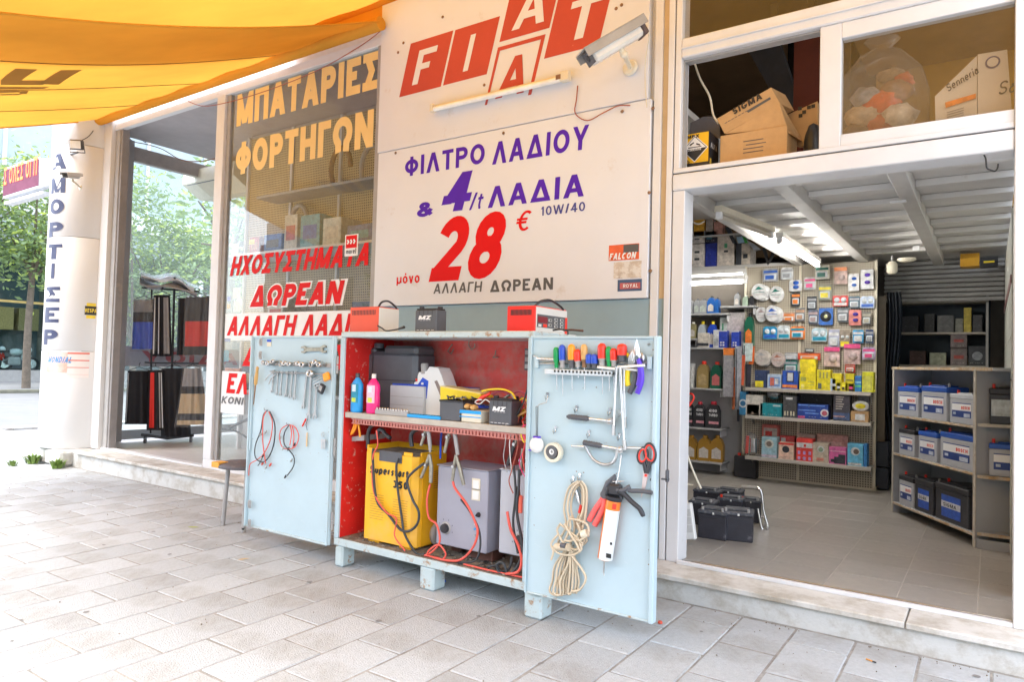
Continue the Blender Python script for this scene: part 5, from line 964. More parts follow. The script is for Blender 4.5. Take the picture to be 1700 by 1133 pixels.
mlw = mat('pale label', (.62, .75, .85), .5, var=.12, scale=40); mlp = mat('pink label', (.85, .5, .62), .5, var=.12, scale=40); mlg = mat('lime label', (.6, .7, .05), .5); m_teal2 = mat('teal label', (.02, .25, .38), .5, var=.2, scale=30)
flask(592, 682, .098, .235, .066, m_lblue, m_dgrey, 'screenwash_bottle', 'bright blue plastic bottle at the left on the cabinet shelf', [(.28, .82, 1.5, m_teal2), (.3, .42, .8, mlg), (.6, .8, .7, mlw)], Y=3.372)
flask(619, 685, .106, .235, .07, m_pink, m_wp, 'coolant_bottle', 'magenta plastic bottle beside the blue one on the shelf', [(.30, .80, 1.5, mlp), (.32, .45, .8, mlg), (.6, .76, .6, mlw)], Y=3.38)
# jerrycan
q0, q1 = P(594, 640, 3.55), P(690, 640, 3.55); t = thing('jerrycan', 'large dark grey jerrycan standing at the back left of the shelf', 'jerrycan', ((q0.x+q1.x)/2, 3.65, SZ)); zt = P(640, 574, 3.55).z
mb = MB(); mb.box((q0.x, 3.54, SZ), (q1.x, 3.77, zt-.04), .03); mb.box((q0.x+.01, 3.555, zt-.06), (q0.x+(q1.x-q0.x)*.28, 3.755, zt-.015), .015); mb.box((q0.x+(q1.x-q0.x)*.42, 3.555, zt-.07), (q1.x-.005, 3.755, zt), .02); obj('body', mb, m_dgrey, t)
mb = MB(); mb.lathe([(.035, 0), (.035, .03), (.03, .035)], (q0.x+(q1.x-q0.x)*.27, 3.6, zt-.018), n=18); obj('cap', mb, m_dgrey, t); mb = MB(); mb.box((q0.x-.002, 3.5385, SZ+.22), (q1.x+.002, 3.772, SZ+.226)); mb.box((q0.x+.15, 3.537, SZ+.02), (q0.x+.156, 3.541, zt-.06)); obj('moulded_seam', mb, m_black, t)
# grey parts box with little red caps
def cbox(x0, x1, ytop, ybot, dpt, z0, m_, name, label, cat, Y=None, bev=.004):
    Y = G((x0+x1)/2, ybot, z0).y if Y is None else Y; a, b = P(x0, ybot, Y), P(x1, ybot, Y); zt = P((x0+x1)/2, ytop, Y).z; t_ = thing(name, label, cat, ((a.x+b.x)/2, Y+dpt/2, z0)); mb = MB(); mb.box((a.x, Y, z0), (b.x, Y+dpt, zt), bev); obj('body', mb, m_, t_); return t_, a.x, b.x, Y, zt
t, xa, xb, Y, zt = cbox(646, 702, 641, 688, .10, SZ, mat('light grey plastic', (.50, .52, .54), .4, var=.05), 'grey_parts_box', 'light grey box with spray heads and red caps in its top', 'box')
mb = MB(); mb.box((xa+.01, Y+.01, zt), (xb-.01, Y+.09, zt+.012), .003); obj('tray', mb, m_bluep, t)
for i, f in enumerate((.18, .5, .68, .88)): x = xa+(xb-xa)*f; mb = MB(); mb.lathe([(.018, 0), (.018, .012), (.008, .02)], (x, Y+.04, zt+.012), n=12); hd = obj('spray_head', mb, m_wp, t); mb = MB(); mb.lathe([(.010, .0205), (.010, .036), (.006, .038)], (x, Y+.04, zt+.012), n=10); obj('nozzle', mb, m_redp if i else m_steel, hd)
for z in (.3, .6): mb = MB(); mb.box((xa+.006, Y-.001, SZ+(zt-SZ)*z), (xb-.006, Y, SZ+(zt-SZ)*z+.003)); obj('groove', mb, m_alug, t)
flask(680, 665, .075, .20, .06, mat('milky plastic', (.6, .62, .66), .3), m_redp, 'orange_capped_bottle', 'milky bottle with an orange red cap behind the grey box', None, .045, Y=3.62, ch=.035)
# white oil canister
q0, q1 = P(693, 690, 3.56), P(748, 690, 3.56); t = thing('white_oil_canister', 'white oil canister with sloping handle standing mid shelf', 'canister', ((q0.x+q1.x)/2, 3.6, SZ)); W_ = q1.x-q0.x; zt = P(712, 598, 3.56).z-SZ
mb = MB(); o_ = V(q0.x, 3.55, SZ); k = MB(); k.prism([(0, 0), (W_, 0), (W_*.99, zt*.22), (W_*.88, zt*.48), (W_*.72, zt*.74), (W_*.62, zt*.86), (W_*.36, zt*.88), (W_*.28, zt*.80), (W_*.03, zt*.77), (0, zt*.7)], o_, UX, UZ, V(0, .12, 0)); obj('body', k, m_wp, t)
mb = MB(); mb.prism([(W_*.52, zt*.62), (W_*.60, zt*.64), (W_*.86, zt*.34), (W_*.82, zt*.28), (W_*.76, zt*.3)], o_+V(0, -.001, 0), UX, UZ, V(0, .002, 0)); obj('handle_hole', mb, mat('handle shade', (.28, .22, .2), .6), t)
mb = MB(); mb.lathe([(.026, -.02), (.026, .045), (.02, .05)], (q0.x+W_*.16, 3.57, SZ+zt*.80), (-.1, 0, 1), n=14); obj('cap', mb, m_alug, t); mb = MB(); mb.prism([(W_*.02, zt*.3), (W_*.3, zt*.3), (W_*.34, zt*.62), (W_*.16, zt*.68), (W_*.02, zt*.55)], o_+V(0, -.0015, 0), UX, UZ, V(0, .0012, 0)); obj('blue_label', mb, m_bluep, t)
def can(px, ybase, r_, H_, m_, mcap, name, label, caph=.03, Y=None, dec=None):
    q = G(px, ybase, SZ) if Y is None else P(px, ybase, Y); t_ = thing(name, label, 'spray can', (q.x, q.y, SZ)); mb = MB(); mb.lathe([(r_*.96, 0), (r_, .003), (r_, H_), (r_*.85, H_+.006)], (q.x, q.y, SZ), n=22); obj('body', mb, m_, t_); mb = MB(); mb.lathe([(r_*.9, H_+.0065), (r_*.9, H_+caph), (r_*.8, H_+caph+.004)], (q.x, q.y, SZ), n=20); obj('cap', mb, mcap, t_)
    if dec: mb = MB(); mb.cyl(V(q.x, q.y-r_-.0005, SZ+H_*.4), V(q.x, q.y-r_*.8, SZ+H_*.4), r_*.75, n=20); obj('roundel', mb, m_bluep, t_); mb = MB(); mb.cyl(V(q.x, q.y-r_-.0015, SZ+H_*.4), V(q.x, q.y-r_, SZ+H_*.4), r_*.45, n=18); obj('roundel_centre', mb, m_yp, t_); mb = MB(); mb.box((q.x-r_*.5, q.y-r_-.001, SZ+H_*.75), (q.x+r_*.4, q.y-r_*.8, SZ+H_*.88)); obj('print', mb, m_greyv, t_)
    return t_
can(716, 683, .032, .155, m_wp, m_black, 'spray_can', 'white spray can with a black cap and a blue round badge', .06, dec=1); can(706, 680, .018, .10, m_wp, m_dgrey, 'small_spray_can', 'small white can with a dark cap left of the spray can', .03)
# socket rail, blue tray
t, xa, xb, Y, zt = cbox(622, 676, 682, 691, .03, SZ, m_alug, 'silver_socket_strip', 'silver strip of small sockets lying along the shelf edge', 'socket set', 3.345, .002)
for i in range(12): x = xa+.01+(xb-xa-.02)*i/11; mb = MB(); mb.lathe([(.0065, 0), (.0065, .014), (.004, .014)], (x, Y+.012, zt), n=10); obj('socket', mb, m_steel, t)
t, xa, xb, Y, zt = cbox(675, 730, 690, 699, .07, SZ, m_lblue, 'blue_plastic_tray', 'flat bright blue plastic bit holder at the shelf edge', 'tray', 3.335, .003)
for i in range(12): x = xa+.012+(xb-xa-.024)*i/11; mb = MB(); mb.box((x-.003, Y+.01, zt), (x+.003, Y+.05, zt+.002)); obj('slot', mb, m_teal2, t)
t, xa, xb, Y, zt = cbox(729, 767, 665, 700, .13, SZ, m_dgrey, 'dark_grey_bin', 'dark grey open storage bin at the shelf edge full of bits', 'bin', 3.345); mb = MB(); mb.box((xa-.003, Y-.004, zt-.012), (xb+.003, Y+.134, zt), .003); obj('rim', mb, m_black, t)
random.seed(5)
for i in range(14): p_ = V(random.uniform(xa+.01, xb+.05), random.uniform(Y+.02, Y+.11), zt+random.uniform(0, .012)); a_ = random.uniform(0, 3); mb = MB(); mb.cyl(p_, p_+V(math.cos(a_)*.05, math.sin(a_)*.03, .01), .005, n=7); obj('metal_bit', mb, random.choice((m_steel, m_black, m_dgrey)), t)
t = thing('yellow_box', 'open yellow cardboard box lying behind the dark bin', 'box', P(765, 660, 3.5)); mb = MB(); mb.poly3([P(731, 643, 3.48), P(798, 655, 3.48), P(800, 661, 3.48), P(731, 667, 3.48)], V(0, .12, 0)); obj('body', mb, m_yp, t); mb = MB(); mb.poly3([P(731, 641, 3.485), P(798, 653, 3.485), P(798, 656, 3.485), P(731, 645, 3.485)], V(0, .13, 0)); obj('flap', mb, mat('pale yellow card', (.8, .66, .3), .6), t)
t = thing('blue_notebook', 'blue and white notebook lying at the back of the shelf', 'notebook', P(765, 640, 3.65)); mb = MB(); a_ = P(749, 645, 3.66); b_ = P(782, 645, 3.66); mb.box((a_.x, 3.62, a_.z-.002), (b_.x, 3.76, a_.z+.006)); obj('pages', mb, m_wp, t); mb = MB(); mb.box((a_.x, 3.62, a_.z+.0065), (b_.x, 3.76, a_.z+.01)); obj('cover', mb, m_bluep, t); mb = MB(); mb.box((a_.x, 3.63, SZ), (b_.x, 3.76, a_.z-.0025)); obj('stack_below', mb, m_alug, t)
# blue and white striped box with handles on it
t, xa, xb, Y, zt = cbox(763, 798, 682, 702, .15, SZ, mat('ivory card', (.66, .62, .5), .6, var=.05), 'striped_box', 'cream box with blue stripes and wooden handles lying on it', 'box', 3.345)
for f0, f1 in ((.72, 1.0), (.42, .5)): mb = MB(); mb.box((xa-.001, Y-.0015, SZ+(zt-SZ)*f0), (xb+.001, Y, SZ+(zt-SZ)*f1)); obj('blue_stripe', mb, m_lblue, t)
for k, (x, y) in enumerate(((774, 675), (784, 678))): q = P(x, y, 3.36); s_ = thing('wood_handled_tool', ('left' if k == 0 else 'right')+' wooden ball handle lying on the striped box', 'tool', q); q = V(q.x, q.y, max(q.z, zt+.018)); obj('handle', MB().lathe([(.009, -.01), (.016, 0), (.018, .012), (.012, .03), (.009, .04)], q, (.25, 1, 0), n=12), m_woodh, s_); mb = MB(); mb.cyl(q+V(.008, .04, 0), q+V(.04, .13, 0), .006, n=8); obj('shaft', mb, m_bluep, s_)
mzbattery(811, 848, 662, 704, 3.345, .12, SZ, 'small dark battery with white letters at the right end of the shelf')
t = thing('red_jump_clamp', 'red handled clamp with a white lead lying on the bin and battery', 'clamp', P(800, 660, 3.42)); obj('grip', MB().tube([P(790, 668, 3.42), P(800, 661, 3.42), P(815, 653, 3.42)], [.007, .014, .009], 8), m_redp, t); obj('wire', cable([P(x, y, 3.40) for x, y in ((800, 664), (792, 665), (789, 669), (797, 671), (806, 664), (815, 670), (824, 675))], .0035), m_wp, t)
for k, (pts, m_, r_, nm) in enumerate([([(800, 650), (815, 647), (835, 647), (850, 653), (856, 664)], m_yw, .006, 'yellow cable arching over the battery at the back'), ([(815, 655), (832, 650), (848, 655), (862, 650), (874, 655)], mat('maroon rubber', (.35, .05, .08), .5), .006, 'maroon cable behind the yellow one'), ([(822, 671), (835, 663), (848, 655)], m_clamp, .008, 'bare metal lead ends crossing on the battery'), ([(848, 655), (855, 668), (850, 682), (846, 692), (842, 712)], m_alug, .0035, 'grey thin wire looping down the battery side'), ([(876, 690), (870, 672), (866, 680), (860, 700), (856, 715)], m_copper, .004, 'copper red wire at the right end of the shelf'), ([(860, 668), (868, 662), (876, 668), (872, 680), (862, 688)], m_yw, .0055, 'yellow loop of cable in the right corner of the shelf'), ([(878, 606), (876, 640), (870, 665), (858, 690)], m_bw, .005, 'black cable running down the right side over the shelf'), ([(852, 700), (862, 690), (878, 682)], m_woodh, .008, 'brown stick at the right end of the shelf'), ([(866, 665), (872, 690), (866, 700)], m_redp, .004, 'thin red wire in the right corner of the shelf')]):
    tag(obj('loose_cable', cable([P(x, y, 3.40+.02*(k % 3)) for x, y in pts], r_), m_), nm, 'cable')
for k, (x, y, s_, m_, lb) in enumerate([(866, 668, .045, m_bag, 'crumpled clear bag in the right corner of the shelf'), (866, 686, .035, m_yp, 'yellow plastic part in the right corner of the shelf'), (858, 676, .03, m_dgrey, 'dark lump of parts by the battery at the right')]): q = P(x, y, 3.55); mb = MB(); mb.sphere(q, s_, 10, 7, (1.1, .8, .7)); v_ = [(a+random.uniform(-.008, .008), b+random.uniform(-.008, .008), c_+random.uniform(-.008, .008)) for a, b, c_ in mb.v]; mb.v = v_; tag(obj('shelf_clutter', mb, m_), lb, 'clutter')
# hooks on the back wall, meter
for k, (pts) in enumerate([[(751, 572), (747, 577), (743, 584), (749, 588), (753, 580)], [(779, 565), (778, 574), (783, 581), (788, 577), (788, 571)], [(823, 582), (822, 590), (818, 594), (827, 594)]]): obj('hook', MB().tube([P(x, y, CYB-.03) for x, y in pts], .004, 6), m_clamp, cab)
t = thing('wall_meter', 'grey panel meter fixed inside the cabinet on the right', 'meter', P(874, 598, 3.6)); 
mb = MB(); a_, b_ = P(870, 615, 3.62), P(880, 579, 3.62); mb.box((a_.x, 3.62, a_.z), (b_.x+.03, 3.64, b_.z), .002); obj('body', mb, m_greyv, t)
for f in (.08, .4, .72): mb = MB(); z_ = a_.z+(b_.z-a_.z)*f; mb.box((a_.x+.006, 3.617, z_), (b_.x+.02, 3.6195, z_+(b_.z-a_.z)*.2)); obj('panel', mb, m_alug, t)
mb = MB(); mb.tube([P(881, 587, 3.3), P(893, 596, 3.26), P(920, 597, 3.25)], .006, 7); obj('steel_bracket', mb, m_chrome, dr)
# --- lower bay
def cl(z=0.19): return z
# yellow charger
t = thing('yellow_charger', 'tall battered yellow booster charger with black lettering in the cabinet', 'charger', (-3.4, 3.5, .195))
def YQ(x, y, Y): return P(x, y, Y)
yf = 3.365; bl = P(604, 900, yf); br = P(686, 922, yf); zt = P(645, 748, yf).z; ztl = zt; x0, x1 = bl.x, br.x; dep = .30; Hh = zt-.205
prof = [(x0, yf), (x1-.035, yf), (x1-.004, yf+.035), (x1, yf+.06), (x1, yf+dep), (x0, yf+dep)]
mb = MB(); mb.poly3([V(x, y, .215) for x, y in prof], V(0, 0, Hh-.035)); 
obj('body', mb, m_yel, t)
mb = MB(); mb.box((x1+.0005, yf+.065, .22), (x1+.004, yf+dep-.005, zt-.03)); obj('side_plate', mb, m_yel2, t)
zb = .215+Hh-.035
for a_, b_ in (((x0, yf, zb), (x0+.012, yf+dep, zt+.02)), ((x1-.012, yf+.05, zb), (x1, yf+dep, zt+.0)), ((x0+.013, yf+dep-.012, zb), (x1-.013, yf+dep, zt+.02)), ((x0+.013, yf, zb), (x0+.07, yf+.012, zt-.0)), ((x1-.11, yf, zb), (x1-.036, yf+.012, zt-.0))): mb = MB(); mb.box(a_, b_, .003); obj('rim', mb, m_yel, t)
mb = MB(); mb.box((x0+.013, yf+.013, zb+.001), (x1-.013, yf+dep-.013, zb+.008)); obj('tray', mb, m_grime, t); mb = MB(); mb.box((x0+.12, yf-.004, zb-.05), (x1-.12, yf-.0005, zb+.018), .004); obj('black_plate', mb, m_dgrey, t)
for k, (a_, b_) in enumerate(((x0+.02, x0+.12), (x1-.14, x1-.04))): mb = MB(); mb.box((a_, yf+.02, .195), (b_, yf+dep-.02, .2145)); obj('foot', mb, m_yel2, t)
write('Superstart', V(x0+.035, yf-.0006, .195+Hh*.745), UX, V(.0, 0, 1), .055, (x1-x0)*.78, m_dark, t, .26, .1, gap=.1); write('350', V(x0+(x1-x0)*.56, yf-.0006, .195+Hh*.625), UX, UZ, .05, (x1-x0)*.30, m_dark, t, .28, 0)
for i in range(11):
    z = .195+Hh*(.26+i*.026); mb = MB(); mb.box((x0+.045, yf-.001, z), (x0+.17, yf-.0002, z+.003)); obj('vent_line', mb, mat('vent line ochre', (.42, .22, .03), .6), t)
    mb = MB(); mb.box((x1-.19, yf-.001, z-.01), (x1-.06, yf-.0002, z-.007)); obj('vent_line', mb, MATS['vent line ochre'], t)
for i in range(9): z = .195+Hh*(.62+i*.022); mb = MB(); mb.box((x1+.0045, yf+.17, z), (x1+.0055, yf+.27, z+.004)); obj('vent_slot', mb, MATS['vent line ochre'], t)
mb = MB(); mb.lathe([(.075, 0), (.08, .01), (.08, .03), (.05, .035)], (x1+.006, yf+.22, .275), (1, 0, 0), n=24); wh = obj('wheel', mb, m_alug, t)
for pts in ([(611, 745), (611, 722), (616, 709), (628, 703), (645, 700)], [(625, 728), (629, 715), (635, 715), (640, 722), (648, 728)], [(684, 742), (682, 726), (687, 716), (700, 710), (708, 704)]): obj('tube_handle', MB().tube(smooth_pts([P(x, y, yf+.03) for x, y in pts], 4), .014, 8), m_black, t)
# grey chargers
def gcharger(x0p, x1p, ytop, ybot, Y, dep, m_, z0, label, full):
    a, b = P(x0p, ybot, Y), P(x1p, ybot, Y); zt = P((x0p+x1p)/2, ytop, Y).z; zb = P((x0p+x1p)/2, ybot, Y).z; x0, x1 = a.x, b.x; t_ = thing('bench_charger', label, 'charger', ((x0+x1)/2, Y+dep/2, zb)); mb = MB(); mb.box((x0, Y, zb), (x1, Y+dep, zt), .006); obj('case', mb, m_, t_); W_, H_ = x1-x0, zt-zb
    mb = MB(); mb.box((x0-.006, Y-.006, zt), (x1+.006, Y+dep+.006, zt+.006), .002); obj('lid', mb, m_, t_)
    q = V(x0+W_*(.20 if full else .62), Y, zb+H_*(.22 if full else .20)); k_ = obj('dial', MB().lathe([(.040, 0), (.038, .005), (.030, .006)], q, (0, -1, 0), n=24), m_alug, t_); obj('knob', MB().lathe([(.030, .006), (.026, .026), (.012, .028)], q, (0, -1, 0), n=14, smooth=False), m_black, k_)
    mb = MB()
    for i in range(6):
        a_ = R(200-i*44); mb.box(q+V(math.cos(a_)*.055-.002, -.001, math.sin(a_)*.055-.004), q+V(math.cos(a_)*.055+.002, 0, math.sin(a_)*.055+.004))
    obj('scale_mark', mb, m_greyv, t_)
    if full:
        for f in (.63, .76):
            mb = MB(); z = zb+H_*f; x = x0+W_*.70; mb.box((x, Y-.004, z), (x+.062, Y, z+.068), .002); s_ = obj('rocker_frame', mb, m_offw, t_); mb = MB(); mb.box((x+.008, Y-.007, z+.008), (x+.054, Y-.0045, z+.058), .002); obj('rocker', mb, m_wp, s_)
        mb = MB(); mb.lathe([(.016, 0), (.012, .012), (.004, .03)], V(x0+W_*.84, Y, zb+H_*.46), (0, -1, 0), n=12); obj('toggle', mb, m_black, t_)
        for f in (.2, .28, .34): mb = MB(); mb.lathe([(.007, 0), (.006, .006)], V(x0+W_*.78, Y, zb+H_*f), (0, -1, 0), n=10); obj('terminal', mb, m_steel if f != .28 else m_lblue, t_)
        mb = MB(); mb.cyl((x1+.0005, Y+dep*.6, zb+H_*.6), (x1+.012, Y+dep*.6, zb+H_*.6), .05, n=18); obj('side_vent', mb, m_greyv, t_)
    return t_, x0, x1, zb
t, x0, x1, zb = gcharger(723, 807, 778, 912, 3.42, .28, m_gchar, .27, 'grey violet charger box with knob and white switches in the cabinet', True)
mb = MB(); mb.box((x0+.18, 3.5, .1945), (x1-.01, 3.62, zb-.001), .004); tag(obj('wood_block', mb, mat('dark red wood block', (.12, .05, .035), .7, var=.2)), 'dark wooden block propping up the grey violet charger', 'block'); mb = MB(); mb.box((x0+.02, 3.55, .1945), (x0+.10, 3.66, zb-.001), .004); tag(obj('rear_wood_block', mb, MATS['dark red wood block']), 'second wooden block under the left side of the grey violet charger', 'block')
gcharger(827, 885, 783, 924, 3.43, .28, m_gcharl, .25, 'light grey charger box partly behind the right post of the cabinet', False)
# lower cables and clamps
def bigclamp(pts1, pts2, m1, m2, Y, label):
    t_ = thing('jump_clamp', label, 'clamp', P(*pts1[0], Y), group='battery clamps hanging below the shelf')
    for pts, m_, w_ in ((pts1, m_clamp, .011), (pts2, m2, .013)): obj('jaw', MB().tube([P(x, y, Y) for x, y in pts], [w_*.8, w_, w_*.9, w_*.5][:len(pts)], 8), m_, t_)
    mb = MB(); q = P(*pts1[1], Y); mb.cyl(q+V(0, -.018, 0), q+V(0, .018, 0), .010, n=10); obj('spring', mb, m_steel, t_); return t_
bigclamp([(708, 704), (705, 722), (699, 740)], [(709, 704), (712, 722), (714, 742), (714, 752)], m_clamp, m_alug, 3.37, 'grey clamp hanging over the top corner of the yellow charger'); bigclamp([(713, 755), (708, 772), (699, 794)], [(713, 755), (716, 775), (715, 802)], m_clamp, m_clamp, 3.36, 'corroded open clamp below the first one in front of the yellow side')
bigclamp([(750, 706), (744, 726), (738, 752)], [(751, 706), (756, 726), (760, 756)], m_clamp, m_alug, 3.37, 'grey clamp hung from the rail above the violet charger'); bigclamp([(757, 756), (754, 775), (751, 800)], [(757, 756), (764, 780), (770, 806)], m_clamp, m_clamp, 3.37, 'rusty clamp with open jaws in front of the violet charger')
bigclamp([(860, 722), (855, 738), (850, 750)], [(857, 724), (852, 745), (843, 772)], m_woodh, m_black, 3.37, 'yellowish clamp with black grip near the right post'); bigclamp([(868, 745), (866, 765), (864, 790)], [(860, 808), (861, 830), (863, 850)], m_clamp, m_rust, 3.36, 'rusty clamp over the light grey charger')
t = thing('hanging_gloves', 'orange leather strap loop hanging at the top left of the lower bay', 'strap', P(592, 705, 3.4)); obj('strap', MB().tube(smooth_pts([P(x, y, 3.37) for x, y in ((592, 692), (588, 708), (583, 722), (590, 712), (594, 700), (598, 726))], 3), .008, 6), m_orp, t)
mb = MB(); mb.poly3([P(584, 726, 3.40), P(604, 723, 3.40), P(604, 732, 3.40), P(584, 733, 3.40)], V(0, .2, 0)); tag(obj('grey_bracket_bar', mb, m_alug), 'grey metal bar sticking out left of the yellow charger', 'bar')
lc = [([(620, 745), (619, 765), (625, 830), (645, 855), (665, 880), (680, 882), (693, 870), (695, 850), (685, 830), (676, 800), (685, 785), (704, 770)], m_bw, .0085, 3.345, 'thick black cable looping across the front of the yellow charger'),
      ([(662, 762), (658, 775), (660, 810), (667, 860), (672, 888), (690, 920), (705, 928)], m_bw, .0075, 3.35, 'thick black cable hanging down the middle of the yellow charger'),
      ([(625, 715), (627, 740), (619, 760), (620, 815), (640, 850), (658, 862), (655, 890), (670, 912), (672, 925)], m_rw, .005, 3.34, 'thin red cable winding down the yellow charger'),
      ([(714, 805), (709, 830), (712, 860), (725, 872), (730, 900), (716, 918), (706, 925), (708, 935), (730, 932)], m_rw, .0065, 3.34, 'red cable falling from the corroded clamp to the cabinet floor'),
      ([(752, 800), (756, 812), (775, 838), (788, 865), (793, 885), (785, 910), (765, 930), (740, 936), (718, 928)], m_rw, .0075, 3.335, 'thick red cable curving round before the violet charger'),
      ([(765, 830), (780, 850), (795, 880), (797, 910), (788, 932), (760, 942)], m_bw, .006, 3.345, 'black cable beside the red one in front of the violet charger'),
      ([(735, 932), (740, 920), (728, 905), (712, 915), (708, 930)], m_rw, .0055, 3.335, 'small red cable loop on the cabinet floor'),
      ([(842, 850), (848, 880), (860, 905), (866, 930), (860, 950), (840, 958)], m_rw, .0085, 3.335, 'thick red cable falling in front of the light grey charger'),
      ([(862, 780), (861, 810), (858, 850), (866, 900), (862, 935), (845, 955), (828, 950), (825, 938), (835, 935), (842, 955)], m_bw, .0085, 3.34, 'heavy black cable coiled at the right of the cabinet floor'),
      ([(853, 775), (856, 820), (852, 870), (860, 920)], m_bw, .007, 3.345, 'black cable hanging straight over the light grey charger'),
      ([(810, 955), (812, 942), (825, 940), (832, 958), (845, 945), (850, 925)], m_bw, .008, 3.36, 'black cable coil lying left on the cabinet floor heap'),
      ([(770, 938), (800, 945), (830, 955), (870, 960)], m_rw, .006, 3.34, 'red cable lying along the front edge of the cabinet floor'),
      ([(868, 700), (872, 730), (868, 760), (874, 800), (870, 830)], m_rw, .0035, 3.34, 'thin red wire hanging at the right post'), ([(856, 716), (860, 740), (850, 780), (845, 800), (852, 820)], m_copper, .0035, 3.335, 'thin copper wire in front of the light grey charger'),
      ([(862, 712), (870, 735), (876, 722)], m_yw, .004, 3.34, 'short yellow wire at the top right of the lower bay'), ([(840, 704), (839, 735), (836, 760), (842, 785)], m_alug, .0028, 3.345, 'thin grey wire hanging below the shelf at the right'), ([(850, 712), (846, 740), (850, 790)], m_wp, .003, 3.35, 'thin white wire below the shelf at the right'), ([(735, 700), (732, 730), (731, 762)], m_bluep, .007, 3.5, 'blue cable hanging behind the clamps'), ([(875, 705), (866, 712), (872, 740), (862, 770), (876, 800)], m_pink, .0025, 3.34, 'pink wire tangled at the right post')]
for pts, m_, r_, Y, lb in lc: tag(obj('loose_cable', cable([V(q.x, q.y, max(q.z, .196+r_)) for q in [P(x, y, Y-.002*((i*5) % 3)) for i, (x, y) in enumerate(pts)]], r_), m_), lb, 'cable')
mb = MB(); mb.box(P(864, 838, 3.35)+V(-.012, -.01, -.05), P(864, 838, 3.35)+V(.012, .01, .05), .005); tag(obj('red_grip', mb, mat('salmon grip2', (.78, .16, .1), .45)), 'salmon red clamp grip hanging by the right post', 'grip')
random.seed(9); mb = MB()
for i in range(150): p_ = V(random.uniform(-3.6, -2.2), random.uniform(3.33, 3.62), .1945); r_ = random.uniform(.004, .014); mb.sphere(p_+V(0, 0, r_*.3), r_, 5, 3, (1, 1, .5))
o = obj('cabinet_floor_dirt', mb, m_grime, cab, kind='stuff')
mb = MB()
for i in range(26): p_ = V(random.uniform(-2.85, -2.3), random.uniform(3.33, 3.5), .196); a_ = random.uniform(0, 3); mb.tube([p_, p_+V(math.cos(a_)*.04, math.sin(a_)*.02, .006), p_+V(math.cos(a_)*.05, math.sin(a_)*.05, .004)], .0025, 4)
obj('wire_scraps', mb, m_lblue if False else m_bw, cab, kind='stuff')
# stool and scroll bar behind left door
t = thing('stool', 'grey metal stool with a torn dark seat beside the left cabinet door', 'stool', (-5.1, 3.6, 0)); zt = P(392, 768, 3.62).z
legs = [(370, 872, 3.56), (410, 884, 3.50), (384, 860, 3.9), (424, 872, 3.86)]; base = [G(370, 873, 0), G(404, 884, 0)]; base += [base[0]+V(.06, .30, 0), base[1]+V(.06, .30, 0)]
for b_ in base: mb = MB(); mb.cyl(b_, V(b_.x+(-5.07-b_.x)*.1, b_.y+(3.7-b_.y)*.1, zt-.02), .017, n=10); l_ = obj('leg', mb, m_alug, t); mb = MB(); mb.cyl(b_, b_+V(0, 0, .035), .016, n=10); obj('rubber_foot', mb, m_dark, l_)
cx_ = sum(b.x for b in base)/4-.05; cy_ = sum(b.y for b in base)/4-.06; mb = MB(); mb.lathe([(.17, 0), (.205, .006), (.21, .02), (.19, .04), (.1, .048), (.01, .05)], (cx_, cy_, zt-.025), n=28, sx=1.1, sy=.95); obj('seat', mb, mat('worn charcoal seat', (.10, .09, .10), .65, var=.2, stain=((.25, .22, .2), .35, 9, .1)), t)
mb = MB(); mb.box((cx_-.16, cy_-.19, zt-.018), (cx_-.06, cy_-.10, zt+.026), .003); obj('foam_tear', mb, mat('foam orange', (.75, .38, .06), .8), t)
# ---------------------------------------------------------------- right shop: ceiling
ceil = sbox('mezzanine_floor', (-1.83, 4.57, 2.70), (.13, 9.5, 2.76), m_ceil); 
wx = MB(); wx.box((-4.2, 4.66, 3.25), (-1.831, 8.54, 3.3)); obj('upper_ceiling', wx, m_ceild, bld)
for x in (-1.795, -1.14, -.47): mb = MB(); w_ = .05 if x != -1.795 else .035; mb.box((x-w_, 4.57, 2.60), (x+w_, 8.9, 2.6995), .004); obj('ceiling_beam', mb, m_ceild, ceil)
mb = MB(); mb.box((-1.83, 4.57, 2.58), (.13, 4.63, 2.599), .003); obj('edge_beam', mb, m_ceil, ceil)
mb = MB(); mb.box((-1.83, 8.3, 2.61), (-.01, 8.36, 2.6995), .003)
for (xa, xb) in ((-1.759, -1.191), (-1.089, -.521), (-.419, .128)):
    for k in range(8):
        y = 4.86+k*.47; m_b = MB(); m_b.box((xa, y, 2.655+random.uniform(-.004, .004)), (xb, y+.10, 2.6975), .003); obj('ceiling_batten', m_b, m_ceil, ceil)
    for y in (4.7, 5.6, 6.6, 7.6): pass
q = G(1469+22, 334, 2.599); mb = MB(); mb.box((q.x-.05, q.y-.02, 2.588), (q.x+.05, q.y+.02, 2.5995), .002); obj('joint_plate', mb, m_wv, ceil)
q = G(1521, 420, 2.6); mb = MB(); mb.box((q.x-.03, q.y-.01, 2.62), (q.x+.03, q.y+.02, 2.67), .004); sw_ = obj('ceiling_socket', mb, m_wv, ceil)
# far shelf slab with beam over the left part
mb = MB(); mb.box((-4.2, 8.42, 2.55), (-1.76, 9.54, 2.655), .004); slab = obj('storage_beam', mb, m_ceild, bld)
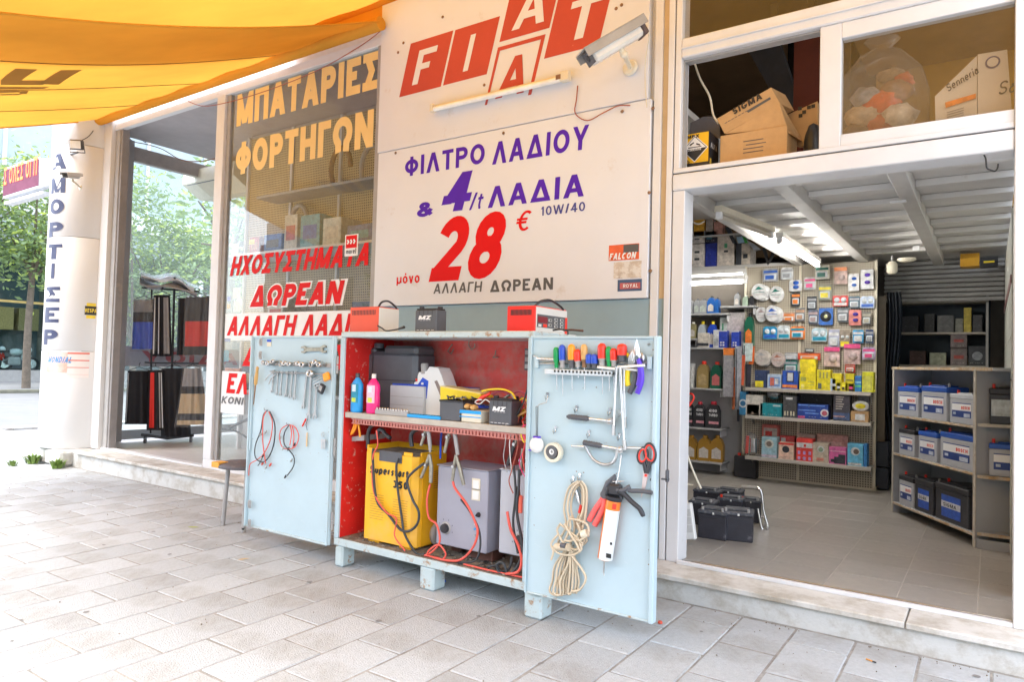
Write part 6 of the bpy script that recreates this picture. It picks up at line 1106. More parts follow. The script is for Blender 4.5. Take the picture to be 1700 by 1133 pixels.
# lamps
m_tube = lamp('lit tube', (1, .98, .93), 21.0); m_tube2 = lamp('lit wall tube', (1, .98, .92), 2.2)
def tubelamp(a, b, name, label, lit=True, w_=.06, mt_=None):
    a = Vector(a); b = Vector(b); t_ = thing(name, label, 'lamp', (a+b)/2); d_ = (b-a).normalized(); s_ = d_.cross(UZ).normalized(); mb = MB(); mb.poly3([a-s_*w_/2, a+s_*w_/2, b+s_*w_/2, b-s_*w_/2], V(0, 0, .045)); obj('batten', mb, m_ceil if lit else m_offw, t_)
    mb = MB(); mb.cyl(a+d_*.04-V(0, 0, .03), b-d_*.04-V(0, 0, .03), .017, n=12); obj('tube', mb, (mt_ or m_tube) if lit else mat('dusty unlit tube', (.55, .50, .42), .4), t_)
    for e in (a+d_*.02, b-d_*.02): mb = MB(); mb.box(e+V(-.022, -.02, -.05), e+V(.022, .02, -.0005), .004); obj('holder', mb, m_wv, t_)
    return t_
a_, b_ = G(1192, 352, 2.55), G(1296, 396, 2.55); tubelamp((a_.x, a_.y, 2.552), (b_.x, b_.y-.3, 2.552), 'dusty_tube_lamp', 'dusty unlit tube lamp on the ceiling nearest the doorway', False)
a_, b_ = G(1285, 392, 2.55), G(1366, 440, 2.55); tubelamp((a_.x+.02, a_.y+.1, 2.552), (a_.x+.02, b_.y-.15, 2.552), 'lit_tube_lamp', 'lit tube lamp on the ceiling glowing before the pegboard')
a_, b_ = P(1100, 462, 8.15), P(1241, 457, 8.15); tubelamp((a_.x, 8.12, 2.44), (b_.x, 8.12, 2.44), 'wall_tube_lamp', 'long lit tube lamp over the oil shelves at the back left', w_=.12, mt_=m_tube2)
a_, b_ = P(1100, 448, 8.4), P(1241, 445, 8.4); tubelamp((a_.x, 8.36, 2.55), (b_.x, 8.36, 2.55), 'rear_tube_lamp', 'thin lit tube lamp tucked under the storage beam', mt_=m_tube2)
q = G(1475, 446, 2.45); t = thing('motion_sensor', 'white motion sensor hanging from the ceiling right of the pegboard', 'sensor', (q.x, 8.0, 2.4)); q = P(1481, 444, 8.2); mb = MB(); mb.lathe([(.03, -.07), (.05, -.05), (.052, .03), (.03, .06)], q, n=16); obj('dome', mb, m_offw, t); mb = MB(); mb.cyl(q+V(0, 0, .06), q+V(0, 0, .12), .012); obj('stem', mb, m_alug, t)
q = P(1505, 432, 8.0); tag(obj('smoke_detector', MB().lathe([(.05, -.02), (.085, 0), (.085, .015)], q, n=18), m_offw), 'flat round cream detector on the ceiling beside the sensor', 'smoke detector')

# ---------------------------------------------------------------- pegboard
PY = 8.38
m_peg = perf('perforated beige board', (.50, .44, .34), (.12, .10, .08), .0254, .30)
xl, xr = -2.38, -1.005
pg = thing('pegboard_stand', 'tall perforated beige display board with three shelves in the shop', 'display board', ((xl+xr)/2, PY+.03, ZR))
zt = P(1430, 434, PY).z
mid = (xl+xr)/2-.09
for a_, b_ in ((xl, mid-.014), (mid+.014, xr-.022)):
    for z0, z1 in ((ZR+.03, .95), (.955, 1.78), (1.785, zt)): mb = MB(); mb.box((a_, PY, z0), (b_, PY+.012, z1)); obj('board_panel', mb, m_peg, pg)
for x in (xl-.012, mid, xr-.01): mb = MB(); mb.box((x-.0125, PY-.006, ZR+.02), (x+.0125, PY+.03, zt+.01), .002); obj('upright', mb, m_offw, pg)
mb = MB(); mb.box((xl, PY+.013, ZR), (xr, PY+.35, ZR+.03)); obj('foot', mb, m_offw, pg)
SHY = 8.10
shz = []
for ya, yb in ((643, 653), (691, 702), (757, 778)):
    z_ = (P(1237, ya, SHY).z+P(1445, yb, SHY).z)/2; shz.append(z_); a_, b_ = P(1237, ya, SHY).x, P(1446, yb, SHY).x
    mb = MB(); mb.box((a_, SHY+.004, z_-.006), (b_, PY-.007, z_), 0); s_ = obj('shelf', mb, mat('shelf enamel', (.46, .42, .37), .45, var=.06), pg); mb = MB(); mb.box((a_, SHY-.006, z_-.036), (b_, SHY+.0035, z_+.004), .003); obj('price_rail', mb, MATS['shelf enamel'], s_)
    for x in (a_+.03, b_-.03): mb = MB(); mb.prism([(0, 0), (.24, 0), (0, -.12)], (x, PY-.008, z_-.007), (0, -1, 0), UZ, V(.004, 0, 0)); obj('bracket', mb, m_alug, s_)
def zx(v): return 1240+v/5.965
def zy(v): return 430+v/5.965
clr = {}
def C(col, r_=.4): 
    k = 'pack %s %s' % (','.join('%.2f' % c_ for c_ in col), r_)
    return mat(k, col, r_, var=.35, scale=22, stain=(tuple(.25+.5*q for q in col), .36, 55, .02))
m_blis = mat('clear blister plastic', (.62, .66, .70), .12, var=.15, scale=30, spec=.9)
def hangpack(x0, y0, x1, y1, shape, c1, c2, label, cat='pack', n=1, Y=PY, deco=None, conv=True):
    if conv: x0, x1, y0, y1 = zx(x0), zx(x1), zy(y0), zy(y1)
    f_ = Y-.03-.012*n; a = P(x0, (y0+y1)/2, f_); b = P(x1, (y0+y1)/2, f_); zt_, zb_ = P((x0+x1)/2, y0, f_).z, P((x0+x1)/2, y1, f_).z
    w_, h_ = b.x-a.x, zt_-zb_; cx, cz = (a.x+b.x)/2, (zt_+zb_)/2
    t_ = thing('hanging_'+('disc' if shape == 'disc' else 'pack'), label, cat, (cx, Y-.03, cz), group='packs hung on the pegboard')
    mb = MB(); mb.tube([V(cx, Y, zt_-.01), V(cx, f_-.02, zt_-.012), V(cx, f_-.024, zt_-.004)], .003, 5); obj('peg_hook', mb, m_chrome, t_)
    if shape == 'disc':
        for i in range(n):
            y = f_+.014*i; o_ = .012*i; mb = MB(); mb.lathe([(w_*.46, 0), (w_*.5, .002), (w_*.5, .008), (w_*.46, .009)], (cx-.012*(n-1)/2+o_, y, cz-o_*.4), (0, -1, 0), n=26, sx=1, sy=h_/w_); dd = obj('disc', mb, C(c1), t_)
            if i == 0:
                fy = y-.0095; M_ = Matrix.Translation((cx-.012*(n-1)/2, fy, cz))
                mb = MB(); mb.add([(-w_*.30, 0, .02), (-w_*.05, 0, h_*.33), (w_*.12, 0, h_*.22), (w_*.33, 0, .03)], [(0, 1, 2, 3)], M=M_); obj('print', mb, C(c2), dd)
                mb = MB(); mb.add([(-w_*.36, 0, -.005), (w_*.36, 0, -.005), (w_*.34, 0, -h_*.06), (-w_*.34, 0, -h_*.06)], [(0, 1, 2, 3)], M=M_); obj('print', mb, C(c2), dd)
                mb = MB(); mb.add([(-w_*.26, 0, -h_*.16), (w_*.26, 0, -h_*.16), (w_*.2, 0, -h_*.2), (-w_*.2, 0, -h_*.2)], [(0, 1, 2, 3)], M=M_); obj('print', mb, C((.5, .4, .4)), dd)
        return t_
    if shape == 'bag':
        mb = MB(); mb.sheet(lambda u, v: V(a.x+w_*u, f_-.012*math.sin(PI*u)*math.sin(PI*v)-.004*math.sin(u*17+v*9), zb_+h_*v), 8, 8, (0, .004, 0)); bd = obj('bag', mb, C(c1), t_)
        mb = MB(); mb.box((a.x+w_*.02, f_-.020, zt_-h_*.22), (b.x-w_*.02, f_-.0165, zt_)); obj('header', mb, C(c2), t_)
        mb = MB(); mb.sphere((cx+.01, f_-.014, cz-h_*.1), min(w_, h_)*.26, 8, 6, (1, .25, 1)); obj('contents', mb, C([min(1, k*.8+.1) for k in c1]), t_); return t_
    r_ = .25 if shape == 'oval' else .08
    mb = MB(); k = 6; pts = []
    for (sx, sz, a0) in ((1, 1, 0), (-1, 1, 90), (-1, -1, 180), (1, -1, 270)):
        rr = min(w_, h_)*r_
        if shape == 'oval' and sz < 0: rr *= .4
        for i in range(k+1): a1 = R(a0+90*i/k); pts.append((cx+sx*(w_/2-rr)+rr*math.cos(a1), cz+sz*(h_/2-rr)+rr*math.sin(a1)))
    mb.poly3([V(x, f_, z) for x, z in pts], V(0, .006 if n == 1 else .012*n, 0)); obj('card', mb, C(c1), t_)
    d2 = deco or ('blister' if shape in ('card', 'oval') else None)
    if d2 == 'twin':
        for s_ in (.27, -.2): mb = MB(); mb.sphere((cx+w_*.04, f_-.006, cz+h_*s_*.8), w_*.20, 9, 6, (1.2, .5, .8)); obj('item', mb, C(c2, .25), t_)
    elif d2 == 'cd':
        mb = MB(); mb.lathe([(w_*.40, 0), (w_*.40, .004), (w_*.08, .006)], (cx, f_-.0005, cz), (0, -1, 0), n=26); obj('round_item', mb, C(c2, .2), t_); mb = MB(); mb.lathe([(w_*.13, .0065), (w_*.1, .009)], (cx, f_, cz), (0, -1, 0), n=16); obj('hub', mb, C((.6, .6, .3)), t_)
    elif d2 == 'pair':
        for s_ in (-1, 1): mb = MB(); mb.lathe([(w_*.19, 0), (w_*.16, .014), (w_*.08, .018)], (cx+s_*w_*.22, f_, cz+h_*.1), (0, -1, 0), n=14); obj('blister', mb, m_blis, t_)
        mb = MB(); mb.box((a.x+w_*.08, f_-.002, zb_+h_*.08), (b.x-w_*.08, f_-.0003, zb_+h_*.34)); obj('print', mb, C(c2), t_)
    else:
        mb = MB(); mb.box((a.x+w_*.12, f_-.018, zb_+h_*.10), (b.x-w_*.12, f_-.0003, zb_+h_*.56), .006); obj('blister', mb, m_blis, t_)
        mb = MB(); mb.box((a.x+w_*.2, f_-.0195, zb_+h_*.16), (b.x-w_*.25, f_-.0183, zb_+h_*.46)); obj('item', mb, C(c2), t_)
        mb = MB(); mb.box((a.x+w_*.06, f_-.0015, zt_-h_*.34), (b.x-w_*.06, f_-.0003, zt_-h_*.16)); obj('print', mb, C(c2), t_)
    return t_
wh_, bl_, gn_, rd_, bk_, yl_, pk_, tl_, gy_, or_ = (.62, .62, .62), (.03, .12, .5), (.02, .18, .14), (.65, .05, .04), (.035, .04, .05), (.75, .62, .02), (.72, .08, .25), (.02, .28, .42), (.35, .36, .38), (.8, .22, .04)
H_ = [
 (155, 95, 310, 225, 'oval', gy_, bl_, 'grey blister pack with blue bits at the top left of the pegboard', None, 1), (335, 85, 458, 205, 'oval', wh_, gy_, 'white blister pack second from the left in the top row of the pegboard', None, 1),
 (418, 205, 545, 320, 'oval', wh_, bl_, 'white pack with blue pieces under the top row of the pegboard', 'twin', 1), (565, 180, 682, 305, 'oval', wh_, pk_, 'white pack with a pink item in the upper middle of the pegboard', None, 1), (672, 65, 815, 200, 'card', (.70, .68, .60), gn_, 'cream carton hung at the top of the pegboard under the lit lamp', None, 4),
 (865, 85, 995, 250, 'bag', (.62, .45, .40), or_, 'orange topped bag hung in the top row of the pegboard', None, 1), (1003, 148, 1112, 318, 'card', wh_, bl_, 'white card with two blue bulbs, left of the pair at the top right', 'twin', 1), (1125, 105, 1252, 298, 'card', wh_, (.12, .05, .45), 'white card with two violet bulbs at the top right corner of the pegboard', 'twin', 2),
 (62, 245, 215, 405, 'disc', wh_, gn_, 'stack of white green discs at the upper left edge of the pegboard', None, 4), (225, 270, 362, 428, 'disc', wh_, gn_, 'white disc with green print, right of the upper left stack', None, 2), (85, 478, 205, 628, 'disc', wh_, (.4, .3, .3), 'pale disc with reddish print, left one of the second row of discs', None, 1), (195, 460, 340, 625, 'disc', wh_, bl_, 'stack of white discs with blue print in the second row of discs', None, 4),
 (85, 900, 228, 1062, 'disc', (.5, .46, .42), gy_, 'grey patterned disc stack at the lower left of the pegboard', None, 3), (245, 925, 375, 1075, 'disc', (.5, .42, .38), (.4, .15, .1), 'brownish disc right of the grey patterned stack', None, 2), (372, 930, 500, 1005, 'oval', gy_, wh_, 'small grey dome pack above the dark green pack', None, 1),
 (440, 330, 528, 468, 'card', bk_, or_, 'black card with an orange base in the upper middle left', None, 1), (595, 372, 690, 505, 'card', bk_, gy_, 'tall black card beside the middle upright', None, 1), (705, 255, 840, 410, 'card', (.30, .31, .24), yl_, 'grey and yellow blister card below the cream carton', None, 1),
 (848, 365, 1000, 470, 'card', rd_, wh_, 'wide red card pack in the third row right of the middle', 'pair', 1), (1010, 370, 1118, 490, 'card', (.05, .11, .17), gy_, 'dark blue square pack right of the red one', None, 1), (1122, 370, 1262, 488, 'oval', (.50, .58, .72), bl_, 'pale blue twin dome pack at the right edge of the third row', 'pair', 1),
 (352, 535, 475, 625, 'card', (.55, .3, .2), or_, 'orange and white boxed pack right of the blue disc stack', None, 1), (478, 485, 575, 620, 'card', (.2, .2, .2), (.5, .3, .2), 'dark blister pack with a reel left of the middle upright', None, 1), (610, 505, 705, 645, 'card', (.12, .14, .2), (.4, .3, .3), 'narrow dark pack just left of the blue pack with the round item', None, 1),
 (712, 488, 852, 655, 'card', (.03, .14, .50), bk_, 'blue card holding a round black disc in the middle of the pegboard', 'cd', 1), (895, 485, 1005, 628, 'card', (.12, .14, .16), gy_, 'dark grey card with an oval item, fourth row', None, 1), (1010, 505, 1132, 660, 'card', (.62, .2, .17), (.08, .05, .35), 'salmon red card with two dark blue bulbs, fourth row', 'twin', 1), (1140, 525, 1232, 655, 'card', (.18, .17, .15), (.4, .38, .3), 'dark clear pack at the right end of the fourth row', None, 1),
 (160, 670, 300, 795, 'oval', (.03, .3, .55), bl_, 'bright blue dome pack leftmost in the fifth row', 'pair', 1), (305, 658, 425, 795, 'oval', (.60, .64, .66), tl_, 'white and teal dome pack second in the fifth row', 'pair', 1), (428, 668, 575, 795, 'oval', or_, tl_, 'orange and teal pack third in the fifth row', None, 1), (640, 685, 795, 820, 'oval', (.45, .58, .65), tl_, 'pale teal dome pack just right of the middle upright, fifth row', 'pair', 1),
 (808, 700, 915, 880, 'card', (.40, .42, .55), wh_, 'lilac clear pack with a white item in the fifth row', None, 1), (920, 705, 1020, 880, 'card', (.30, .25, .2), yl_, 'red and yellow blister pack in the fifth row', 'pair', 1), (1048, 705, 1155, 835, 'card', (.05, .32, .6), wh_, 'bright blue card near the right end of the fifth row', None, 1), (1175, 700, 1252, 835, 'card', (.03, .06, .16), gy_, 'narrow navy card at the right end of the fifth row', None, 1),
 (370, 1000, 500, 1130, 'card', (.02, .18, .15), gy_, 'dark green pack standing left of the yellow boxes', None, 1), (765, 875, 922, 1070, 'bag', (.60, .45, .45), pk_, 'pink topped bag of parts, left of the two pink bags', None, 1), (960, 845, 1125, 1045, 'bag', (.55, .40, .40), pk_, 'larger pink topped bag of parts, right of the two pink bags', None, 2), (1142, 875, 1272, 1000, 'oval', (.5, .4, .6), pk_, 'multicoloured pack at the lower right edge of the pegboard', None, 1),
 (972, 1040, 1070, 1130, 'card', rd_, (.6, .3, .25), 'small red card hanging under the larger pink bag', None, 1),
]
for (x0, y0, x1, y1, s_, c1, c2, lb, deco, n_) in H_: hangpack(x0, y0, x1, y1, s_, c1, c2, lb, 'disc' if s_ == 'disc' else 'pack', n_, deco=deco)
hangpack(1375, 672, 1398, 690, 'bag', (.3, .1, .1), (.2, .08, .1), 'dark red bag hanging between the second and third shelf', conv=False)
# boxes on the shelves
def wx_(v): return 1220+v/5.15
def wy_(v): return 600+v/5.15
def carton(x0, y0, x1, y1, si, c1, label, decs=(), dpt=.14, Y=None, z0=None, name='carton', cat='box', raw=False, lean=0):
    if not raw: x0, x1, y0, y1 = wx_(x0), wx_(x1), wy_(y0), wy_(y1)
    Y = Y or SHY+.02; z0_ = shz[si] if z0 is None else z0; a = P(x0, (y0+y1)/2, Y); b = P(x1, (y0+y1)/2, Y); zt_ = P((x0+x1)/2, y0, Y).z; zt_ = max(zt_, z0_+.03)
    t_ = thing(name, label, cat, ((a.x+b.x)/2, Y+dpt/2, z0_)); mb = MB(); mb.box((a.x, Y, z0_+.0006), (b.x-.003, Y+dpt, zt_), .002); obj('body', mb, c1 if not isinstance(c1, tuple) else C(c1, .5), t_); w_ = b.x-.003-a.x; h_ = zt_-z0_
    if w_ > .09 and h_ > .07 and decs: write('-- --- -' if w_ > .15 else '-- --', V(a.x+w_*.1, Y-.0042, z0_+h_*.12), UX, UZ, .014, w_*.7, C((.5, .5, .48)) if sum(c1 if isinstance(c1, tuple) else (0,)) < .9 else C((.12, .11, .12)), t_, .3, gap=.3, name='fine_print')
    for (u0, v0, u1, v1, cc, *rest_) in decs:
        if rest_ and rest_[0] == 'o': mb = MB(); mb.lathe([(w_*(u1-u0)/2, 0), (w_*(u1-u0)/2*.9, .0015)], (a.x+w_*(u0+u1)/2, Y-.0003-.001, z0_+h_*(v0+v1)/2), (0, -1, 0), n=20); obj('round_print', mb, C(cc), t_)
        elif rest_ and rest_[0] == 'O': mb = MB(); mb.lathe([(w_*(u1-u0)/2, 0), (w_*(u1-u0)/2*.9, .0015)], (a.x+w_*(u0+u1)/2, Y-.0003-.003, z0_+h_*(v0+v1)/2), (0, -1, 0), n=20); obj('round_print', mb, C(cc), t_)
        else: k_ = rest_[0] if rest_ else 0; mb = MB(); mb.box((a.x+w_*u0, Y-.0013-k_*.0012, z0_+h_*v0), (a.x+w_*u1, Y-.0003-k_*.0012, z0_+h_*v1)); obj('print', mb, C(cc), t_)
    return t_
dk = (.05, .06, .08); cr = (.6, .55, .4)
K = [  # top shelf
 (170, 78, 272, 205, 0, (.03, .05, .13), 'dark blue box with a yellow lower label, leftmost on the top shelf', [(.05, .05, .75, .4, yl_)]), (278, 112, 398, 208, 0, (.45, .55, .7), 'pale blue photo box on the top shelf left', [(.1, .15, .9, .8, (.15, .3, .6)), (.2, .2, .5, .75, (.6, .15, .1), 1), (.55, .3, .8, .7, wh_, 1)]),
 (405, 82, 540, 215, 0, (.02, .08, .42), 'deep blue box with a white square and orange band', [(.28, .38, .75, .92, (.02, .02, .05)), (.34, .45, .69, .88, wh_, 1), (.02, .08, .98, .24, or_)]), (552, 110, 695, 218, 0, yl_, 'wide pale yellow box on the top shelf with an oval logo', [(.08, .55, .4, .8, (.35, .35, .08)), (.1, .1, .3, .35, (.7, .62, .2)), (.5, .3, .9, .34, (.4, .4, .1)), (.5, .5, .9, .54, (.4, .4, .1))]),
 (700, 75, 820, 225, 0, yl_, 'square bright yellow box in the middle of the top shelf', [(.1, .08, .35, .35, (.12, .14, .12)), (.2, .6, .3, .9, (.3, .3, .1)), (.45, .6, .55, .9, (.3, .3, .1)), (.7, .6, .8, .9, (.3, .3, .1))]),
 (832, 105, 915, 180, 0, yl_, 'small yellow box on top of little blue cartons', []), (815, 150, 865, 232, 0, (.45, .6, .8), 'small pale blue carton before the yellow ones', [(0, .4, 1, .6, wh_)]), (868, 185, 905, 236, 0, tl_, 'tiny teal carton on the top shelf', [(.1, .3, .9, .6, wh_)]), (905, 180, 968, 236, 0, yl_, 'low yellow box near the right of the top shelf', [(.2, .2, .6, .5, bk_)]), (945, 108, 1022, 190, 0, yl_, 'upper yellow box of the right stack on the top shelf', [(.1, .6, .9, .66, bk_)]), (970, 190, 1020, 238, 0, (.7, .65, .6), 'tiny white carton at the right of the top shelf', [(.2, .3, .8, .6, pk_)]),
 (1026, 125, 1085, 240, 0, (.03, .2, .5), 'blue and green striped tin near the right end of the top shelf', [(0, .3, 1, .42, (.1, .5, .2)), (0, .55, 1, .65, (.3, .6, .8)), (0, .78, 1, .86, (.05, .1, .4))]), (1088, 92, 1188, 238, 0, (.70, .68, .03), 'lime yellow packet at the right end of the top shelf', [(.1, .1, .9, .8, (.62, .6, .1))]),
 # middle shelf
 (40, 262, 98, 440, 1, (.03, .18, .35), 'blue box with a big white ring at the left end of the middle shelf', [(-.1, .2, 1.2, .8, wh_, 'o'), (.1, .3, .95, .7, (.03, .15, .3), 'O')]), (92, 290, 240, 370, 1, (.62, .58, .52), 'white carton lid sitting on the beige box at the left', []), (100, 370, 212, 455, 1, (.56, .52, .46), 'beige box on the left of the middle shelf', [(.4, .2, .55, .3, (.7, .5, .4))]), (215, 362, 402, 462, 1, (.01, .25, .30), 'teal box on the middle shelf with a pale strip', [(.6, .78, .95, .9, (.5, .6, .6))]),
 (412, 295, 530, 470, 1, (.07, .07, .075), 'tall black box with small grey print left on the middle shelf', [(.2, .82, .7, .92, wh_), (.1, .1, .2, .3, (.6, .55, .4)), (.3, .1, .4, .3, (.6, .55, .4)), (.55, .1, .65, .3, (.6, .55, .4)), (.75, .1, .85, .3, (.6, .55, .4))]),
 (535, 370, 800, 485, 1, (.02, .06, .32), 'long dark blue box with white round badge before the black carton', [(.75, .12, 1.02, .8, wh_, 'o'), (.80, .2, .97, .7, (.5, .1, .15), 'O'), (.03, .88, .9, .95, (.15, .3, .7)), (.03, .55, .6, .62, (.15, .3, .7)), (.25, .36, .7, .43, (.15, .3, .7)), (.02, .05, .25, .2, pk_)]),
 (842, 290, 985, 492, 1, (.06, .055, .07), 'black box with rows of pale print, right half of the middle shelf', [(.15, .9-.09*i, .15+.5-.06*(i % 3), .94-.09*i, (.5, .45, .4)) for i in range(6)]+[(.0, .05, 1, .32, (.06, .1, .22)), (.0, .16, .7, .2, (.5, .25, .2), 1)]),
 (990, 430, 1145, 500, 1, (.45, .27, .12), 'small brown carton with a white label at the right of the middle shelf', [(.25, .2, .8, .75, wh_)]),
 # bottom shelf
 (228, 650, 360, 828, 2, (.30, .48, .55), 'pale blue pack with round steel picture at the left of the lowest shelf', [(.2, .45, .8, .9, (.55, .55, .5), 'o'), (.32, .55, .68, .8, (.2, .15, .12), 'O'), (0, .04, 1, .16, (.6, .5, .6))]), (372, 700, 505, 838, 2, (.68, .48, .38), 'cream and red pack with a dark oval on the lowest shelf', [(.25, .5, .72, .72, bk_, 'o'), (0, .88, 1, 1, rd_), (.2, .15, .5, .3, (.75, .5, .4))]),
 (525, 665, 668, 850, 2, (.70, .05, .04), 'bright red box with a white band and small circles, lowest shelf', [(.02, .60, .98, .82, wh_), (.45, .64, .6, .76, rd_, 1), (.1, .3, .25, .45, (.4, .3, .6)), (.42, .3, .57, .45, (.4, .3, .6)), (.75, .3, .9, .45, (.4, .3, .6)), (.1, .06, .25, .2, (.4, .3, .6)), (.42, .06, .57, .2, (.4, .3, .6)), (.75, .06, .9, .2, (.4, .3, .6))]),
 (665, 702, 802, 862, 2, (.50, .42, .33), 'tan pack with a round dial on the lowest shelf', [(.28, .48, .75, .9, wh_, 'o'), (.36, .55, .67, .8, (.25, .35, .25), 'O'), (.25, .1, .7, .25, (.6, .2, .15))]), (805, 740, 955, 872, 2, (.62, .12, .32), 'magenta pack with black plug shapes on the lowest shelf', [(.3, .05, .95, .45, bk_), (.1, .12, .35, .3, bk_), (.55, .45, .95, .6, bk_), (0, .75, 1, .8, (.7, .4, .5))]),
 (962, 708, 1098, 888, 2, (.12, .42, .62), 'sky blue pack with round steel picture at the right of the lowest shelf', [(.22, .42, .80, .9, wh_, 'o'), (.38, .5, .74, .8, (.15, .1, .08), 'O'), (.05, .04, .9, .14, wh_)]),
]
for (x0, y0, x1, y1, si, cc, lb, dec) in K: carton(x0, y0, x1, y1, si, cc, lb, dec)
carton(555, -15, 695, 112, 0, yl_, 'tall yellow box standing behind the wide pale yellow one', [(.1, .5, .5, .9, (.68, .55, .03))], Y=SHY+.17, z0=shz[0])
carton(530, 255, 835, 485, 1, (.018, .018, .022), 'large plain black carton behind the long blue box', [], dpt=.1, Y=SHY+.17)
carton(232, 545, 378, 655, 2, (.55, .12, .10), 'red and tan pack standing behind at the left of the lowest shelf', [(.1, .5, .9, .9, (.5, .4, .35)), (.2, .6, .6, .8, rd_, 1)], dpt=.08, Y=SHY+.17); carton(383, 640, 512, 700, 2, (.55, .07, .07), 'red pack behind the cream and red one', [(.1, .6, .4, .9, wh_)], dpt=.08, Y=SHY+.17)
carton(700, 630, 968, 745, 2, (.48, .28, .23), 'long flat pinkish box lying behind the tan pack', [(.08, .3, .8, .75, (.58, .4, .34))], dpt=.1, Y=SHY+.17); carton(1100, 710, 1132, 888, 2, (.03, .18, .45), 'narrow blue pack edge at the right end of the lowest shelf', []); carton(530, 625, 690, 665, 2, (.45, .38, .34), 'pale tan box behind the bright red one', [], dpt=.08, Y=SHY+.17)
q = P(wx_(340), wy_(320), SHY+.1); mb = MB(); random.seed(4); mb.sphere((q.x, q.y, shz[1]+.26), .085, 10, 7, (1, .6, .8)); mb.v = [(a+random.uniform(-.012, .012), b, c_+random.uniform(-.012, .012)) for a, b, c_ in mb.v]; tag(obj('foil_bag', mb, mat('crumpled foil', (.35, .35, .37), .25, .8, var=.4, scale=30)), 'crumpled silver bag on the teal box', 'bag')
q = P(wx_(140), wy_(690), SHY+.1); mb = MB(); mb.sphere((q.x, q.y, shz[2]+.13), .12, 10, 8, (.8, .6, 1.05)); mb.v = [(a+random.uniform(-.01, .01), b, c_+random.uniform(-.01, .01)) for a, b, c_ in mb.v]; t = thing('clear_bag', 'clear bag with red and steel parts at the left of the lowest shelf', 'bag', (q.x, q.y, shz[2])); obj('bag', mb, m_bag, t)
mb = MB(); mb.cyl((q.x+.03, q.y, shz[2]+.04), (q.x+.03, q.y, shz[2]+.2), .04); obj('steel_part', mb, m_chrome, t); mb = MB(); mb.cyl((q.x-.05, q.y, shz[2]+.02), (q.x-.04, q.y, shz[2]+.22), .018); obj('red_part', mb, m_redp, t)
q = P(wx_(1075), wy_(385), SHY+.06); t = thing('tape_pack', 'white and yellow oval pack on the brown carton', 'pack', (q.x, q.y, shz[1]+.1)); mb = MB(); mb.lathe([(.075, 0), (.08, .01), (.08, .03), (.07, .035)], (q.x, q.y+.02, q.z), (0, -1, 0), n=20, sy=.7); obj('pack', mb, C(wh_), t); mb = MB(); mb.lathe([(.05, .0355), (.045, .04)], (q.x, q.y+.02, q.z), (0, -1, 0), n=18, sy=.55); obj('ring', mb, C(yl_), t)
carton(1055, 272, 1148, 330, 1, (.2, .2, .22), 'small grey box high at the right of the middle shelf', [], dpt=.1, Y=SHY+.15)
# red battery like rectangles just above yellow boxes
hangpack(505, 935, 728, 1000, 'card', (.62, .06, .03), or_, 'wide red and orange lamp bar pack above the yellow boxes'); hangpack(575, 885, 668, 925, 'card', (.06, .05, .04), gy_, 'small black pack above the red lamp bar')
# ---------------------------------------------------------------- oil shelves at the back left
OY = 8.25
mb = MB(); mb.box((-4.19, 8.535, 1.70), (-2.43, 8.547, 2.545)); obj('added_dark_panel', mb, m_walld, bld)  # added dark panel: tones down the too brightly lit upper wall behind the shelves
osh = thing('oil_shelving', 'grey wall shelves of oil bottles at the back left of the shop', 'shelf unit', (-2.85, 8.4, ZR))
def oz(y, x=1165): return P(x, y, OY).z
oshz = {}
for nm, x0, x1, y in (('A', 1196, 1254, 508), ('B', 1090, 1210, 521), ('C', 1090, 1158, 562), ('D', 1090, 1204, 577), ('E', 1090, 1199, 644), ('F', 1090, 1199, 709), ('G', 1090, 1199, 764)):
    z_ = P((x0+x1)/2, y, OY).z; oshz[nm] = z_; a, b = P(x0, y, OY), P(x1, y, OY); mb = MB(); mb.box((a.x, OY-.012, z_-.022), (b.x, 8.54, z_), .003); s_ = obj('shelf', mb, mat('grey shelf board', (.42, .42, .42), .5, var=.06), osh)
    mb = MB(); mb.box((b.x-.03, OY+.02, z_-.10), (b.x-.024, 8.5, z_-.023)); obj('bracket', mb, m_alu, s_)
def obot(x0, x1, yt, key, m_, mcap, label, kind='flask', Y=None, capc=.35, lab=None):
    Y = Y or OY+.07; z0 = oshz[key]; a, b = P(x0, yt+20, Y), P(x1, yt+20, Y); h_ = P((x0+x1)/2, yt, Y).z-z0; w_ = (b.x-a.x)*.96; cx = (a.x+b.x)/2; t_ = thing('oil_bottle', label[0], 'bottle', (cx, Y, z0), group=label[1] if len(label) > 1 else None)
    mb = MB(); o_ = V(cx-w_/2, Y-.04, z0+.0005); hb = h_*.88
    mb.prism([(w_*.04, 0), (w_*.96, 0), (w_, hb*.05), (w_, hb*.72), (w_*.86, hb*.93), (w_*.74, hb), (w_*.34, hb), (w_*.1, hb*.86), (0, hb*.7), (0, hb*.05)], o_, UX, UZ, V(0, .08, 0)); obj('body', mb, m_, t_)
    mb = MB(); mb.lathe([(w_*.20, hb), (w_*.21, hb+.004), (w_*.19, h_), (w_*.1, h_)], (cx+w_*.04, Y, z0), n=12); obj('cap', mb, mcap, t_)
    if lab is not None: mb = MB(); mb.prism([(w_*.14, hb*.14), (w_*.86, hb*.14), (w_*.86, hb*.5), (w_*.5, hb*.62), (w_*.14, hb*.5)], o_+V(0, -.001, 0), UX, UZ, V(0, .0008, 0)); obj('label', mb, lab, t_)
    return t_
m_goldo = mat('gold oil plastic', (.38, .27, .10), .3, .2, var=.08); m_goldd = mat('amber gold plastic', (.42, .22, .03), .3, .2, var=.08); m_silv = mat('silver grey plastic', (.34, .35, .37), .35, .2, var=.1); m_olive = mat('olive gold plastic', (.34, .30, .14), .35, var=.1); m_dgreen = mat('dark green bottle', (.01, .12, .07), .3)
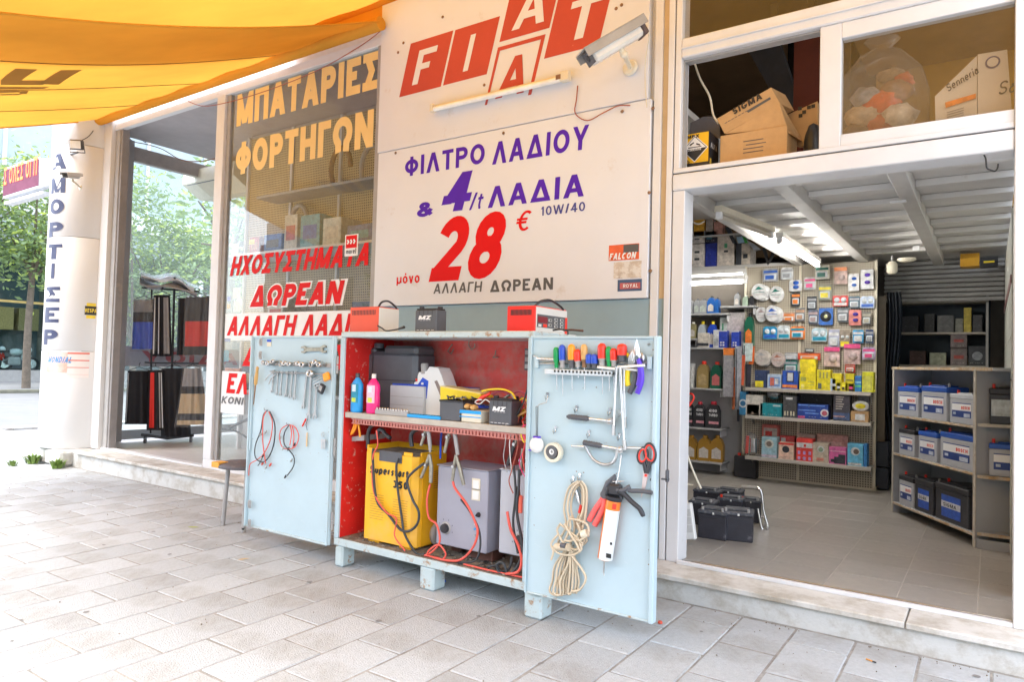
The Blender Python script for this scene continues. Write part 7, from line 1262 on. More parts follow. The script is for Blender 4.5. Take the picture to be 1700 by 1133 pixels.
lw = mat('white bottle label', (.6, .55, .5), .5, var=.2, scale=40); lg2 = mat('green label', (.05, .3, .2), .5); lr = mat('red bottle label', (.6, .15, .15), .5, var=.2, scale=40)
GB = 'silver grey bottles on the upper shelf'
for x0, x1 in ((1138, 1152), (1153, 1163), (1162, 1175)): obot(x0, x1, 496, 'B', m_silv, m_dgrey, ['silver grey bottle '+{1138: 'leftmost', 1153: 'in the middle', 1162: 'rightmost'}[x0]+' of three on the upper shelf', GB], lab=C((.45, .5, .45)))
obot(1175, 1188, 492, 'B', mat('royal blue bottle', (.02, .12, .42), .3), m_black, ['blue bottle with white badge right of the silver grey ones'], lab=lw); obot(1187, 1195, 494, 'B', MATS['royal blue bottle'], m_black, ['narrow dark blue bottle at the right end of the silver grey ones'])
obot(1220, 1229, 486, 'A', m_silv, m_dgrey, ['slim pale bottle on the upper right shelf'], lab=lw); obot(1234, 1243, 491, 'A', mat('pale green bottle', (.35, .45, .35), .4), m_wp, ['pale green bottle on the upper right shelf'])
obot(1245, 1253, 490, 'A', m_black, m_redp, ['small black bottle by the pegboard edge on the upper right shelf'])
for x0, x1, w in ((1130, 1141, 'leftmost'), (1144, 1157, 'right')): obot(x0, x1, 535, 'C', m_olive, m_wp, [w+' olive gold bottle on the small third shelf'], lab=lw)
obot(1160, 1173, 534, 'D', m_bag if False else mat('pale grey bottle', (.45, .5, .55), .2), m_yp, ['pale grey tall bottle with a yellow cap on the middle shelf'], lab=lw); obot(1176, 1190, 534, 'D', m_bluep, m_yp, ['blue trigger bottle with yellow cap on the middle shelf'], lab=lw)
def obox(x0, y0, x1, y1, key, cc, label, decs=(), dpt=.1, Y=None, z0=None, cat='box', name='carton'): return carton(x0, y0, x1, y1, 0, cc, label, decs, dpt, Y or OY+.0, oshz[key] if z0 is None else z0, name, cat, True)
obox(1158, 553, 1177, 577, 'D', (.6, .55, .48), 'white carton with black band low on the middle shelf', [(0, .1, 1, .3, bk_)]); obox(1184, 548, 1194, 577, 'D', wh_, 'narrow white carton left of the blue cartons', [(.1, .1, .9, .5, gy_)]); obox(1193, 549, 1207, 577, 'D', (.02, .05, .38), 'left of two blue cartons with white squares', [(.2, .1, .4, .2, wh_), (.5, .1, .7, .2, wh_), (.2, .25, .4, .35, wh_), (.5, .25, .7, .35, wh_), (0, .94, 1, 1, wh_)])
obox(1214, 550, 1227, 577, 'D', (.02, .05, .38), 'right of two blue cartons with white squares', [(.2, .1, .4, .2, wh_), (.5, .1, .7, .2, wh_), (.2, .25, .4, .35, wh_), (.5, .25, .7, .35, wh_), (0, .94, 1, 1, wh_)], z0=oshz['D'])
obox(1207, 519, 1236, 577, 'D', (.58, .53, .52), 'tall plain whitish carton between shelves', [(.3, .2, .8, .8, (.56, .5, .49))], Y=OY+.10); obox(1195, 527, 1208, 553, 'D', (.55, .6, .55), 'pale carton with a green mark above the left blue one', [(.3, .4, .5, .8, (.1, .4, .2))], Y=OY+.10)
obot(1237, 1252, 520, 'D', m_dgreen, m_black, ['dark green can with an orange face right of the plain carton'], lab=C((.7, .18, .03)))
# shelf E
obot(1131, 1149, 605, 'E', m_goldo, m_redp, ['left gold bottle with a red cap on the lower middle shelf'], lab=lw); obot(1158, 1178, 600, 'E', m_goldo, m_redp, ['right gold bottle with a red cap, beside the green one'], lab=C((.45, .33, .16))); obot(1181, 1199, 601, 'E', m_dgreen, m_redp, ['dark green bottle with a red cap and pale label'], lab=lr)
obox(1146, 604, 1150, 643, 'E', wh_, 'narrow white upright packet beside the left gold bottle', [])
for i, (x0, x1) in enumerate(((1138, 1151), (1152, 1171), (1172, 1196))): 
    t = obot(x0, x1, 667, 'F', m_black, mat('cherry cap', (.5, .02, .04), .35), [('left', 'middle', 'right')[i]+' black bottle with dark red cap and white print', 'black bottles with dark red caps'], lab=None)
    a, b = P(x0, 690, OY+.028), P(x1, 690, OY+.028); w_ = b.x-a.x; z_ = oshz['F']; write('4100', V(a.x+w_*.2, OY+.029, z_+.19), UX, UZ, .035, w_*.55, m_wv, t, .22); mb = MB(); mb.box((a.x+w_*.2, OY+.027, z_+.05), (b.x-w_*.12, OY+.029, z_+.08)); obj('print', mb, C((.7, .3, .35)), t); write('TURBO', V(a.x+w_*.2, OY+.029, z_+.14), UX, UZ, .03, w_*.6, m_wv, t, .22)
for i, (x0, x1) in enumerate(((1136, 1158), (1159, 1181), (1180, 1202))): obot(x0, x1, 723, 'G', m_goldd, m_goldd, [('left', 'middle', 'right')[i]+' amber gold canister on the lowest back shelf', 'amber gold canisters'], lab=lw)
t = thing('long_clear_pack', 'long clear pack with an orange header hanging under the blue cartons', 'pack', P(1208, 600, OY)); a, b = P(1201, 590, OY-.02), P(1217, 660, OY-.02); mb = MB(); mb.box((a.x, OY-.02, b.z), (b.x, OY-.01, a.z), .002); obj('bag', mb, mat('frosted pack', (.35, .34, .36), .2, var=.25, scale=30), t); mb = MB(); a2 = P(1201, 578, OY-.02); mb.box((a.x, OY-.024, a.z+.0005), (b.x, OY-.006, a2.z)); obj('header', mb, C(or_), t)
for k, (x0, x1, y0, y1, c1, lb) in enumerate([(1219, 1232, 575, 680, (.35, .36, .40), 'left bundle of wiper blades in grey sleeves'), (1226, 1237, 590, 640, (.65, .12, .05), 'orange red wedge shaped wiper pack'), (1233, 1250, 570, 600, (.5, .6, .6), 'clear cone of wiper blades on top'), (1242, 1253, 575, 605, (.75, .15, .03), 'orange red wiper pack at the pegboard edge'), (1214, 1222, 610, 680, (.75, .18, .05), 'narrow orange wiper pack lower left of the bundle'), (1236, 1247, 605, 690, (.05, .05, .07), 'black wiper sleeves hanging beside the pegboard'), (1222, 1230, 625, 700, (.03, .03, .05), 'dark blue black wiper sleeves in the middle of the bundle')]):
    a, b = P(x0, y1, OY-.06+.012*k), P(x1, y0, OY-.06+.012*k); mb = MB(); mb.poly3([V(a.x+.01, a.y, a.z), V(b.x-.01, a.y, a.z), V(b.x, a.y, b.z), V(a.x, a.y, b.z)], V(0, .01, 0)); t_ = thing('wiper_pack', lb, 'wiper pack', V((a.x+b.x)/2, a.y, a.z)); obj('sleeve', mb, C(c1, .3), t_); mb = MB(); mb.box((a.x+.012, a.y-.001, a.z+.03), (a.x+.022, a.y, b.z-.03)); obj('blade', mb, m_black, t_)
t = thing('black_floor_canister', 'black canister on the floor left of the pegboard foot', 'canister', P(1235, 785, 8.3)); a, b = P(1218, 792, 8.3), P(1256, 760, 8.3); mb = MB(); mb.box((a.x, 8.3, ZR), (b.x, 8.5, b.z), .01); obj('body', mb, m_black, t); mb = MB(); mb.cyl((a.x+.05, 8.34, b.z), (a.x+.05, 8.34, b.z+.03), .02); obj('cap', mb, m_redp, t)
# boxes on the storage beam
for (x0, y0, x1, y1, cc, lb, dec) in [(1128, 396, 1150, 428, (.72, .34, .02), 'orange carton at the left end of the storage beam', [(.6, .1, 1, .5, (.9, .45, .02))]), (1149, 384, 1170, 404, (.55, .5, .46), 'upper of two white cartons with black sides, left on the storage beam', [(.2, .3, .6, .4, bk_), (.2, .6, .6, .7, bk_)]), (1149, 405, 1170, 427, (.56, .51, .47), 'lower of two white cartons with black sides, left on the storage beam', [(.2, .3, .6, .4, bk_), (.2, .6, .6, .7, bk_)]), (1171, 404, 1190, 427, (.015, .03, .25), 'deep blue carton mid storage beam', []), (1171, 384, 1190, 403, (.02, .02, .04), 'black carton on the deep blue one', [(.1, .3, .6, .7, (.05, .15, .2))]), (1191, 392, 1219, 425, (.57, .50, .43), 'tall whitish carton with a green mark on the storage beam', [(.42, .6, .6, .75, (.1, .4, .2)), (.4, .45, .65, .52, bk_)]), (1231, 404, 1246, 422, (.55, .48, .40), 'small whitish carton at the right of the storage beam', [(.2, .3, .7, .5, bk_)]), (1222, 404, 1231, 420, bk_, 'small black box right on the storage beam', [])]:
    Yb = 8.45; z0 = 2.656; zb = P((x0+x1)/2, y1, Yb).z; carton(x0, y0, x1, y1, 0, cc, lb, dec, .25, Yb, z0 if y1 > 410 else P((x0+x1)/2, y1, Yb).z, raw=True)
for k, (pts, m_, lb) in enumerate([([(1204, 378), (1210, 376), (1222, 404), (1216, 404)], bk_, 'dark folder leaning over the cartons on the storage beam'), ([(1222, 394), (1232, 392), (1236, 402), (1226, 404)], (.3, .45, .6), 'blue clear bag wedged at the top of the storage beam'), ([(1232, 392), (1238, 396), (1242, 404), (1236, 403)], (.03, .35, .05), 'green packet wedged under the ceiling beam'), ([(1238, 398), (1250, 404), (1262, 414), (1252, 416)], (.4, .42, .46), 'crumpled clear bag at the right of the storage beam')]):
    mb = MB(); mb.poly3([P(x, y, 8.44) for x, y in pts], V(0, .06, 0)); tag(obj('storage_item', mb, C(m_, .3)), lb, 'stored item')
mb = MB(); mb.box((-3.4, 8.42, 3.02), (-1.86, 8.8, 3.04)); obj('upper_rack', mb, m_ceild, bld)
for k, (x0, y0, x1, y1, cc, lb) in enumerate([(1152, 354, 1170, 368, (.7, .36, .03), 'orange packet on the high rack at the left'), (1136, 352, 1150, 372, (.25, .22, .2), 'dark packet at the left end of the high rack'), (1172, 362, 1184, 376, (.4, .33, .28), 'tan packet on the high rack'), (1185, 368, 1200, 379, (.5, .25, .2), 'reddish packet at the right of the high rack')]): carton(x0, y0, x1, y1, 0, cc, lb, [], .1, 8.45, 3.041, raw=True)
tag(obj('hanging_cable', cable([P(x, y, 5.2) for x, y in ((1137, 345), (1140, 355), (1150, 368), (1160, 372), (1170, 367))], .006), m_offw), 'white cable sagging inside at the top left of the doorway', 'cable')
tag(obj('black_strap', MB().tube([P(x, y, 8.2) for x, y in ((1268, 412), (1272, 425), (1275, 438), (1282, 425), (1286, 412))], .022, 6), m_dark), 'black strap loop hanging over the top left of the pegboard', 'strap')

# ---------------------------------------------------------------- battery shelving
TH = R(-58.694); A0 = V(-.717, 7.231, 0); nx_, ny_ = math.cos(TH), math.sin(TH)
def SL(px, py):
    q = PP(px, py, A0, (-ny_, nx_, 0)); dlt = q-A0; return dlt.x*nx_+dlt.y*ny_, q.z
bs = thing('battery_shelving', 'grey chipboard shelving of car batteries at the right wall', 'shelf unit', (A0.x, A0.y, ZR), TH)
m_bsh = mat('grey melamine', (.36, .37, .39), .5, var=.05, scale=3)
def lp(par, name, a, b, m, bev=.002): mb = MB(); mb.box(a, b, bev); return obj(name, mb, m, par, local=True)
LZ = ZR
lp(bs, 'side_panel', (-.03, .004, .0), (-.01, .33, 1.30), m_bsh); lp(bs, 'side_panel', (1.195, .004, -.0), (1.215, .33, 1.30), m_bsh); lp(bs, 'side_edge', (-.032, -.004, 0), (-.008, .003, 1.30), m_shelf); lp(bs, 'side_edge', (1.190, -.006, 0), (1.220, .003, 1.30), m_shelf); lp(bs, 'back_panel', (-.01, .33, .0), (1.195, .338, 1.30), m_bsh)
szs = [.25, .69, 1.035]
for z in szs: s_ = lp(bs, 'shelf', (-.0095, .004, z-.02-LZ), (1.1945, .329, z-LZ), m_bsh); lp(s_, 'raw_edge', (-.0075, -.003, z-.02-LZ), (1.189, .0035, z-LZ), m_wood)
s_ = lp(bs, 'top_board', (-.05, .004, 1.44-LZ), (1.4, .36, 1.465-LZ), m_bsh); lp(s_, 'raw_edge', (-.05, -.004, 1.44-LZ), (1.4, .0035, 1.465-LZ), m_wood)
m_bgrey = mat('battery grey plastic', (.42, .43, .46), .35, var=.04); m_bblue = mat('battery blue lid', (.02, .09, .42), .35, var=.05); m_bnavy = mat('battery label navy', (.02, .05, .22), .4, var=.1)
def carbatt(par_loc, w_, d_, h_, mb_, ml_, label, lab, rz=TH, name='car_battery', handle=False, group='boxed new car batteries on the shelves', txt='BOSCH', shelf=None):
    t_ = thing(name, label, 'battery', par_loc, rz, group)
    lp(t_, 'case', (0, 0, 0), (w_, d_, h_*.80), mb_, .005); l_ = lp(t_, 'lid', (-.003, -.003, h_*.80+.0005), (w_+.003, d_+.003, h_*.96), ml_, .006); lp(l_, 'lid_step', (w_*.2, d_*.15, h_*.96+.0003), (w_*.8, d_*.8, h_), ml_, .003)
    for f_, m2 in ((.1, m_redp), (.85, m_alug)): mb = MB(); mb.cyl((w_*f_, d_*.3, h_*.96), (w_*f_, d_*.3, h_+.02), .010, n=10); obj('terminal', mb, m2, t_, local=True)
    if lab == 'b':
        lp(t_, 'label', (w_*.10, -.0015, h_*.20), (w_*.88, -.0003, h_*.42), m_bnavy, 0); lp(t_, 'label_top', (w_*.10, -.0015, h_*.4205), (w_*.88, -.0003, h_*.64), m_wv, 0); lp(t_, 'label_band', (w_*.10, -.0015, h_*.6405), (w_*.88, -.0003, h_*.67), m_bnavy, 0)
        write(txt, V(w_*.50, -.0018, h_*.47), UX, UZ, h_*.10, w_*.34, m_redp, t_, .24, local=True); lp(t_, 'label_mark', (w_*.60, -.0028, h_*.22), (w_*.84, -.0016, h_*.34), C((.5, .55, .65)), 0); lp(t_, 'label_mark', (w_*.15, -.0028, h_*.28), (w_*.26, -.0016, h_*.36), C((.5, .55, .65)), 0)
    if lab == 'k':
        lp(t_, 'label', (w_*.20, -.0015, h_*.12), (w_*.78, -.0003, h_*.68), C((.02, .08, .42)), 0); lp(t_, 'label_top', (w_*.20, -.0027, h_*.36), (w_*.78, -.0016, h_*.52), C((.55, .55, .58)), 0); write('SIGMA', V(w_*.27, -.0029, h_*.39), UX, UZ, h_*.09, w_*.40, m_black, t_, .2, local=True)
    if lab == 'v':
        lp(t_, 'label', (w_*.04, -.0015, h_*.22), (w_*.99, -.0003, h_*.66), C((.45, .5, .52)), 0); mb = MB(); mb.cyl((w_*.9, -.0035, h_*.45), (w_*.9, -.0016, h_*.45), h_*.17, n=22); obj('label_disc', mb, C((.55, .12, .12)), t_, local=True)
    return t_
def onshelf(x0, x1, yt, zi, mb_, ml_, label, lab, back=.02, d_=.17, h=None):
    a, _ = SL(x0, yt); b, zt_ = SL(x1, yt); a0, z0_ = SL((x0+x1)/2, yt+6); z_ = szs[zi]; h_ = h or max(.12, SL((x0+x1)/2, yt)[1]-z_-.0); w_ = (b-a)*.97; loc = (A0.x+nx_*a-ny_*back, A0.y+ny_*a+nx_*back, z_+.0008)
    return carbatt(loc, w_, d_, h_, mb_, ml_, label, lab)
onshelf(1487, 1522, 641, 2, m_bgrey, m_bblue, 'grey battery with blue lid leftmost on the top shelf of the rack', 'b', d_=.16); onshelf(1526, 1569, 640, 2, m_bgrey, m_bblue, 'large grey battery with blue lid in the middle of the top rack shelf', 'b', d_=.17); onshelf(1573, 1614, 653, 2, m_bgrey, mat('battery pale lid', (.5, .52, .56), .4), 'grey battery with a pale lid at the right of the top rack shelf', 'b', d_=.16)
onshelf(1489, 1515, 712, 1, m_bgrey, m_black, 'grey battery with a black lid leftmost on the middle rack shelf', 'b', d_=.16); onshelf(1521, 1552, 716, 1, m_bgrey, m_bblue, 'smaller grey blue lidded battery on the middle rack shelf', 'b'); onshelf(1557, 1614, 719, 1, m_bgrey, m_bblue, 'widest grey blue lidded battery on the middle rack shelf', 'b')
onshelf(1489, 1513, 790, 0, m_bgrey, m_black, 'small grey battery with a black lid on the lowest rack shelf', 'b', d_=.16); onshelf(1515, 1546, 796, 0, m_black, m_black, 'black battery with a blue label in the middle of the lowest rack shelf', 'k', d_=.25); onshelf(1549, 1605, 805, 0, m_black, m_black, 'largest black battery with a blue label on the lowest rack shelf', 'k', d_=.27)
# right section of the rack, square to the doorway
bx = -.075; by = 6.17
rs = thing('side_shelving', 'short grey shelves at the right edge of the doorway', 'shelf unit', (bx, by, ZR))
for z, mm in ((P(1650, 705, by).z, m_bsh), (P(1650, 792, by).z, m_wood), (P(1650, 888, by).z, m_wood)):
    mb = MB(); mb.box((bx, by, z-.02), (.50, by+.25, z)); s_ = obj('shelf', mb, m_bsh, rs); mb = MB(); mb.box((bx, by-.004, z-.022), (.50, by-.0005, z+.001)); obj('raw_edge', mb, mm if mm is m_wood else m_shelf, s_)
mb = MB(); mb.box((bx, by+.25, ZR), (.5, by+.26, 1.46)); obj('back_panel', mb, m_bsh, rs); mb = MB(); mb.box((bx, by+.0, ZR), (.5, by+.012, P(1650, 895, by).z-.02)); obj('plinth', mb, m_bsh, rs)
z1, z2 = P(1650, 705, by).z, P(1650, 792, by).z
a_ = P(1643, 650, by+.03); carbatt((a_.x, by+.03, z1), .26, .17, P(1660, 643, by+.03).z-z1, m_black, m_black, 'black battery with a silver label and red disc at the right edge', 'v', 0); carbatt((a_.x, by+.03, z2), .26, .17, P(1660, 735, by+.03).z-z2, m_bgrey, m_bblue, 'grey battery with blue lid below the black one at the right edge', 'b', 0)
# dim rear rack, shutter, curtain
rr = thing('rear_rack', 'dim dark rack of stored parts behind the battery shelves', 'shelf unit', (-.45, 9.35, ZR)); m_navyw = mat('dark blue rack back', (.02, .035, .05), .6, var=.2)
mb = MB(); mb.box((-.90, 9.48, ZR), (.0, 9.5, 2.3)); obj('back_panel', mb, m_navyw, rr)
for x in (-.90, -.03): mb = MB(); mb.box((x-.012, 9.2, ZR), (x+.012, 9.479, 2.3)); obj('upright', mb, m_alug, rr)
for y in (500, 552, 607): z = P(1570, y, 9.2).z; mb = MB(); mb.box((-.887, 9.2, z-.02), (-.043, 9.478, z)); obj('shelf', mb, m_shelf, rr)
zA, zB = P(1570, 552, 9.2).z, P(1570, 607, 9.2).z
for k, (x0, y0, x1, y1, z, cc, lb) in enumerate([(1497, 525, 1525, 549, zA, (.03, .03, .035), 'black reel box leftmost on the upper rear rack shelf'), (1534, 521, 1552, 549, zA, (.03, .03, .03), 'black box second on the upper rear rack shelf'), (1556, 524, 1584, 549, zA, (.10, .10, .10), 'wide dark grey box on the upper rear rack shelf'), (1586, 529, 1599, 549, zA, (.2, .2, .17), 'small grey green box on the upper rear rack shelf'), (1600, 511, 1613, 549, zA, (.45, .35, .05), 'yellow topped can on the upper rear rack shelf'), (1615, 523, 1631, 549, zA, (.04, .04, .045), 'black box at the right end of the upper rear rack shelf'), (1510, 583, 1537, 604, zB, (.08, .04, .035), 'dark red patterned box on the lower rear rack shelf'), (1543, 586, 1571, 604, zB, (.28, .30, .22), 'pale green box on the lower rear rack shelf'), (1578, 554, 1606, 578, zB, (.16, .13, .13), 'upper of two grey cartons with red print on the rear rack'), (1578, 579, 1606, 604, zB, (.17, .14, .14), 'lower of two grey cartons with red print on the rear rack'), (1608, 575, 1638, 604, zB, (.04, .04, .05), 'black carton with a grey oval on the lower rear rack shelf')]):
    z_ = z if not (k == 8) else P(1590, 578, 9.22).z; carton(x0, y0, x1, y1, 0, cc, lb, [(.2, .4, .8, .6, (.35, .06, .05))] if k in (8, 9) else ([(.2, .3, .8, .7, (.25, .27, .3), 'o')] if k == 10 else []), .16, 9.22, z_, raw=True)
sh_ = thing('roller_shutter', 'grey slatted roller shutter half down at the back of the shop', 'shutter', (-.45, 9.1, 2.3))
for i in range(11): mb = MB(); z = 2.22+i*.052; mb.lathe([(.027, -1.14), (.027, .14)], (0, 9.1, z), (1, 0, 0), n=10, sx=.5, sy=1) if False else mb.box((-1.02, 9.08+.0, z), (.125, 9.11, z+.042), .012); obj('slat', mb, m_alug, sh_)
cu = thing('black_curtain', 'black plastic sheet hanging right of the pegboard', 'curtain', P(1475, 600, 8.6)); mb = MB(); a, b = P(1462, 500, 8.7), P(1497, 500, 8.7); mb.sheet(lambda u, v: V(a.x+(b.x-a.x)*(.25+.7*u)+.02*math.sin(v*9), 8.7+.03*math.sin(u*14+v*3), ZR+.05+(2.25-ZR)*v), 14, 14, (0, .004, 0)); obj('sheet', mb, mat('glossy black sheet', (.015, .02, .03), .2), cu)
mb = MB(); a, b = P(1459, 500, 8.62), P(1471, 500, 8.62); mb.box((a.x, 8.60, ZR), (b.x, 8.63, 2.25)); tag(obj('tan_board', mb, mat('tan panel', (.24, .20, .15), .7)), 'tan upright board between the pegboard and the black sheet', 'board')
for k, (y0, y1) in enumerate(((735, 775), (778, 812))): a, b = P(1453, y1, 8.5), P(1475, y0, 8.5); t_ = thing('dark_crate', ('upper' if k == 0 else 'lower')+' dark crate on the floor right of the pegboard', 'crate', (a.x, 8.5, max(ZR, a.z))); mb = MB(); mb.box((a.x, 8.5, max(a.z, ZR)), (b.x, 8.75, b.z-.003), .008); obj('body', mb, mat('dark navy crate', (.02, .025, .04), .4), t_)
t = thing('yellow_box_under_ceiling', 'flat orange yellow box held under the ceiling at the right', 'box', P(1610, 430, 8.6)); mb = MB(); a, b = P(1594, 443, 8.6), P(1626, 420, 8.6); mb.box((a.x, 8.6, a.z), (b.x, 8.8, b.z)); obj('body', mb, mat('orange yellow card', (.65, .33, .02), .5), t)
t = thing('black_tray', 'dark tray with a yellow strip beside the orange box under the ceiling', 'tray', P(1640, 435, 8.6)); mb = MB(); a, b = P(1627, 442, 8.6), P(1657, 426, 8.6); mb.box((a.x, 8.6, a.z), (b.x, 8.8, b.z)); obj('body', mb, m_black, t); mb = MB(); mb.box((a.x+.03, 8.597, a.z+.03), (b.x-.03, 8.599, a.z+.05)); obj('strip', mb, m_yp, t)

# ---------------------------------------------------------------- old batteries by the door, trolley, cables
oldb = [(1148, 1192, 826, 893, .20, .175, 'scuffed dark battery front left of the floor group', m_dgrey), (1196, 1256, 832, 897, .23, .19, 'largest scuffed dark battery front right of the floor group', m_dgrey)]
m_old = mat('scuffed battery case', (.03, .03, .04), .5, var=.3, scale=6, stain=((.2, .2, .22), .3, 8, .1)); m_oldl = mat('dusty battery lid', (.07, .075, .09), .55, var=.3, scale=10, stain=((.3, .3, .3), .35, 12, .1))
def floorb(x0, x1, yb, w_, d_, h_, rz, label, red=False):
    q = G(x0, yb, ZR); t_ = thing('old_battery', label, 'battery', q, rz, 'old car batteries on the shop floor'); w_ = w_ or (G(x1, yb, ZR)-q).length
    lp(t_, 'case', (0, 0, 0), (w_, d_, h_*.82), m_old, .006); l_ = lp(t_, 'lid', (-.004, -.004, h_*.82+.0005), (w_+.004, d_+.004, h_*.94), m_oldl, .006); lp(l_, 'lid_step', (w_*.12, d_*.2, h_*.94+.0004), (w_*.88, d_*.85, h_), m_oldl, .004)
    for f_, mm in ((.15, m_redp if red else m_alug), (.85, m_alug)): mb = MB(); mb.cyl((w_*f_, d_*.1, h_*.9), (w_*f_, d_*.1, h_+.01), .010, n=10); obj('terminal', mb, mm, t_, local=True)
    lp(t_, 'handle_slot', (w_*.15, -.002, h_*.70), (w_*.85, -.0003, h_*.735), m_black, 0); lp(t_, 'white_tag', (w_*.52, -.0065, h_*.83), (w_*.58, -.0045, h_*.9), m_wp, 0)
    return t_
floorb(1158, 1193, 893, .205, .18, .22, R(5), 'scuffed dark battery front left of the floor group'); floorb(1196, 1252, 897, .225, .19, .225, R(14), 'largest scuffed dark battery front right of the floor group'); floorb(1143, 1170, 870, .2, .17, .20, R(3), 'battery behind the front left one against the post'); floorb(1190, 1230, 866, .2, .17, .21, R(6), 'battery with a red terminal behind the two front ones', True); floorb(1226, 1256, 866, .17, .17, .19, R(12), 'small battery with red cap behind the largest one', True); floorb(1150, 1180, 848, .22, .17, .20, R(2), 'low battery at the back left of the floor group'); floorb(1186, 1215, 846, .22, .17, .19, R(2), 'low battery at the back of the floor group, middle')
t = thing('tube_trolley', 'small chrome tube trolley frame standing right of the old batteries', 'trolley', G(1262, 880, ZR)); b0, b1 = G(1262, 874, ZR), G(1276, 880, ZR)
for dx in (0, 1): q0 = G(1260+dx*12, 878-dx*4, ZR+.01); mb = MB(); mb.tube(smooth_pts([P(1230, 810-2*dx, 5.75+.1*dx), P(1256, 812-2*dx, 5.75+.1*dx), P(1264, 818, 5.75+.1*dx), P(1268, 850, 5.75+.1*dx), P(1275, 878, 5.75+.1*dx), P(1266, 880, 5.75+.1*dx), P(1262, 866, 5.75+.1*dx), P(1258, 845, 5.75+.1*dx)], 4), .010, 7); obj('frame', mb, m_chrome, t)
mb = MB(); mb.tube(loop(0, 0, 1, 1) if False else [P(1266+5*math.cos(a), 868+9*math.sin(a), 5.8) for a in [i*.5 for i in range(13)]], .006, 6); obj('ring', mb, m_chrome, t)
t = thing('power_strip', 'white power strip hanging upright at the left door post', 'power strip', P(1146, 870, 4.75)); mb = MB(); q0, q1 = P(1137, 836, 4.75), P(1151, 896, 4.75); M_ = Matrix.Translation((q0+q1)/2) @ Matrix.Rotation(R(-9), 4, 'Y'); L_ = (q0-q1).length; mb.box((-.036, -.02, -L_/2), (.036, .02, L_/2), .006, M_); obj('case', mb, m_wp, t)
for i in range(3): mb = MB(); mb.box((-.025, -.0215, -L_*.3+i*L_*.22), (.025, -.0203, -L_*.3+i*L_*.22+.05), .0, M_); obj('outlet', mb, mat('outlet cream', (.6, .6, .58), .5), t)
obj('cord', cable([P(x, y, 4.75) for x, y in ((1141, 838), (1137, 815), (1134, 780), (1133, 740), (1132, 700), (1135, 660))], .007), m_offw, t)
for k, (pts, r_, m_, lb) in enumerate([([(1136, 675), (1135, 730), (1146, 770), (1156, 795), (1164, 812)], .008, m_offw, 'cream cable running down the left door post to the batteries'), ([(1132, 600), (1131, 640), (1134, 690), (1133, 760), (1138, 800), (1150, 806)], .006, m_offw, 'second cream cable beside the left door post'), ([(1133, 830), (1130, 870), (1134, 905), (1131, 880), (1139, 902), (1136, 870)], .006, m_woodh, 'tan cable loops on the floor by the post'), ([(1131, 575), (1136, 590), (1132, 610), (1138, 625), (1133, 640)], .01, m_dgrey, 'dark coiled lead hanging inside the left door post'), ([(1134, 660), (1146, 654), (1152, 660), (1146, 672), (1137, 680)], .007, m_redp, 'red cable loop with an orange tip inside the left post'), ([(1140, 450), (1135, 480), (1142, 510), (1138, 530)], .005, mat('pink wire', (.6, .2, .2), .5), 'pink wire hanging inside the left post above the oil'), ([(1128, 860), (1131, 880), (1128, 900)], .005, m_redp, 'short red wire at the foot of the left door post')]):
    tag(obj('hanging_lead', cable([P(x, y, 4.72+.02*k) for x, y in pts], r_), m_), lb, 'cable')
tag(obj('wall_hook_wire', cable([P(x, y, FY-.01) for x, y in ((1621, 236), (1628, 250), (1636, 262), (1638, 278), (1644, 282), (1652, 284), (1656, 279), (1657, 272))], .004), m_dark), 'thin black wire with a hook hanging from the header beam at the right', 'wire')
# ---------------------------------------------------------------- mezzanine store behind the windows
SZ2 = 2.765
random.seed(11)
mzf = sbox('mezzanine_deck', (-4.2, 4.60, 3.301), (-1.831, 8.8, 3.31), m_brown) if False else None
for x, m_ in ((-1.62, mat('dark store timber', (.05, .032, .02), .8, var=.3)), (-1.30, MATS['dark store timber']), (-1.02, MATS['dark store timber'])):
    mb = MB(); mb.box((x-.03, 6.4, 2.77), (x+.03, 6.45, 4.7)); tag(obj('store_post', mb, mat('dull store post', (.16, .11, .06), .8, var=.2)), 'upright store post seen through the open mezzanine window '+('at the left' if x == -1.62 else ('in the middle' if x == -1.3 else 'at the right')), 'post')
mb = MB(); mb.poly3([P(1240, 80, 6.3), P(1290, 60, 6.3), P(1330, 180, 6.3), P(1290, 170, 6.3)], V(0, .15, 0)); tag(obj('slanting_board', mb, mat('dark grey board', (.055, .055, .06), .8, var=.2)), 'dark slanting board deep in the open mezzanine window', 'board')
mb = MB(); a, b = P(1316, 240, 5.6), P(1357, 60, 5.6); mb.box((a.x, 5.6, 2.765), (b.x+.05, 5.65, 4.0)); tag(obj('red_board', mb, mat('dark red board', (.10, .018, .01), .7, var=.2)), 'dark red brown board at the right of the open mezzanine window', 'board')
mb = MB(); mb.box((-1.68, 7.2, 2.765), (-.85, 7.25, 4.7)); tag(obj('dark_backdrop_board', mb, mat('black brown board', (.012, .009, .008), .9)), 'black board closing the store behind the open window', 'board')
mb = MB(); mb.box((-.84, 6.8, 2.765), (.9, 6.85, 4.7)); tag(obj('ochre_partition', mb, mat('ochre partition', (.42, .25, .07), .8, var=.1)), 'ochre partition behind the closed mezzanine window', 'partition')
mb = MB(); mb.box((-.9, 4.95, 4.02), (.9, 6.79, 4.06)); tag(obj('store_shelf', mb, m_brown), 'brown shelf high behind the upper mezzanine pane', 'shelf'); 
tag(obj('electric_cable', cable([P(x, y, FY+.25) for x, y in ((1130, -10), (1136, 30), (1143, 65), (1152, 100), (1162, 130), (1178, 160), (1184, 190), (1193, 205))], .008), m_offw), 'cream cord hanging behind the panes down to the cartons', 'cord')
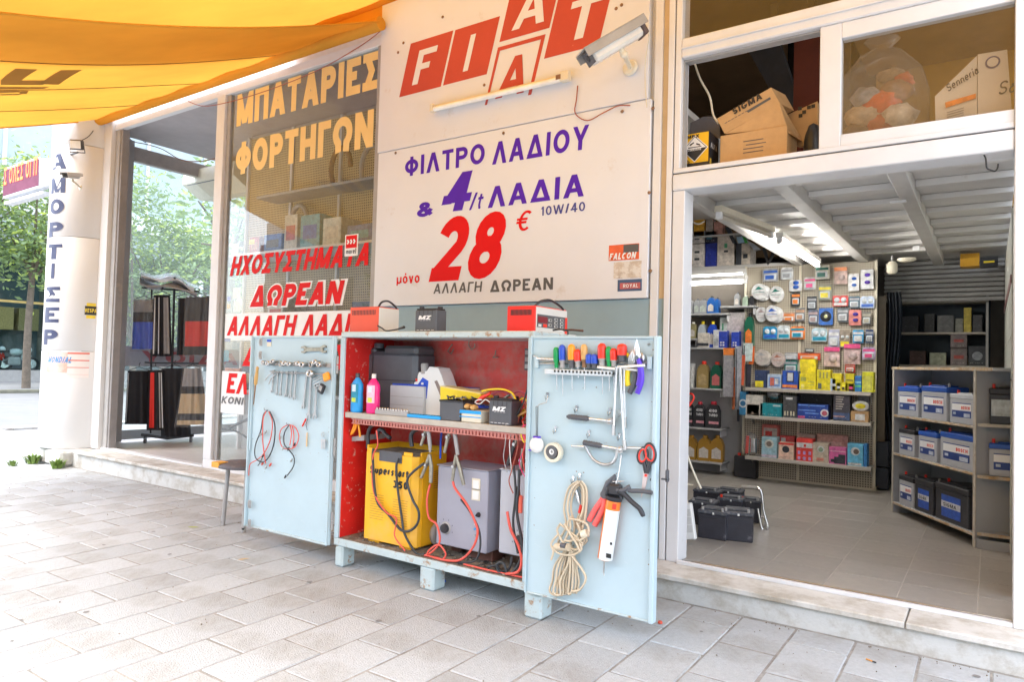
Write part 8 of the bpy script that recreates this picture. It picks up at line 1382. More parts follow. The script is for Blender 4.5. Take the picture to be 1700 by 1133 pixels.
# yellow black battery box
Yb = 4.56; a, b = P(1125, 268, Yb), P(1176, 260, Yb); zt = P(1150, 222, Yb).z; z0 = 2.766; t = thing('warning_battery_box', 'yellow and black battery box with a corrosive warning diamond on the sill', 'box', ((a.x+b.x)/2, Yb, z0))
H1 = zt-z0; W1 = b.x-a.x; mb = MB(); mb.box((a.x, Yb, z0), (b.x, Yb+.20, zt), .002); obj('body', mb, mat('box amber yellow', (.85, .50, .02), .5, var=.04), t); mb = MB(); mb.box((b.x+.0003, Yb-.001, z0), (b.x+.0025, Yb+.20, zt)); obj('black_side', mb, m_black, t)
mb = MB(); mb.box((a.x, Yb-.0015, z0), (b.x, Yb-.0003, z0+H1*.10)); obj('black_base', mb, m_black, t)
mb = MB(); mb.poly3([V(a.x+.005, Yb+.18, zt), V(b.x+.02, Yb+.18, zt), V(b.x+.005, Yb+.20, zt+.13), V(a.x+W1*.75, Yb+.20, zt+.17), V(a.x+W1*.5, Yb+.2, zt+.18), V(a.x+.01, Yb+.2, zt+.15)], V(0, .004, 0)); obj('open_flap', mb, mat('grey inner flap', (.12, .12, .14), .6), t); mb = MB(); mb.poly3([V(a.x+.0, Yb+.02, zt), V(a.x+.0, Yb+.18, zt), V(a.x-.01, Yb+.18, zt+.12), V(a.x-.01, Yb+.05, zt+.1)], V(.003, 0, 0)); obj('side_flap', mb, MATS['grey inner flap'], t)
c0 = V(a.x+W1*.56, Yb-.002, z0+H1*.53); r0 = W1*.43
def dia(rr, m_, y_, half=None):
    mb = MB(); p = [V(0, 0, rr), V(rr, 0, 0), V(0, 0, -rr), V(-rr, 0, 0)]
    if half == 'top': p = [V(0, 0, rr), V(rr, 0, 0), V(-rr, 0, 0)]
    if half == 'bot': p = [V(rr, 0, 0), V(0, 0, -rr), V(-rr, 0, 0)]
    mb.poly3([c0+V(0, -y_, 0)+q for q in p], V(0, .0004, 0)); return obj('warning_diamond', mb, m_, t)
dia(r0, m_wv, .0); dia(r0*.92, m_black, .0006); dia(r0*.86, m_wv, .0012, 'top'); dia(r0*.86, m_black, .0012, 'bot')
write('CORROSIVE', c0+V(-r0*.5, -.0018, -r0*.16), UX, UZ, r0*.16, r0*1.0, m_wv, t, .22); mb = MB(); mb.poly3([c0+V(-r0*.35, -.0018, r0*.25), c0+V(-r0*.05, -.0018, r0*.42), c0+V(-r0*.08, -.0018, r0*.5), c0+V(-r0*.4, -.0018, r0*.34)], V(0, .0004, 0)); mb.poly3([c0+V(r0*.1, -.0018, r0*.3), c0+V(r0*.42, -.0018, r0*.16), c0+V(r0*.4, -.0018, r0*.28), c0+V(r0*.12, -.0018, r0*.4)], V(0, .0004, 0)); mb.box(c0+V(-r0*.5, -.0018, r0*.08), c0+V(r0*.5, -.0014, r0*.14)); obj('warning_picture', mb, m_black, t)
write('MPX', V(a.x+W1*.3, Yb-.0005, z0+H1*.86), UX, UZ, H1*.10, W1*.4, m_black, t, .24); write('UN 2794', V(a.x+W1*.08, Yb-.0022, z0+H1*.30), V(.7, 0, -.6), V(.5, 0, .7), H1*.09, W1*.45, m_black, t, .2)
def yzrect(m_, y0, y1, z0_, z1_, nm): mb = MB(); mb.box((b.x+.0028, y0, z0_), (b.x+.0040, y1, z1_)); obj(nm, mb, m_, t)
yzrect(C((.8, .5, .05)), Yb+.02, Yb+.05, z0+.01, z0+.05, 'orange_print')
write('ALFA', V(b.x+.003, Yb+.03, z0+H1*.55), V(0, 1, 0), UZ, H1*.16, .13, m_wv, t, .24)
# cartons
Yb = 4.60; a, b = P(1195, 271, Yb), P(1306, 262, Yb); zt = P(1250, 217, Yb).z; t = thing('brown_carton', 'brown cardboard carton with printed lines lying on the mezzanine sill', 'carton', ((a.x+b.x)/2, Yb, z0)); mb = MB(); mb.box((a.x, Yb, z0), (b.x, Yb+.28, zt), .003); obj('body', mb, m_card, t); W1 = b.x-a.x; H1 = zt-z0
for i, (u, s_) in enumerate(((.36, '-'), (.40, '-'), (.36, '-'), (.36, '-'))): write(s_, V(a.x+W1*u, Yb-.0005, z0+H1*(.62-i*.13)), UX, UZ, .020, W1*.30, m_greyv, t, .3, gap=.3)
mb = MB(); mb.box((a.x, Yb-.0012, z0+H1*.02), (b.x, Yb-.0003, z0+H1*.04)); obj('tape', mb, mat('pale tape', (.55, .38, .2), .3), t)
mb = MB(); pts = [P(1190, 197, 4.62), P(1280, 145, 4.62), P(1295, 172, 4.62), P(1203, 222, 4.62)]; t2 = thing('tilted_carton', 'opened brown carton with bold black print tilted on the other carton', 'carton', pts[3]); mb.poly3(pts, V(.03, .25, .03)); obj('body', mb, m_card, t2)
mb = MB(); mb.poly3([P(1204, 222, 4.615), P(1294, 172, 4.615), P(1330, 235, 4.9), P(1310, 222, 4.63), P(1300, 212, 4.62)], V(.01, .02, .0)); obj('flap', mb, m_card, t2); u_ = (pts[1]-pts[0]).normalized(); v_ = u_.cross(V(0, -1, 0)).normalized(); v_ = v_ if v_.z > 0 else -v_
write('SIGMA', P(1218, 191, 4.617), u_, v_, .045, .20, m_black, t2, .25, .1); mb = MB(); mb.poly3([P(1239, 184, 4.617), P(1278, 161, 4.617), P(1280, 164, 4.617), P(1242, 187, 4.617)], V(0, .001, 0)); obj('print_bar', mb, m_greyv, t2); write('-------', P(1204, 207, 4.617), u_, v_, .018, .16, m_greyv, t2, .25)
mb = MB(); mb.poly3([P(1310, 240, 4.9), P(1308, 190, 4.9), P(1357, 168, 4.9), P(1358, 245, 4.9)], V(0, .05, 0)); t = thing('rear_carton_flap', 'brown carton flap with black marks behind the tilted carton', 'carton', P(1330, 240, 4.9)); obj('body', mb, m_card, t)
for x, y in ((1328, 180), (1335, 186), (1343, 178), (1350, 176), (1329, 192)): mb = MB(); q = P(x, y, 4.897); mb.box(q+V(-.012, -.001, -.012), q+V(.012, 0, .012)); obj('print_mark', mb, m_black, t)
mb = MB(); mb.sphere(P(1350, 245, 4.75), .10, 8, 6, (.6, .8, 1.6)); tag(obj('black_bundle', mb, m_black), 'black bundle at the right edge of the open mezzanine window', 'bundle')
# behind the closed pane: stuffed clear bag and a white carton
t = thing('stuffed_bag', 'clear plastic sack stuffed with coloured rags behind the closed pane', 'sack', P(1450, 200, 4.75)); q = P(1462, 160, 4.85)
random.seed(21)
for k, (dx, dz, r_, cc) in enumerate([(-.1, -.12, .10, (.6, .5, .4)), (.0, -.05, .10, (.75, .12, .04)), (.1, -.15, .10, (.7, .65, .58)), (-.08, .0, .09, (.35, .4, .5)), (.08, .02, .09, (.35, .2, .12)), (.0, -.18, .10, (.5, .12, .06)), (-.12, -.2, .08, (.2, .15, .12)), (.12, .08, .06, (.6, .12, .05)), (.05, .12, .07, (.4, .3, .2)), (-.05, -.26, .07, (.75, .72, .68))]):
    mb = MB(); cc_ = q+V(dx, random.uniform(-.03, .03), dz); mb.sphere(cc_, r_, 9, 6, (1.1, .8, .7)); mb.v = [(a+random.uniform(-.014, .014), b, c_+random.uniform(-.014, .014)) for a, b, c_ in mb.v]; obj('rag', mb, C(cc, .8), t)
mb = MB(); mb.lathe([(.24, -.32), (.27, -.25), (.27, 0), (.22, .15), (.12, .26), (.05, .30), (.10, .36)], q, n=22, sy=.7); mb.v = [(a+random.uniform(-.012, .012), b+random.uniform(-.012, .012), c_) for a, b, c_ in mb.v]; obj('bag', mb, m_bag, t)
t = thing('white_oil_carton', 'white carton with grey script and an orange strip behind the closed pane', 'carton', P(1610, 190, 4.7)); A_ = [P(1553, 200, 4.62), P(1552, 160, 4.62), P(1622, 92, 4.62), P(1622, 190, 4.62)]; mb = MB(); mb.poly3(A_, V(0, .25, 0)); obj('body', mb, m_cardw, t)
mb = MB(); mb.poly3([P(1623, 190, 4.615), P(1623, 90, 4.615), P(1672, 82, 4.615), P(1680, 187, 4.615)], V(0, .25, 0)); obj('end_panel', mb, m_cardw, t)
mb = MB(); mb.poly3([P(1569, 170, 4.612), P(1620, 155, 4.612), P(1620, 163, 4.612), P(1570, 179, 4.612)], V(0, .002, 0)); obj('orange_strip', mb, C((.75, .25, .05)), t)
u_ = (P(1618, 125, 4.61)-P(1574, 152, 4.61)).normalized(); v_ = u_.cross(V(0, -1, 0)); v_ = v_ if v_.z > 0 else -v_
write('Senneria', P(1574, 153, 4.612), u_, v_.normalized(), .045, .165, m_greyv, t, .15, .25); write('San', P(1656, 158, 4.612), UX, UZ, .075, .12, m_greyv, t, .13, .2)
for k in range(4): mb = MB(); mb.poly3([P(1572, 186+k*5-(k), 4.612), P(1600, 178+k*5-k, 4.612), P(1600, 179.5+k*5-k, 4.612), P(1572, 187.5+k*5-k, 4.612)], V(0, .001, 0)); obj('print_line', mb, m_alug, t)
mb = MB(); mb.lathe([(.035, 0), (.034, .002)], P(1648, 103, 4.612), (0, -1, 0), n=22); e_ = obj('emblem', mb, C((.10, .10, .22)), t); mb = MB(); mb.lathe([(.026, .0025), (.025, .004)], P(1648, 103, 4.612), (0, -1, 0), n=22); obj('emblem_centre', mb, m_cardw, e_)
# ---------------------------------------------------------------- left shop inside
EX = -9.97
ew = thing('end_window', 'tall side window of the left shop looking onto the tree lined street', 'window', (EX, 6.8, ZL))
Y0_, Y1_ = 5.0, 9.4; zb_, zt_ = .33, 4.10
for nm, a, b in (('jamb', (EX-.04, Y0_-.07, ZL), (EX+.04, Y0_, 4.3)), ('jamb', (EX-.04, Y1_, ZL), (EX+.04, Y1_+.1, 4.3)), ('sill', (EX-.06, Y0_+.001, ZL), (EX+.06, Y1_-.001, zb_)), ('head', (EX-.05, Y0_+.001, zt_), (EX+.05, Y1_-.001, 4.3)), ('mullion', (EX-.03, 7.6, zb_+.001), (EX+.03, 7.68, zt_-.001))): part(ew, nm, a, b, m_alu if nm != 'head' else mat('taupe frame', (.42, .37, .34), .5))
part(ew, 'glass_pane', (EX-.004, Y0_+.001, zb_+.001), (EX+.002, 7.599, zt_-.001), m_side, 0); part(ew, 'glass_pane', (EX-.004, 7.681, zb_+.001), (EX+.002, Y1_-.001, zt_-.001), m_side, 0)
part(ew, 'white_band', (EX+.004, 5.05, 1.22), (EX+.006, 7.5, 1.50), mat('translucent band', (.62, .60, .60), .5, var=.15), 0)
write('ΥΟΙΔΑΛ', V(EX+.007, 5.3, 1.26), V(0, 1, 0), UZ, .18, 1.9, mat('pale red vinyl', (.62, .2, .2), .5), ew, .22, label='red letters seen from behind')
bpart('end_wall', (EX-.08, 9.5, 0), (EX+.08, 11, 4.3), m_wallg); bpart('inner_reveal', (EX-.05, 4.80, ZL), (EX+.3, 4.92, 4.3), m_wallg)
# dark painted wall above the window seen under the ceiling
q0, q1 = P(305, 200, 6.0), P(366, 215, 6.0)
t = thing('ceiling_air_conditioner', 'cream air conditioner box hanging under the ceiling in the left shop', 'air conditioner', P(338, 195, 6.0)); a, b = P(307, 200, 6.0), P(420, 180, 6.0)
mb = MB(); mb.prism([(0, 0), (.30, -.18), (.55, -.15), (.60, .20), (.02, .20)], (a.x, 6.0, 4.02), (0, 1, 0), UZ, V(1.3, 0, 0)); obj('casing', mb, m_offw, t); mb = MB(); mb.box((a.x+.1, 6.02, 4.0), (a.x+1.2, 6.25, 4.01)); obj('grille', mb, m_dgrey, t)
t = thing('wall_fan_unit', 'small round grey unit with looping wires above the side window', 'fan', P(246, 213, 5.6)); q = P(247, 212, 5.3); mb = MB(); mb.lathe([(.10, 0), (.12, .02), (.12, .12), (.09, .14)], q, V(.9, -.4, 0), n=16); obj('housing', mb, mat('pale grey unit', (.5, .5, .5), .5), t); obj('wire', cable([P(x, y, 5.2) for x, y in ((238, 200), (236, 225), (240, 236), (250, 230), (256, 215))], .006), m_dark, t)
obj('wire', cable([P(x, y, 5.0) for x, y in ((210, 225), (222, 235), (245, 240), (270, 248), (300, 265), (330, 268), (358, 263))], .006), m_rust, t)
YD = 5.6
m_peg2 = perf('perforated ochre board', (.58, .46, .28), (.08, .06, .03), .03, .26)
bd = thing('back_display', 'perforated back wall display of the left shop behind the lettered window', 'display board', (-6.6, YD, ZL))
for i in range(4): mb = MB(); x = -8.06+i*.88; mb.box((x+.02, YD, 1.0), (x+.86, YD+.012, 4.25)); obj('board_panel', mb, m_peg2, bd); mb = MB(); mb.box((x-.018, YD-.03, ZL), (x+.018, YD+.02, 4.27)); obj('upright', mb, m_alu, bd)
mb = MB(); mb.box((-8.08, YD+.02, ZL), (-4.47, YD+.06, 4.3)); obj('backing', mb, m_wallg, bd)
for z, d_ in ((2.62, .55), (1.62, .5), (1.0, .5), (3.35, .35)): mb = MB(); mb.box((-8.0 if z < 3 else -7.4, YD-d_, z-.03), (-4.6, YD-.031, z)); obj('shelf', mb, m_alu if z != 3.35 else m_alug, bd)
random.seed(31)
cols = [(.5, .2, .1), (.1, .15, .3), (.55, .5, .42), (.08, .08, .09), (.6, .35, .08), (.1, .3, .35), (.45, .08, .06), (.3, .22, .12), (.55, .55, .5), (.04, .12, .4)]
names = ['brick red', 'slate blue', 'cream', 'black', 'ochre', 'teal', 'wine red', 'brown', 'pale grey', 'royal blue']
hts = ['low', 'tall', 'squat', 'narrow', 'broad']; lvl = {2.62: 'upper', 1.62: 'middle', 1.0: 'lower'}
for z in (2.62, 1.62, 1.0):
    x = -7.8 if z != 2.62 else -7.4; i = 0
    while x < -5.0:
        w_ = random.uniform(.18, .38); hh = random.uniform(.18, .5); ci = (i*3+int(z*10)) % 10; t_ = thing('carton', '%s %s carton standing %s on the %s display shelf behind the lettered window' % (hts[i % 5], names[ci], ['first', 'second', 'third', 'fourth', 'fifth', 'sixth', 'seventh', 'eighth', 'ninth', 'tenth', 'eleventh', 'twelfth', 'thirteenth', 'fourteenth'][min(i, 13)], lvl[z]), 'box', (x+w_/2, YD-.3, z))
        mb = MB(); mb.box((x, YD-.42, z+.001), (x+w_, YD-.1, z+hh), .004); obj('body', mb, C(cols[ci], .5), t_); mb = MB(); mb.box((x+w_*.15, YD-.422, z+hh*.3), (x+w_*.85, YD-.4205, z+hh*.7)); obj('print', mb, C(cols[(ci+4) % 10], .5), t_); x += w_+random.uniform(.03, .2); i += 1
# hanging curved parts on the ochre board
for k, (x, z) in enumerate([(-6.2, 3.6), (-5.7, 3.55), (-5.3, 3.0), (-6.9, 3.0), (-5.0, 3.65)]):
    mb = MB(); mb.tube([V(x+.16*math.cos(a), YD-.1, z+.24*math.sin(a)) for a in [i*.35 for i in range(12+k)]], .03, 8); tag(obj('exhaust_pipe', mb, m_alug if k % 2 else m_rust), ['dull curved pipe behind the second line of yellow letters', 'grey curved pipe right of the dull one', 'brown curved pipe low at the right', 'grey hooked pipe at the left', 'brown curved pipe at the top right'][k]+' of the back display', 'pipe')
# counter / diagonal steel handle near the window bottom
t = thing('roof_bar', 'dark curved metal bar leaning behind the window glass by the stool', 'bar', P(400, 715, FY+.12)); obj('bar', MB().tube(smooth_pts([P(x, y, FY+.12) for x, y in ((357, 712), (375, 712), (395, 704), (415, 695), (440, 682))]), .016, 8), m_greyv, t); obj('brace', MB().tube(smooth_pts([P(x, y, FY+.12) for x, y in ((372, 713), (390, 716), (408, 726), (420, 740))]), .010, 7), m_greyv, t)
# clothes rack with bagged seat covers
W0, W1 = G(240, 730, ZL+.02), G(318, 731, ZL+.02); W0 = V(-9.55, W0.y*9.55/abs(W0.x), 0); W1 = V(W1.x, W1.y, 0)
rn = V(.84, -.54, 0)
def RK(x, y, off=0): return PP(x, y, (W0+W1)/2+rn*off, rn)
rk = thing('clothes_rack', 'black two tier wheeled rack standing inside the left shop bay', 'clothes rack', (W0+W1)/2)
def rtube(pts, r_, nm, m_=m_black): return obj(nm, MB().tube([RK(x, y) for x, y in pts], r_, 8), m_, rk)
rtube([(234, 722), (278, 728), (322, 723)], .022, 'base_bar'); rtube([(278, 728), (278, 700)], .022, 'base_bar'); rtube([(282, 725), (290, 460)], .016, 'post'); rtube([(250, 720), (252, 478)], .012, 'post'); rtube([(240, 602), (330, 604)], .013, 'rail'); rtube([(235, 478), (330, 484)], .013, 'rail')
for x in (241, 317): 
    for o_ in (-.16, .16): q = RK(x, 730, o_); q = V(q.x, q.y, ZL+.03); mb = MB(); mb.cyl(q-rn*.0+V(-.01, -.01, 0), q+V(.01, .01, 0), .03, n=14); obj('caster', mb, m_dgrey, rk)
m_beigec = mat('beige cloth', (.75, .58, .36), .8, var=.08); m_redcl = mat('red cloth', (.85, .04, .03), .7, var=.08); m_bluecl = mat('blue cloth', (.03, .12, .75), .7, var=.1); m_blackcl = mat('black cloth', (.022, .022, .028), .75, var=.2); m_greycl = mat('grey cloth', (.38, .37, .38), .7, var=.15); m_whcl = mat('white stripe cloth', (.85, .85, .87), .6)
def bundle(x0, y0, x1, y1, off, bands, label, bag=True, skew=0, folds=5, stripes=(), fl=6):
    t_ = thing('seat_cover_set', label, 'seat cover', RK((x0+x1)/2, y0, off), group='bagged seat covers hanging on the rack')
    for (v0, v1, m_) in bands:
        def fn_(u, v, v0=v0, v1=v1):
            vv = v0+(v1-v0)*v; x = x0+(x1-x0)*u+skew*vv+(u-.5)*fl*vv; return RK(x, y0+(y1-y0)*vv, off+.03*math.sin(u*PI*folds)*(.3+vv)+.06*math.sin(PI*u))
        obj('cloth', MB().sheet(fn_, 24, 5, -rn*.05), m_, t_)
    for (u0, u1, m_) in stripes:
        def fs_(u, v): uu = u0+(u1-u0)*u; x = x0+(x1-x0)*uu+skew*v+(uu-.5)*6*v; return RK(x, y0+(y1-y0)*(.04+.92*v), off+.03*math.sin(uu*PI*folds)*(.3+v)+.06*math.sin(PI*uu)+.008)
        obj('stripe', MB().sheet(fs_, 4, 8), m_, t_)
    if bag:
        def fb_(u, v): x = x0-2+(x1-x0+4)*u+skew*v+(u-.5)*(fl+3)*v; return RK(x, y0-4+(y1-y0+8)*v, off+.05+.02*math.sin(u*PI*(folds+3)+v*4)+.09*math.sin(PI*u))
        obj('bag', MB().sheet(fb_, 22, 10), m_bag, t_)
    mb = MB(); c_ = RK((x0+x1)/2, y0-3, off); mb.tube([c_+V(-.08, -.09, -.02), c_+V(0, 0, .03), c_+V(.08, .09, -.02)], .006, 5); mb.tube([c_+V(0, 0, .03), c_+V(0, 0, .07), c_+V(.01, .01, .085)], .005, 5); obj('hanger', mb, m_black, t_); return t_
bundle(222, 498, 256, 580, .05, [(0, .25, m_greycl), (.25, .45, m_blackcl), (.45, 1, m_bluecl)], 'blue and black bagged seat cover on the upper left of the rack')
bundle(255, 490, 282, 592, .10, [(0, 1, m_blackcl)], 'black seat cover with white piping in the upper middle', False, 0, 7, [(.05, .12, m_whcl), (.3, .36, m_whcl), (.6, .9, m_greycl)])
bundle(296, 495, 316, 590, .0, [(0, 1, m_blackcl)], 'black seat cover behind the red one on the upper rail', False, 0, 3)
bundle(309, 493, 352, 590, .12, [(0, .42, m_blackcl), (.42, .85, m_redcl), (.85, 1, m_blackcl)], 'red and black bagged seat cover on the upper right of the rack')
bundle(212, 616, 250, 705, .12, [(0, 1, m_blackcl)], 'black bagged seat cover at the lower left of the rack', False, -2, 4, [(.02, .06, m_whcl)])
bundle(246, 615, 270, 715, .16, [(0, 1, m_blackcl)], 'black seat cover with red panel and white piping at the lower middle', False, 0, 4, [(.15, .42, m_redcl), (.72, .79, m_whcl), (.86, .93, m_whcl)])
bundle(268, 612, 312, 725, .04, [(0, 1, m_blackcl)], 'long black seat cover at the lower centre behind the beige one', False, 2, 5)
bundle(306, 612, 334, 706, .20, [(0, .32, m_greycl), (.32, .45, m_blackcl), (.45, .80, m_beigec), (.80, .92, m_blackcl), (.92, 1, m_beigec)], 'beige and navy bagged seat cover at the lower right of the rack', True, 0, 6, (), 26)
t = thing('folded_cover', 'grey and navy seat cover in a clear bag lying flat on top of the rack', 'seat cover', RK(275, 475)); mb = MB()
mb.sheet(lambda u, v: RK(232+95*u, 462+22*u+6*math.sin(u*7)+4*v, -.2+.5*v)+V(0, 0, .03*math.sin(u*9+v*5)), 18, 8, (0, 0, -.02)); obj('cloth', mb, m_greycl, t); mb = MB(); mb.sheet(lambda u, v: RK(234+88*u, 460+20*u+5*math.sin(u*8)+3*v, -.2+.45*v)+V(0, 0, .05+.03*math.sin(u*11+v*6)), 18, 8, (0, 0, -.01)); obj('pale_panel', mb, m_whcl, t); mb = MB(); mb.sheet(lambda u, v: RK(230+100*u, 458+22*u+5*math.sin(u*8)+3*v, -.2+.5*v)+V(0, 0, .08+.03*math.sin(u*13+v*6)), 18, 8); obj('bag', mb, m_bag, t)

# ---------------------------------------------------------------- across the side street
m_gl = mat('far dark glazing', (.08, .11, .12), .12, var=.3, scale=.8, spec=.8); m_glb = mat('far pale blue glazing', (.36, .43, .46), .15, var=.12, scale=.5, spec=.8); m_farw = mat('far white cladding', (.72, .72, .71), .6, var=.04); m_farg = mat('far grey metal', (.36, .40, .42), .5, var=.1)
BX = -34
fb = thing('glazed_building', 'glass fronted building across the side street', 'building', (BX-4, 22, .07))
def fbp(nm, a, b, m_, bev=0): mb = MB(); mb.box(a, b, bev); return obj(nm, mb, m_, fb)
fbp('body', (BX-12, 2, .07), (BX-3, 45, 17), m_walld); fbp('plinth', (BX-.4, 2, .07), (BX, 45, .55), mat('grey stone plinth', (.38, .37, .36), .7)); fbp('floor_slab', (BX-3, 2, .3), (BX-.41, 45, .5), m_farg)
fbp('band', (BX-3, 2, 7.2), (BX+.25, 45, 8.0), m_farw); fbp('lower_fascia', (BX-3, 2, 6.0), (BX+.05, 45, 7.199), m_farg); fbp('upper_spandrel', (BX-3, 2, 12.0), (BX+.05, 45, 12.6), m_farg)
for i in range(14):
    y = 3+i*3.0; fbp('upper_window', (BX-.2, y+.06, 8.01), (BX-.1, y+2.94, 11.99), m_glb); fbp('mullion', (BX-.22, y-.06, 8.01), (BX+.02, y+.06, 11.99), m_farw); fbp('top_window', (BX-.2, y+.06, 12.61), (BX-.1, y+2.94, 16.9), m_glb)
    if i % 2 == 0: fbp('column', (BX-.35, y-.35, .56), (BX-.02, y+.35, 5.99), m_farw)
for i in range(7):
    y = 3.36+i*6; fbp('shop_window', (BX-.12, y, .56), (BX-.09, y+5.28, 5.99), glass('far shop glass', (.8, .88, .88), ior=1.25)); fbp('rear_panel', (BX-2.9, y, .56), (BX-2.8, y+5.28, 5.99), mat('dim shop back', (.10, .12, .13), .8, var=.4, scale=.6)); fbp('window_bar', (BX-.13, y, 3.4), (BX-.05, y+5.28, 3.5), mat('ochre bar', (.5, .36, .12), .5))
    for k in range(5): fbp('display_box', (BX-2.6, y+.2+k*1.0, 2.3), (BX-2.0, y+1.0+k*1.0, 3.3), C([(.5, .33, .12), (.35, .25, .1), (.6, .42, .18)][k % 3], .6))
aw3 = thing('street_awning', 'white curved awning on the far side of the street behind the trees', 'awning', (BX+1, 22, 3.6)); mb = MB(); mb.sheet(lambda u, v: V(BX+.3+2.6*v, 18+8*u, 4.3-.8*v*v+.25*math.sin(PI*u)), 16, 6, (0, 0, -.04)); obj('canopy', mb, m_wv, aw3)
# motorcycle behind the far shop glass
def moto(x, y, rz, label, cc):
    t_ = thing('motorcycle', label, 'motorcycle', (x, y, .5), rz)
    for f_ in (-.68, .68):
        mb = MB(); mb.tube([(f_+.27*math.cos(a), 0, .31+.27*math.sin(a)) for a in [2*PI*i/22 for i in range(22)]], .055, 8, closed=True); w_ = obj('wheel', mb, m_dark, t_, local=True); mb = MB(); mb.lathe([(.2, -.015), (.21, 0), (.2, .015)], (f_, 0, .31), (0, 1, 0), n=18); mb.cyl((f_, -.07, .31), (f_, .07, .31), .05); obj('rim', mb, m_chrome, w_, local=True)
    mb = MB(); mb.tube([(-.68, .08, .31), (-.2, .1, .45), (.25, .08, .8), (.4, 0, .95)], .035, 6); mb.box((-.15, -.14, .25), (.3, .14, .6), .05); obj('frame_engine', mb, m_alug, t_, local=True); mb = MB(); mb.sphere((.12, 0, .82), .2, 10, 7, (1.3, .8, .75)); obj('tank', mb, cc, t_, local=True); mb = MB(); mb.box((-.75, -.11, .78), (-.1, .11, .88), .03); obj('seat', mb, m_black, t_, local=True)
    mb = MB(); mb.tube([(.68, .07, .31), (.48, .07, .95)], .025, 6); mb.tube([(.68, -.07, .31), (.48, -.07, .95)], .025, 6); mb.tube([(.35, .32, 1.05), (.46, .1, 1.02), (.46, -.1, 1.02), (.35, -.32, 1.05)], .016, 6); obj('fork', mb, m_chrome, t_, local=True)
    mb = MB(); mb.sphere((.58, 0, .92), .13, 10, 7, (1, 1, 1)); obj('headlight', mb, m_wv, t_, local=True); mb = MB(); mb.sphere((.5, 0, .6), .2, 10, 7, (1, .6, 1.1)); obj('fairing', mb, cc, t_, local=True)
q = PX(20, 600, BX-.9); moto(q.x, q.y, R(75), 'white and black motorcycle behind the far shop window', mat('pale moto paint', (.5, .55, .55), .3)); q = PX(-25, 600, BX-1.4); moto(q.x, q.y, R(80), 'dark red motorcycle further left in the far shop window', m_redp)
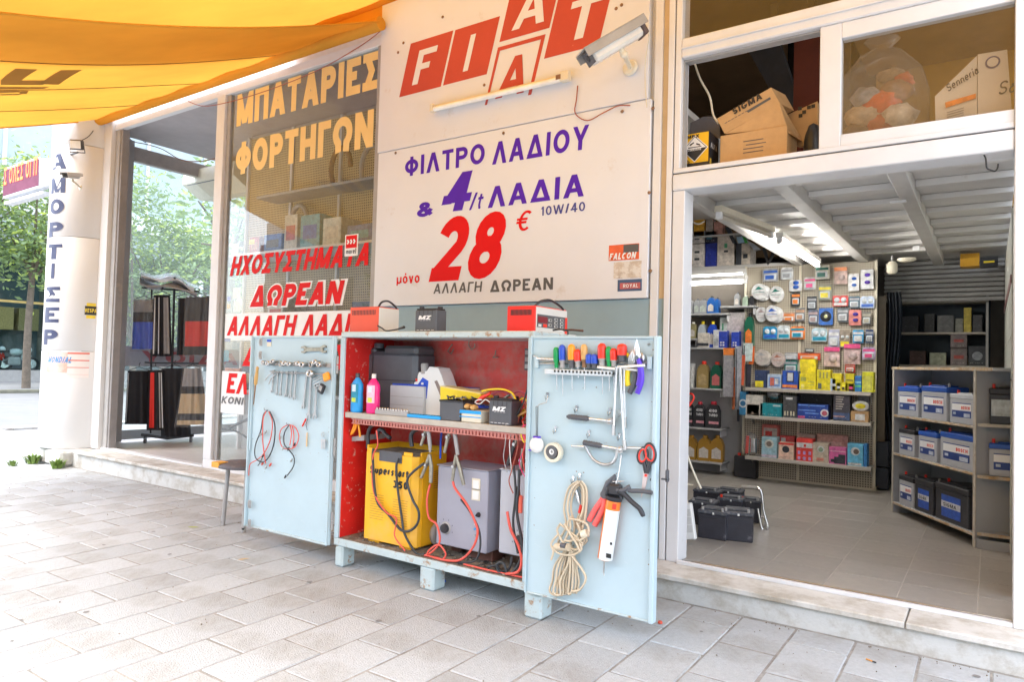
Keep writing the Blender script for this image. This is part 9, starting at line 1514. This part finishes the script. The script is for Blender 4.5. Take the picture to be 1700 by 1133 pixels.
# trees
m_bark = mat('tree bark', (.15, .12, .09), .9, var=.3, scale=8, bump=.5, bscale=20)
def leafmat(nm, c1):
    m = mat(nm, c1, .5, var=.45, scale=1.6); N = m.node_tree.nodes; L = m.node_tree.links; b = N['Principled BSDF']; tr = N.new('ShaderNodeBsdfTranslucent'); tr.inputs[0].default_value = (c1[0]*1.8, c1[1]*1.7, c1[2], 1); mx = N.new('ShaderNodeMixShader'); mx.inputs[0].default_value = .35
    L.new(b.outputs[0], mx.inputs[1]); L.new(tr.outputs[0], mx.inputs[2]); L.new(mx.outputs[0], N['Material Output'].inputs[0]); return m
m_leaf = leafmat('tree leaves', (.17, .25, .12)); m_leaf2 = leafmat('young leaves', (.33, .42, .12))
def tree(x, y, h0, H_, r_, n, label, seed, z0=.07, ls=.11):
    rd_ = random.Random(seed); t_ = thing('street_tree', label, 'tree', (x, y, z0), group='street trees')
    mb = MB(); top = V(x+rd_.uniform(-.3, .3), y+rd_.uniform(-.3, .3), h0); mb.tube(smooth_pts([V(x, y, z0), V(x+.05, y-.05, h0*.5), top], 4), [.14-.006*i for i in range(9)], 9)
    cl_ = []
    for i in range(9):
        a = i*2.4; e = V(x+math.cos(a)*r_*rd_.uniform(.4, .85), y+math.sin(a)*r_*rd_.uniform(.4, .85), h0+(H_-h0)*rd_.uniform(.15, .95)); mb.tube(smooth_pts([top-V(0, 0, .3), (top+e)/2+V(0, 0, .2), e], 3), [.07, .06, .05, .04, .03, .025, .02], 6); cl_.append(e)
    obj('trunk', mb, m_bark, t_)
    for i in range(26): a = rd_.uniform(0, 6.3); rr = r_*math.sqrt(rd_.random())*.9; zz = rd_.random(); k_ = math.sin(PI*min(1, .25+zz*.75)); cl_.append(V(x+math.cos(a)*rr*k_, y+math.sin(a)*rr*k_, h0-.1+(H_-h0)*zz))
    for nm, m_, frac in (('crown', m_leaf, .8), ('young_leaves', m_leaf2, .2)):
        mb = MB()
        for i in range(int(n*frac)):
            c_ = rd_.choice(cl_); s_ = r_*.27; v = V(rd_.gauss(0, s_), rd_.gauss(0, s_), rd_.gauss(0, s_*.8)); p = c_+v*.9
            if nm == 'young_leaves': p.z += .15
            a = V(rd_.uniform(-1, 1), rd_.uniform(-1, 1), rd_.uniform(-.6, .6)).normalized(); b = a.cross(V(rd_.uniform(-1, 1), rd_.uniform(-1, 1), rd_.uniform(-1, 1))).normalized(); l_ = ls*rd_.uniform(.6, 1.3)
            mb.add([p-a*l_, p+b*l_*.4, p+a*l_, p-b*l_*.4], [(0, 1, 2, 3)])
        obj(nm, mb, m_, t_)
for (px, X_, h0, H_, r_, n, lb) in [(46, -28, 4.2, 7.9, 2.1, 4200, 'leafy street tree left of the round column'), (222, -28, 2.2, 8.6, 2.5, 5200, 'leafy street tree at the left in the side window'), (330, -28, 2.6, 6.4, 2.2, 4500, 'leafy street tree at the right in the side window'), (272, -28.3, 2.3, 6.8, 2.2, 4500, 'leafy street tree in the middle of the side window'), (-60, -28, 4.5, 7.5, 2.2, 2600, 'leafy street tree at the far left across the street')]:
    q = PX(px, 590, X_); tree(q.x, q.y, h0, H_, r_, n, lb, px)
q = PX(378, 590, -16.2); tree(q.x, q.y, 3.6, 6.5, 1.5, 1600, 'nearer tree whose branches hang at the top right of the side window', 77, 0)
# surroundings the glass reflects: the other side of the main street, behind the photographer
ob = thing('apartment_block', 'pale apartment block on the opposite side of the main street', 'building', (-14, -19, 0))
def obp(nm, a, b, m_): mb = MB(); mb.box(a, b); return obj(nm, mb, m_, ob)
obp('wall', (-34, -26, 0), (14, -16, 9), mat('opposite plaster', (.74, .70, .66), .8, var=.08)); m_oa = mat('opposite awning', (.45, .10, .06), .7, var=.1)
for i in range(12):
    for k in range(2):
        x = -32.5+i*3.9; z = 3.9+k*3.1; w_ = obp('window', (x, -15.99, z), (x+1.8, -15.95, z+1.7), m_gl)
    if i < 11: obp('balcony', (-33+i*4.2, -15.99, 6.6), (-30.3+i*4.2, -14.9, 7.5), m_farw)
obp('shop_front', (-33.8, -15.98, .3), (13.8, -15.9, 3.0), m_gl); obp('shop_awning', (-33, -15.89, 3.01), (-14, -14.4, 3.2), m_oa)
for (x, y, sd_, lb) in [(-12.5, -11.8, 5, 'street tree on the opposite pavement, left of the block centre'), (-19, -12, 6, 'street tree on the opposite pavement near the crossing'), (-4, -12, 8, 'street tree on the opposite pavement behind the photographer')]: tree(x, y, 2.6, 6.8, 2.0, 2200, lb, sd_, 0, .16)
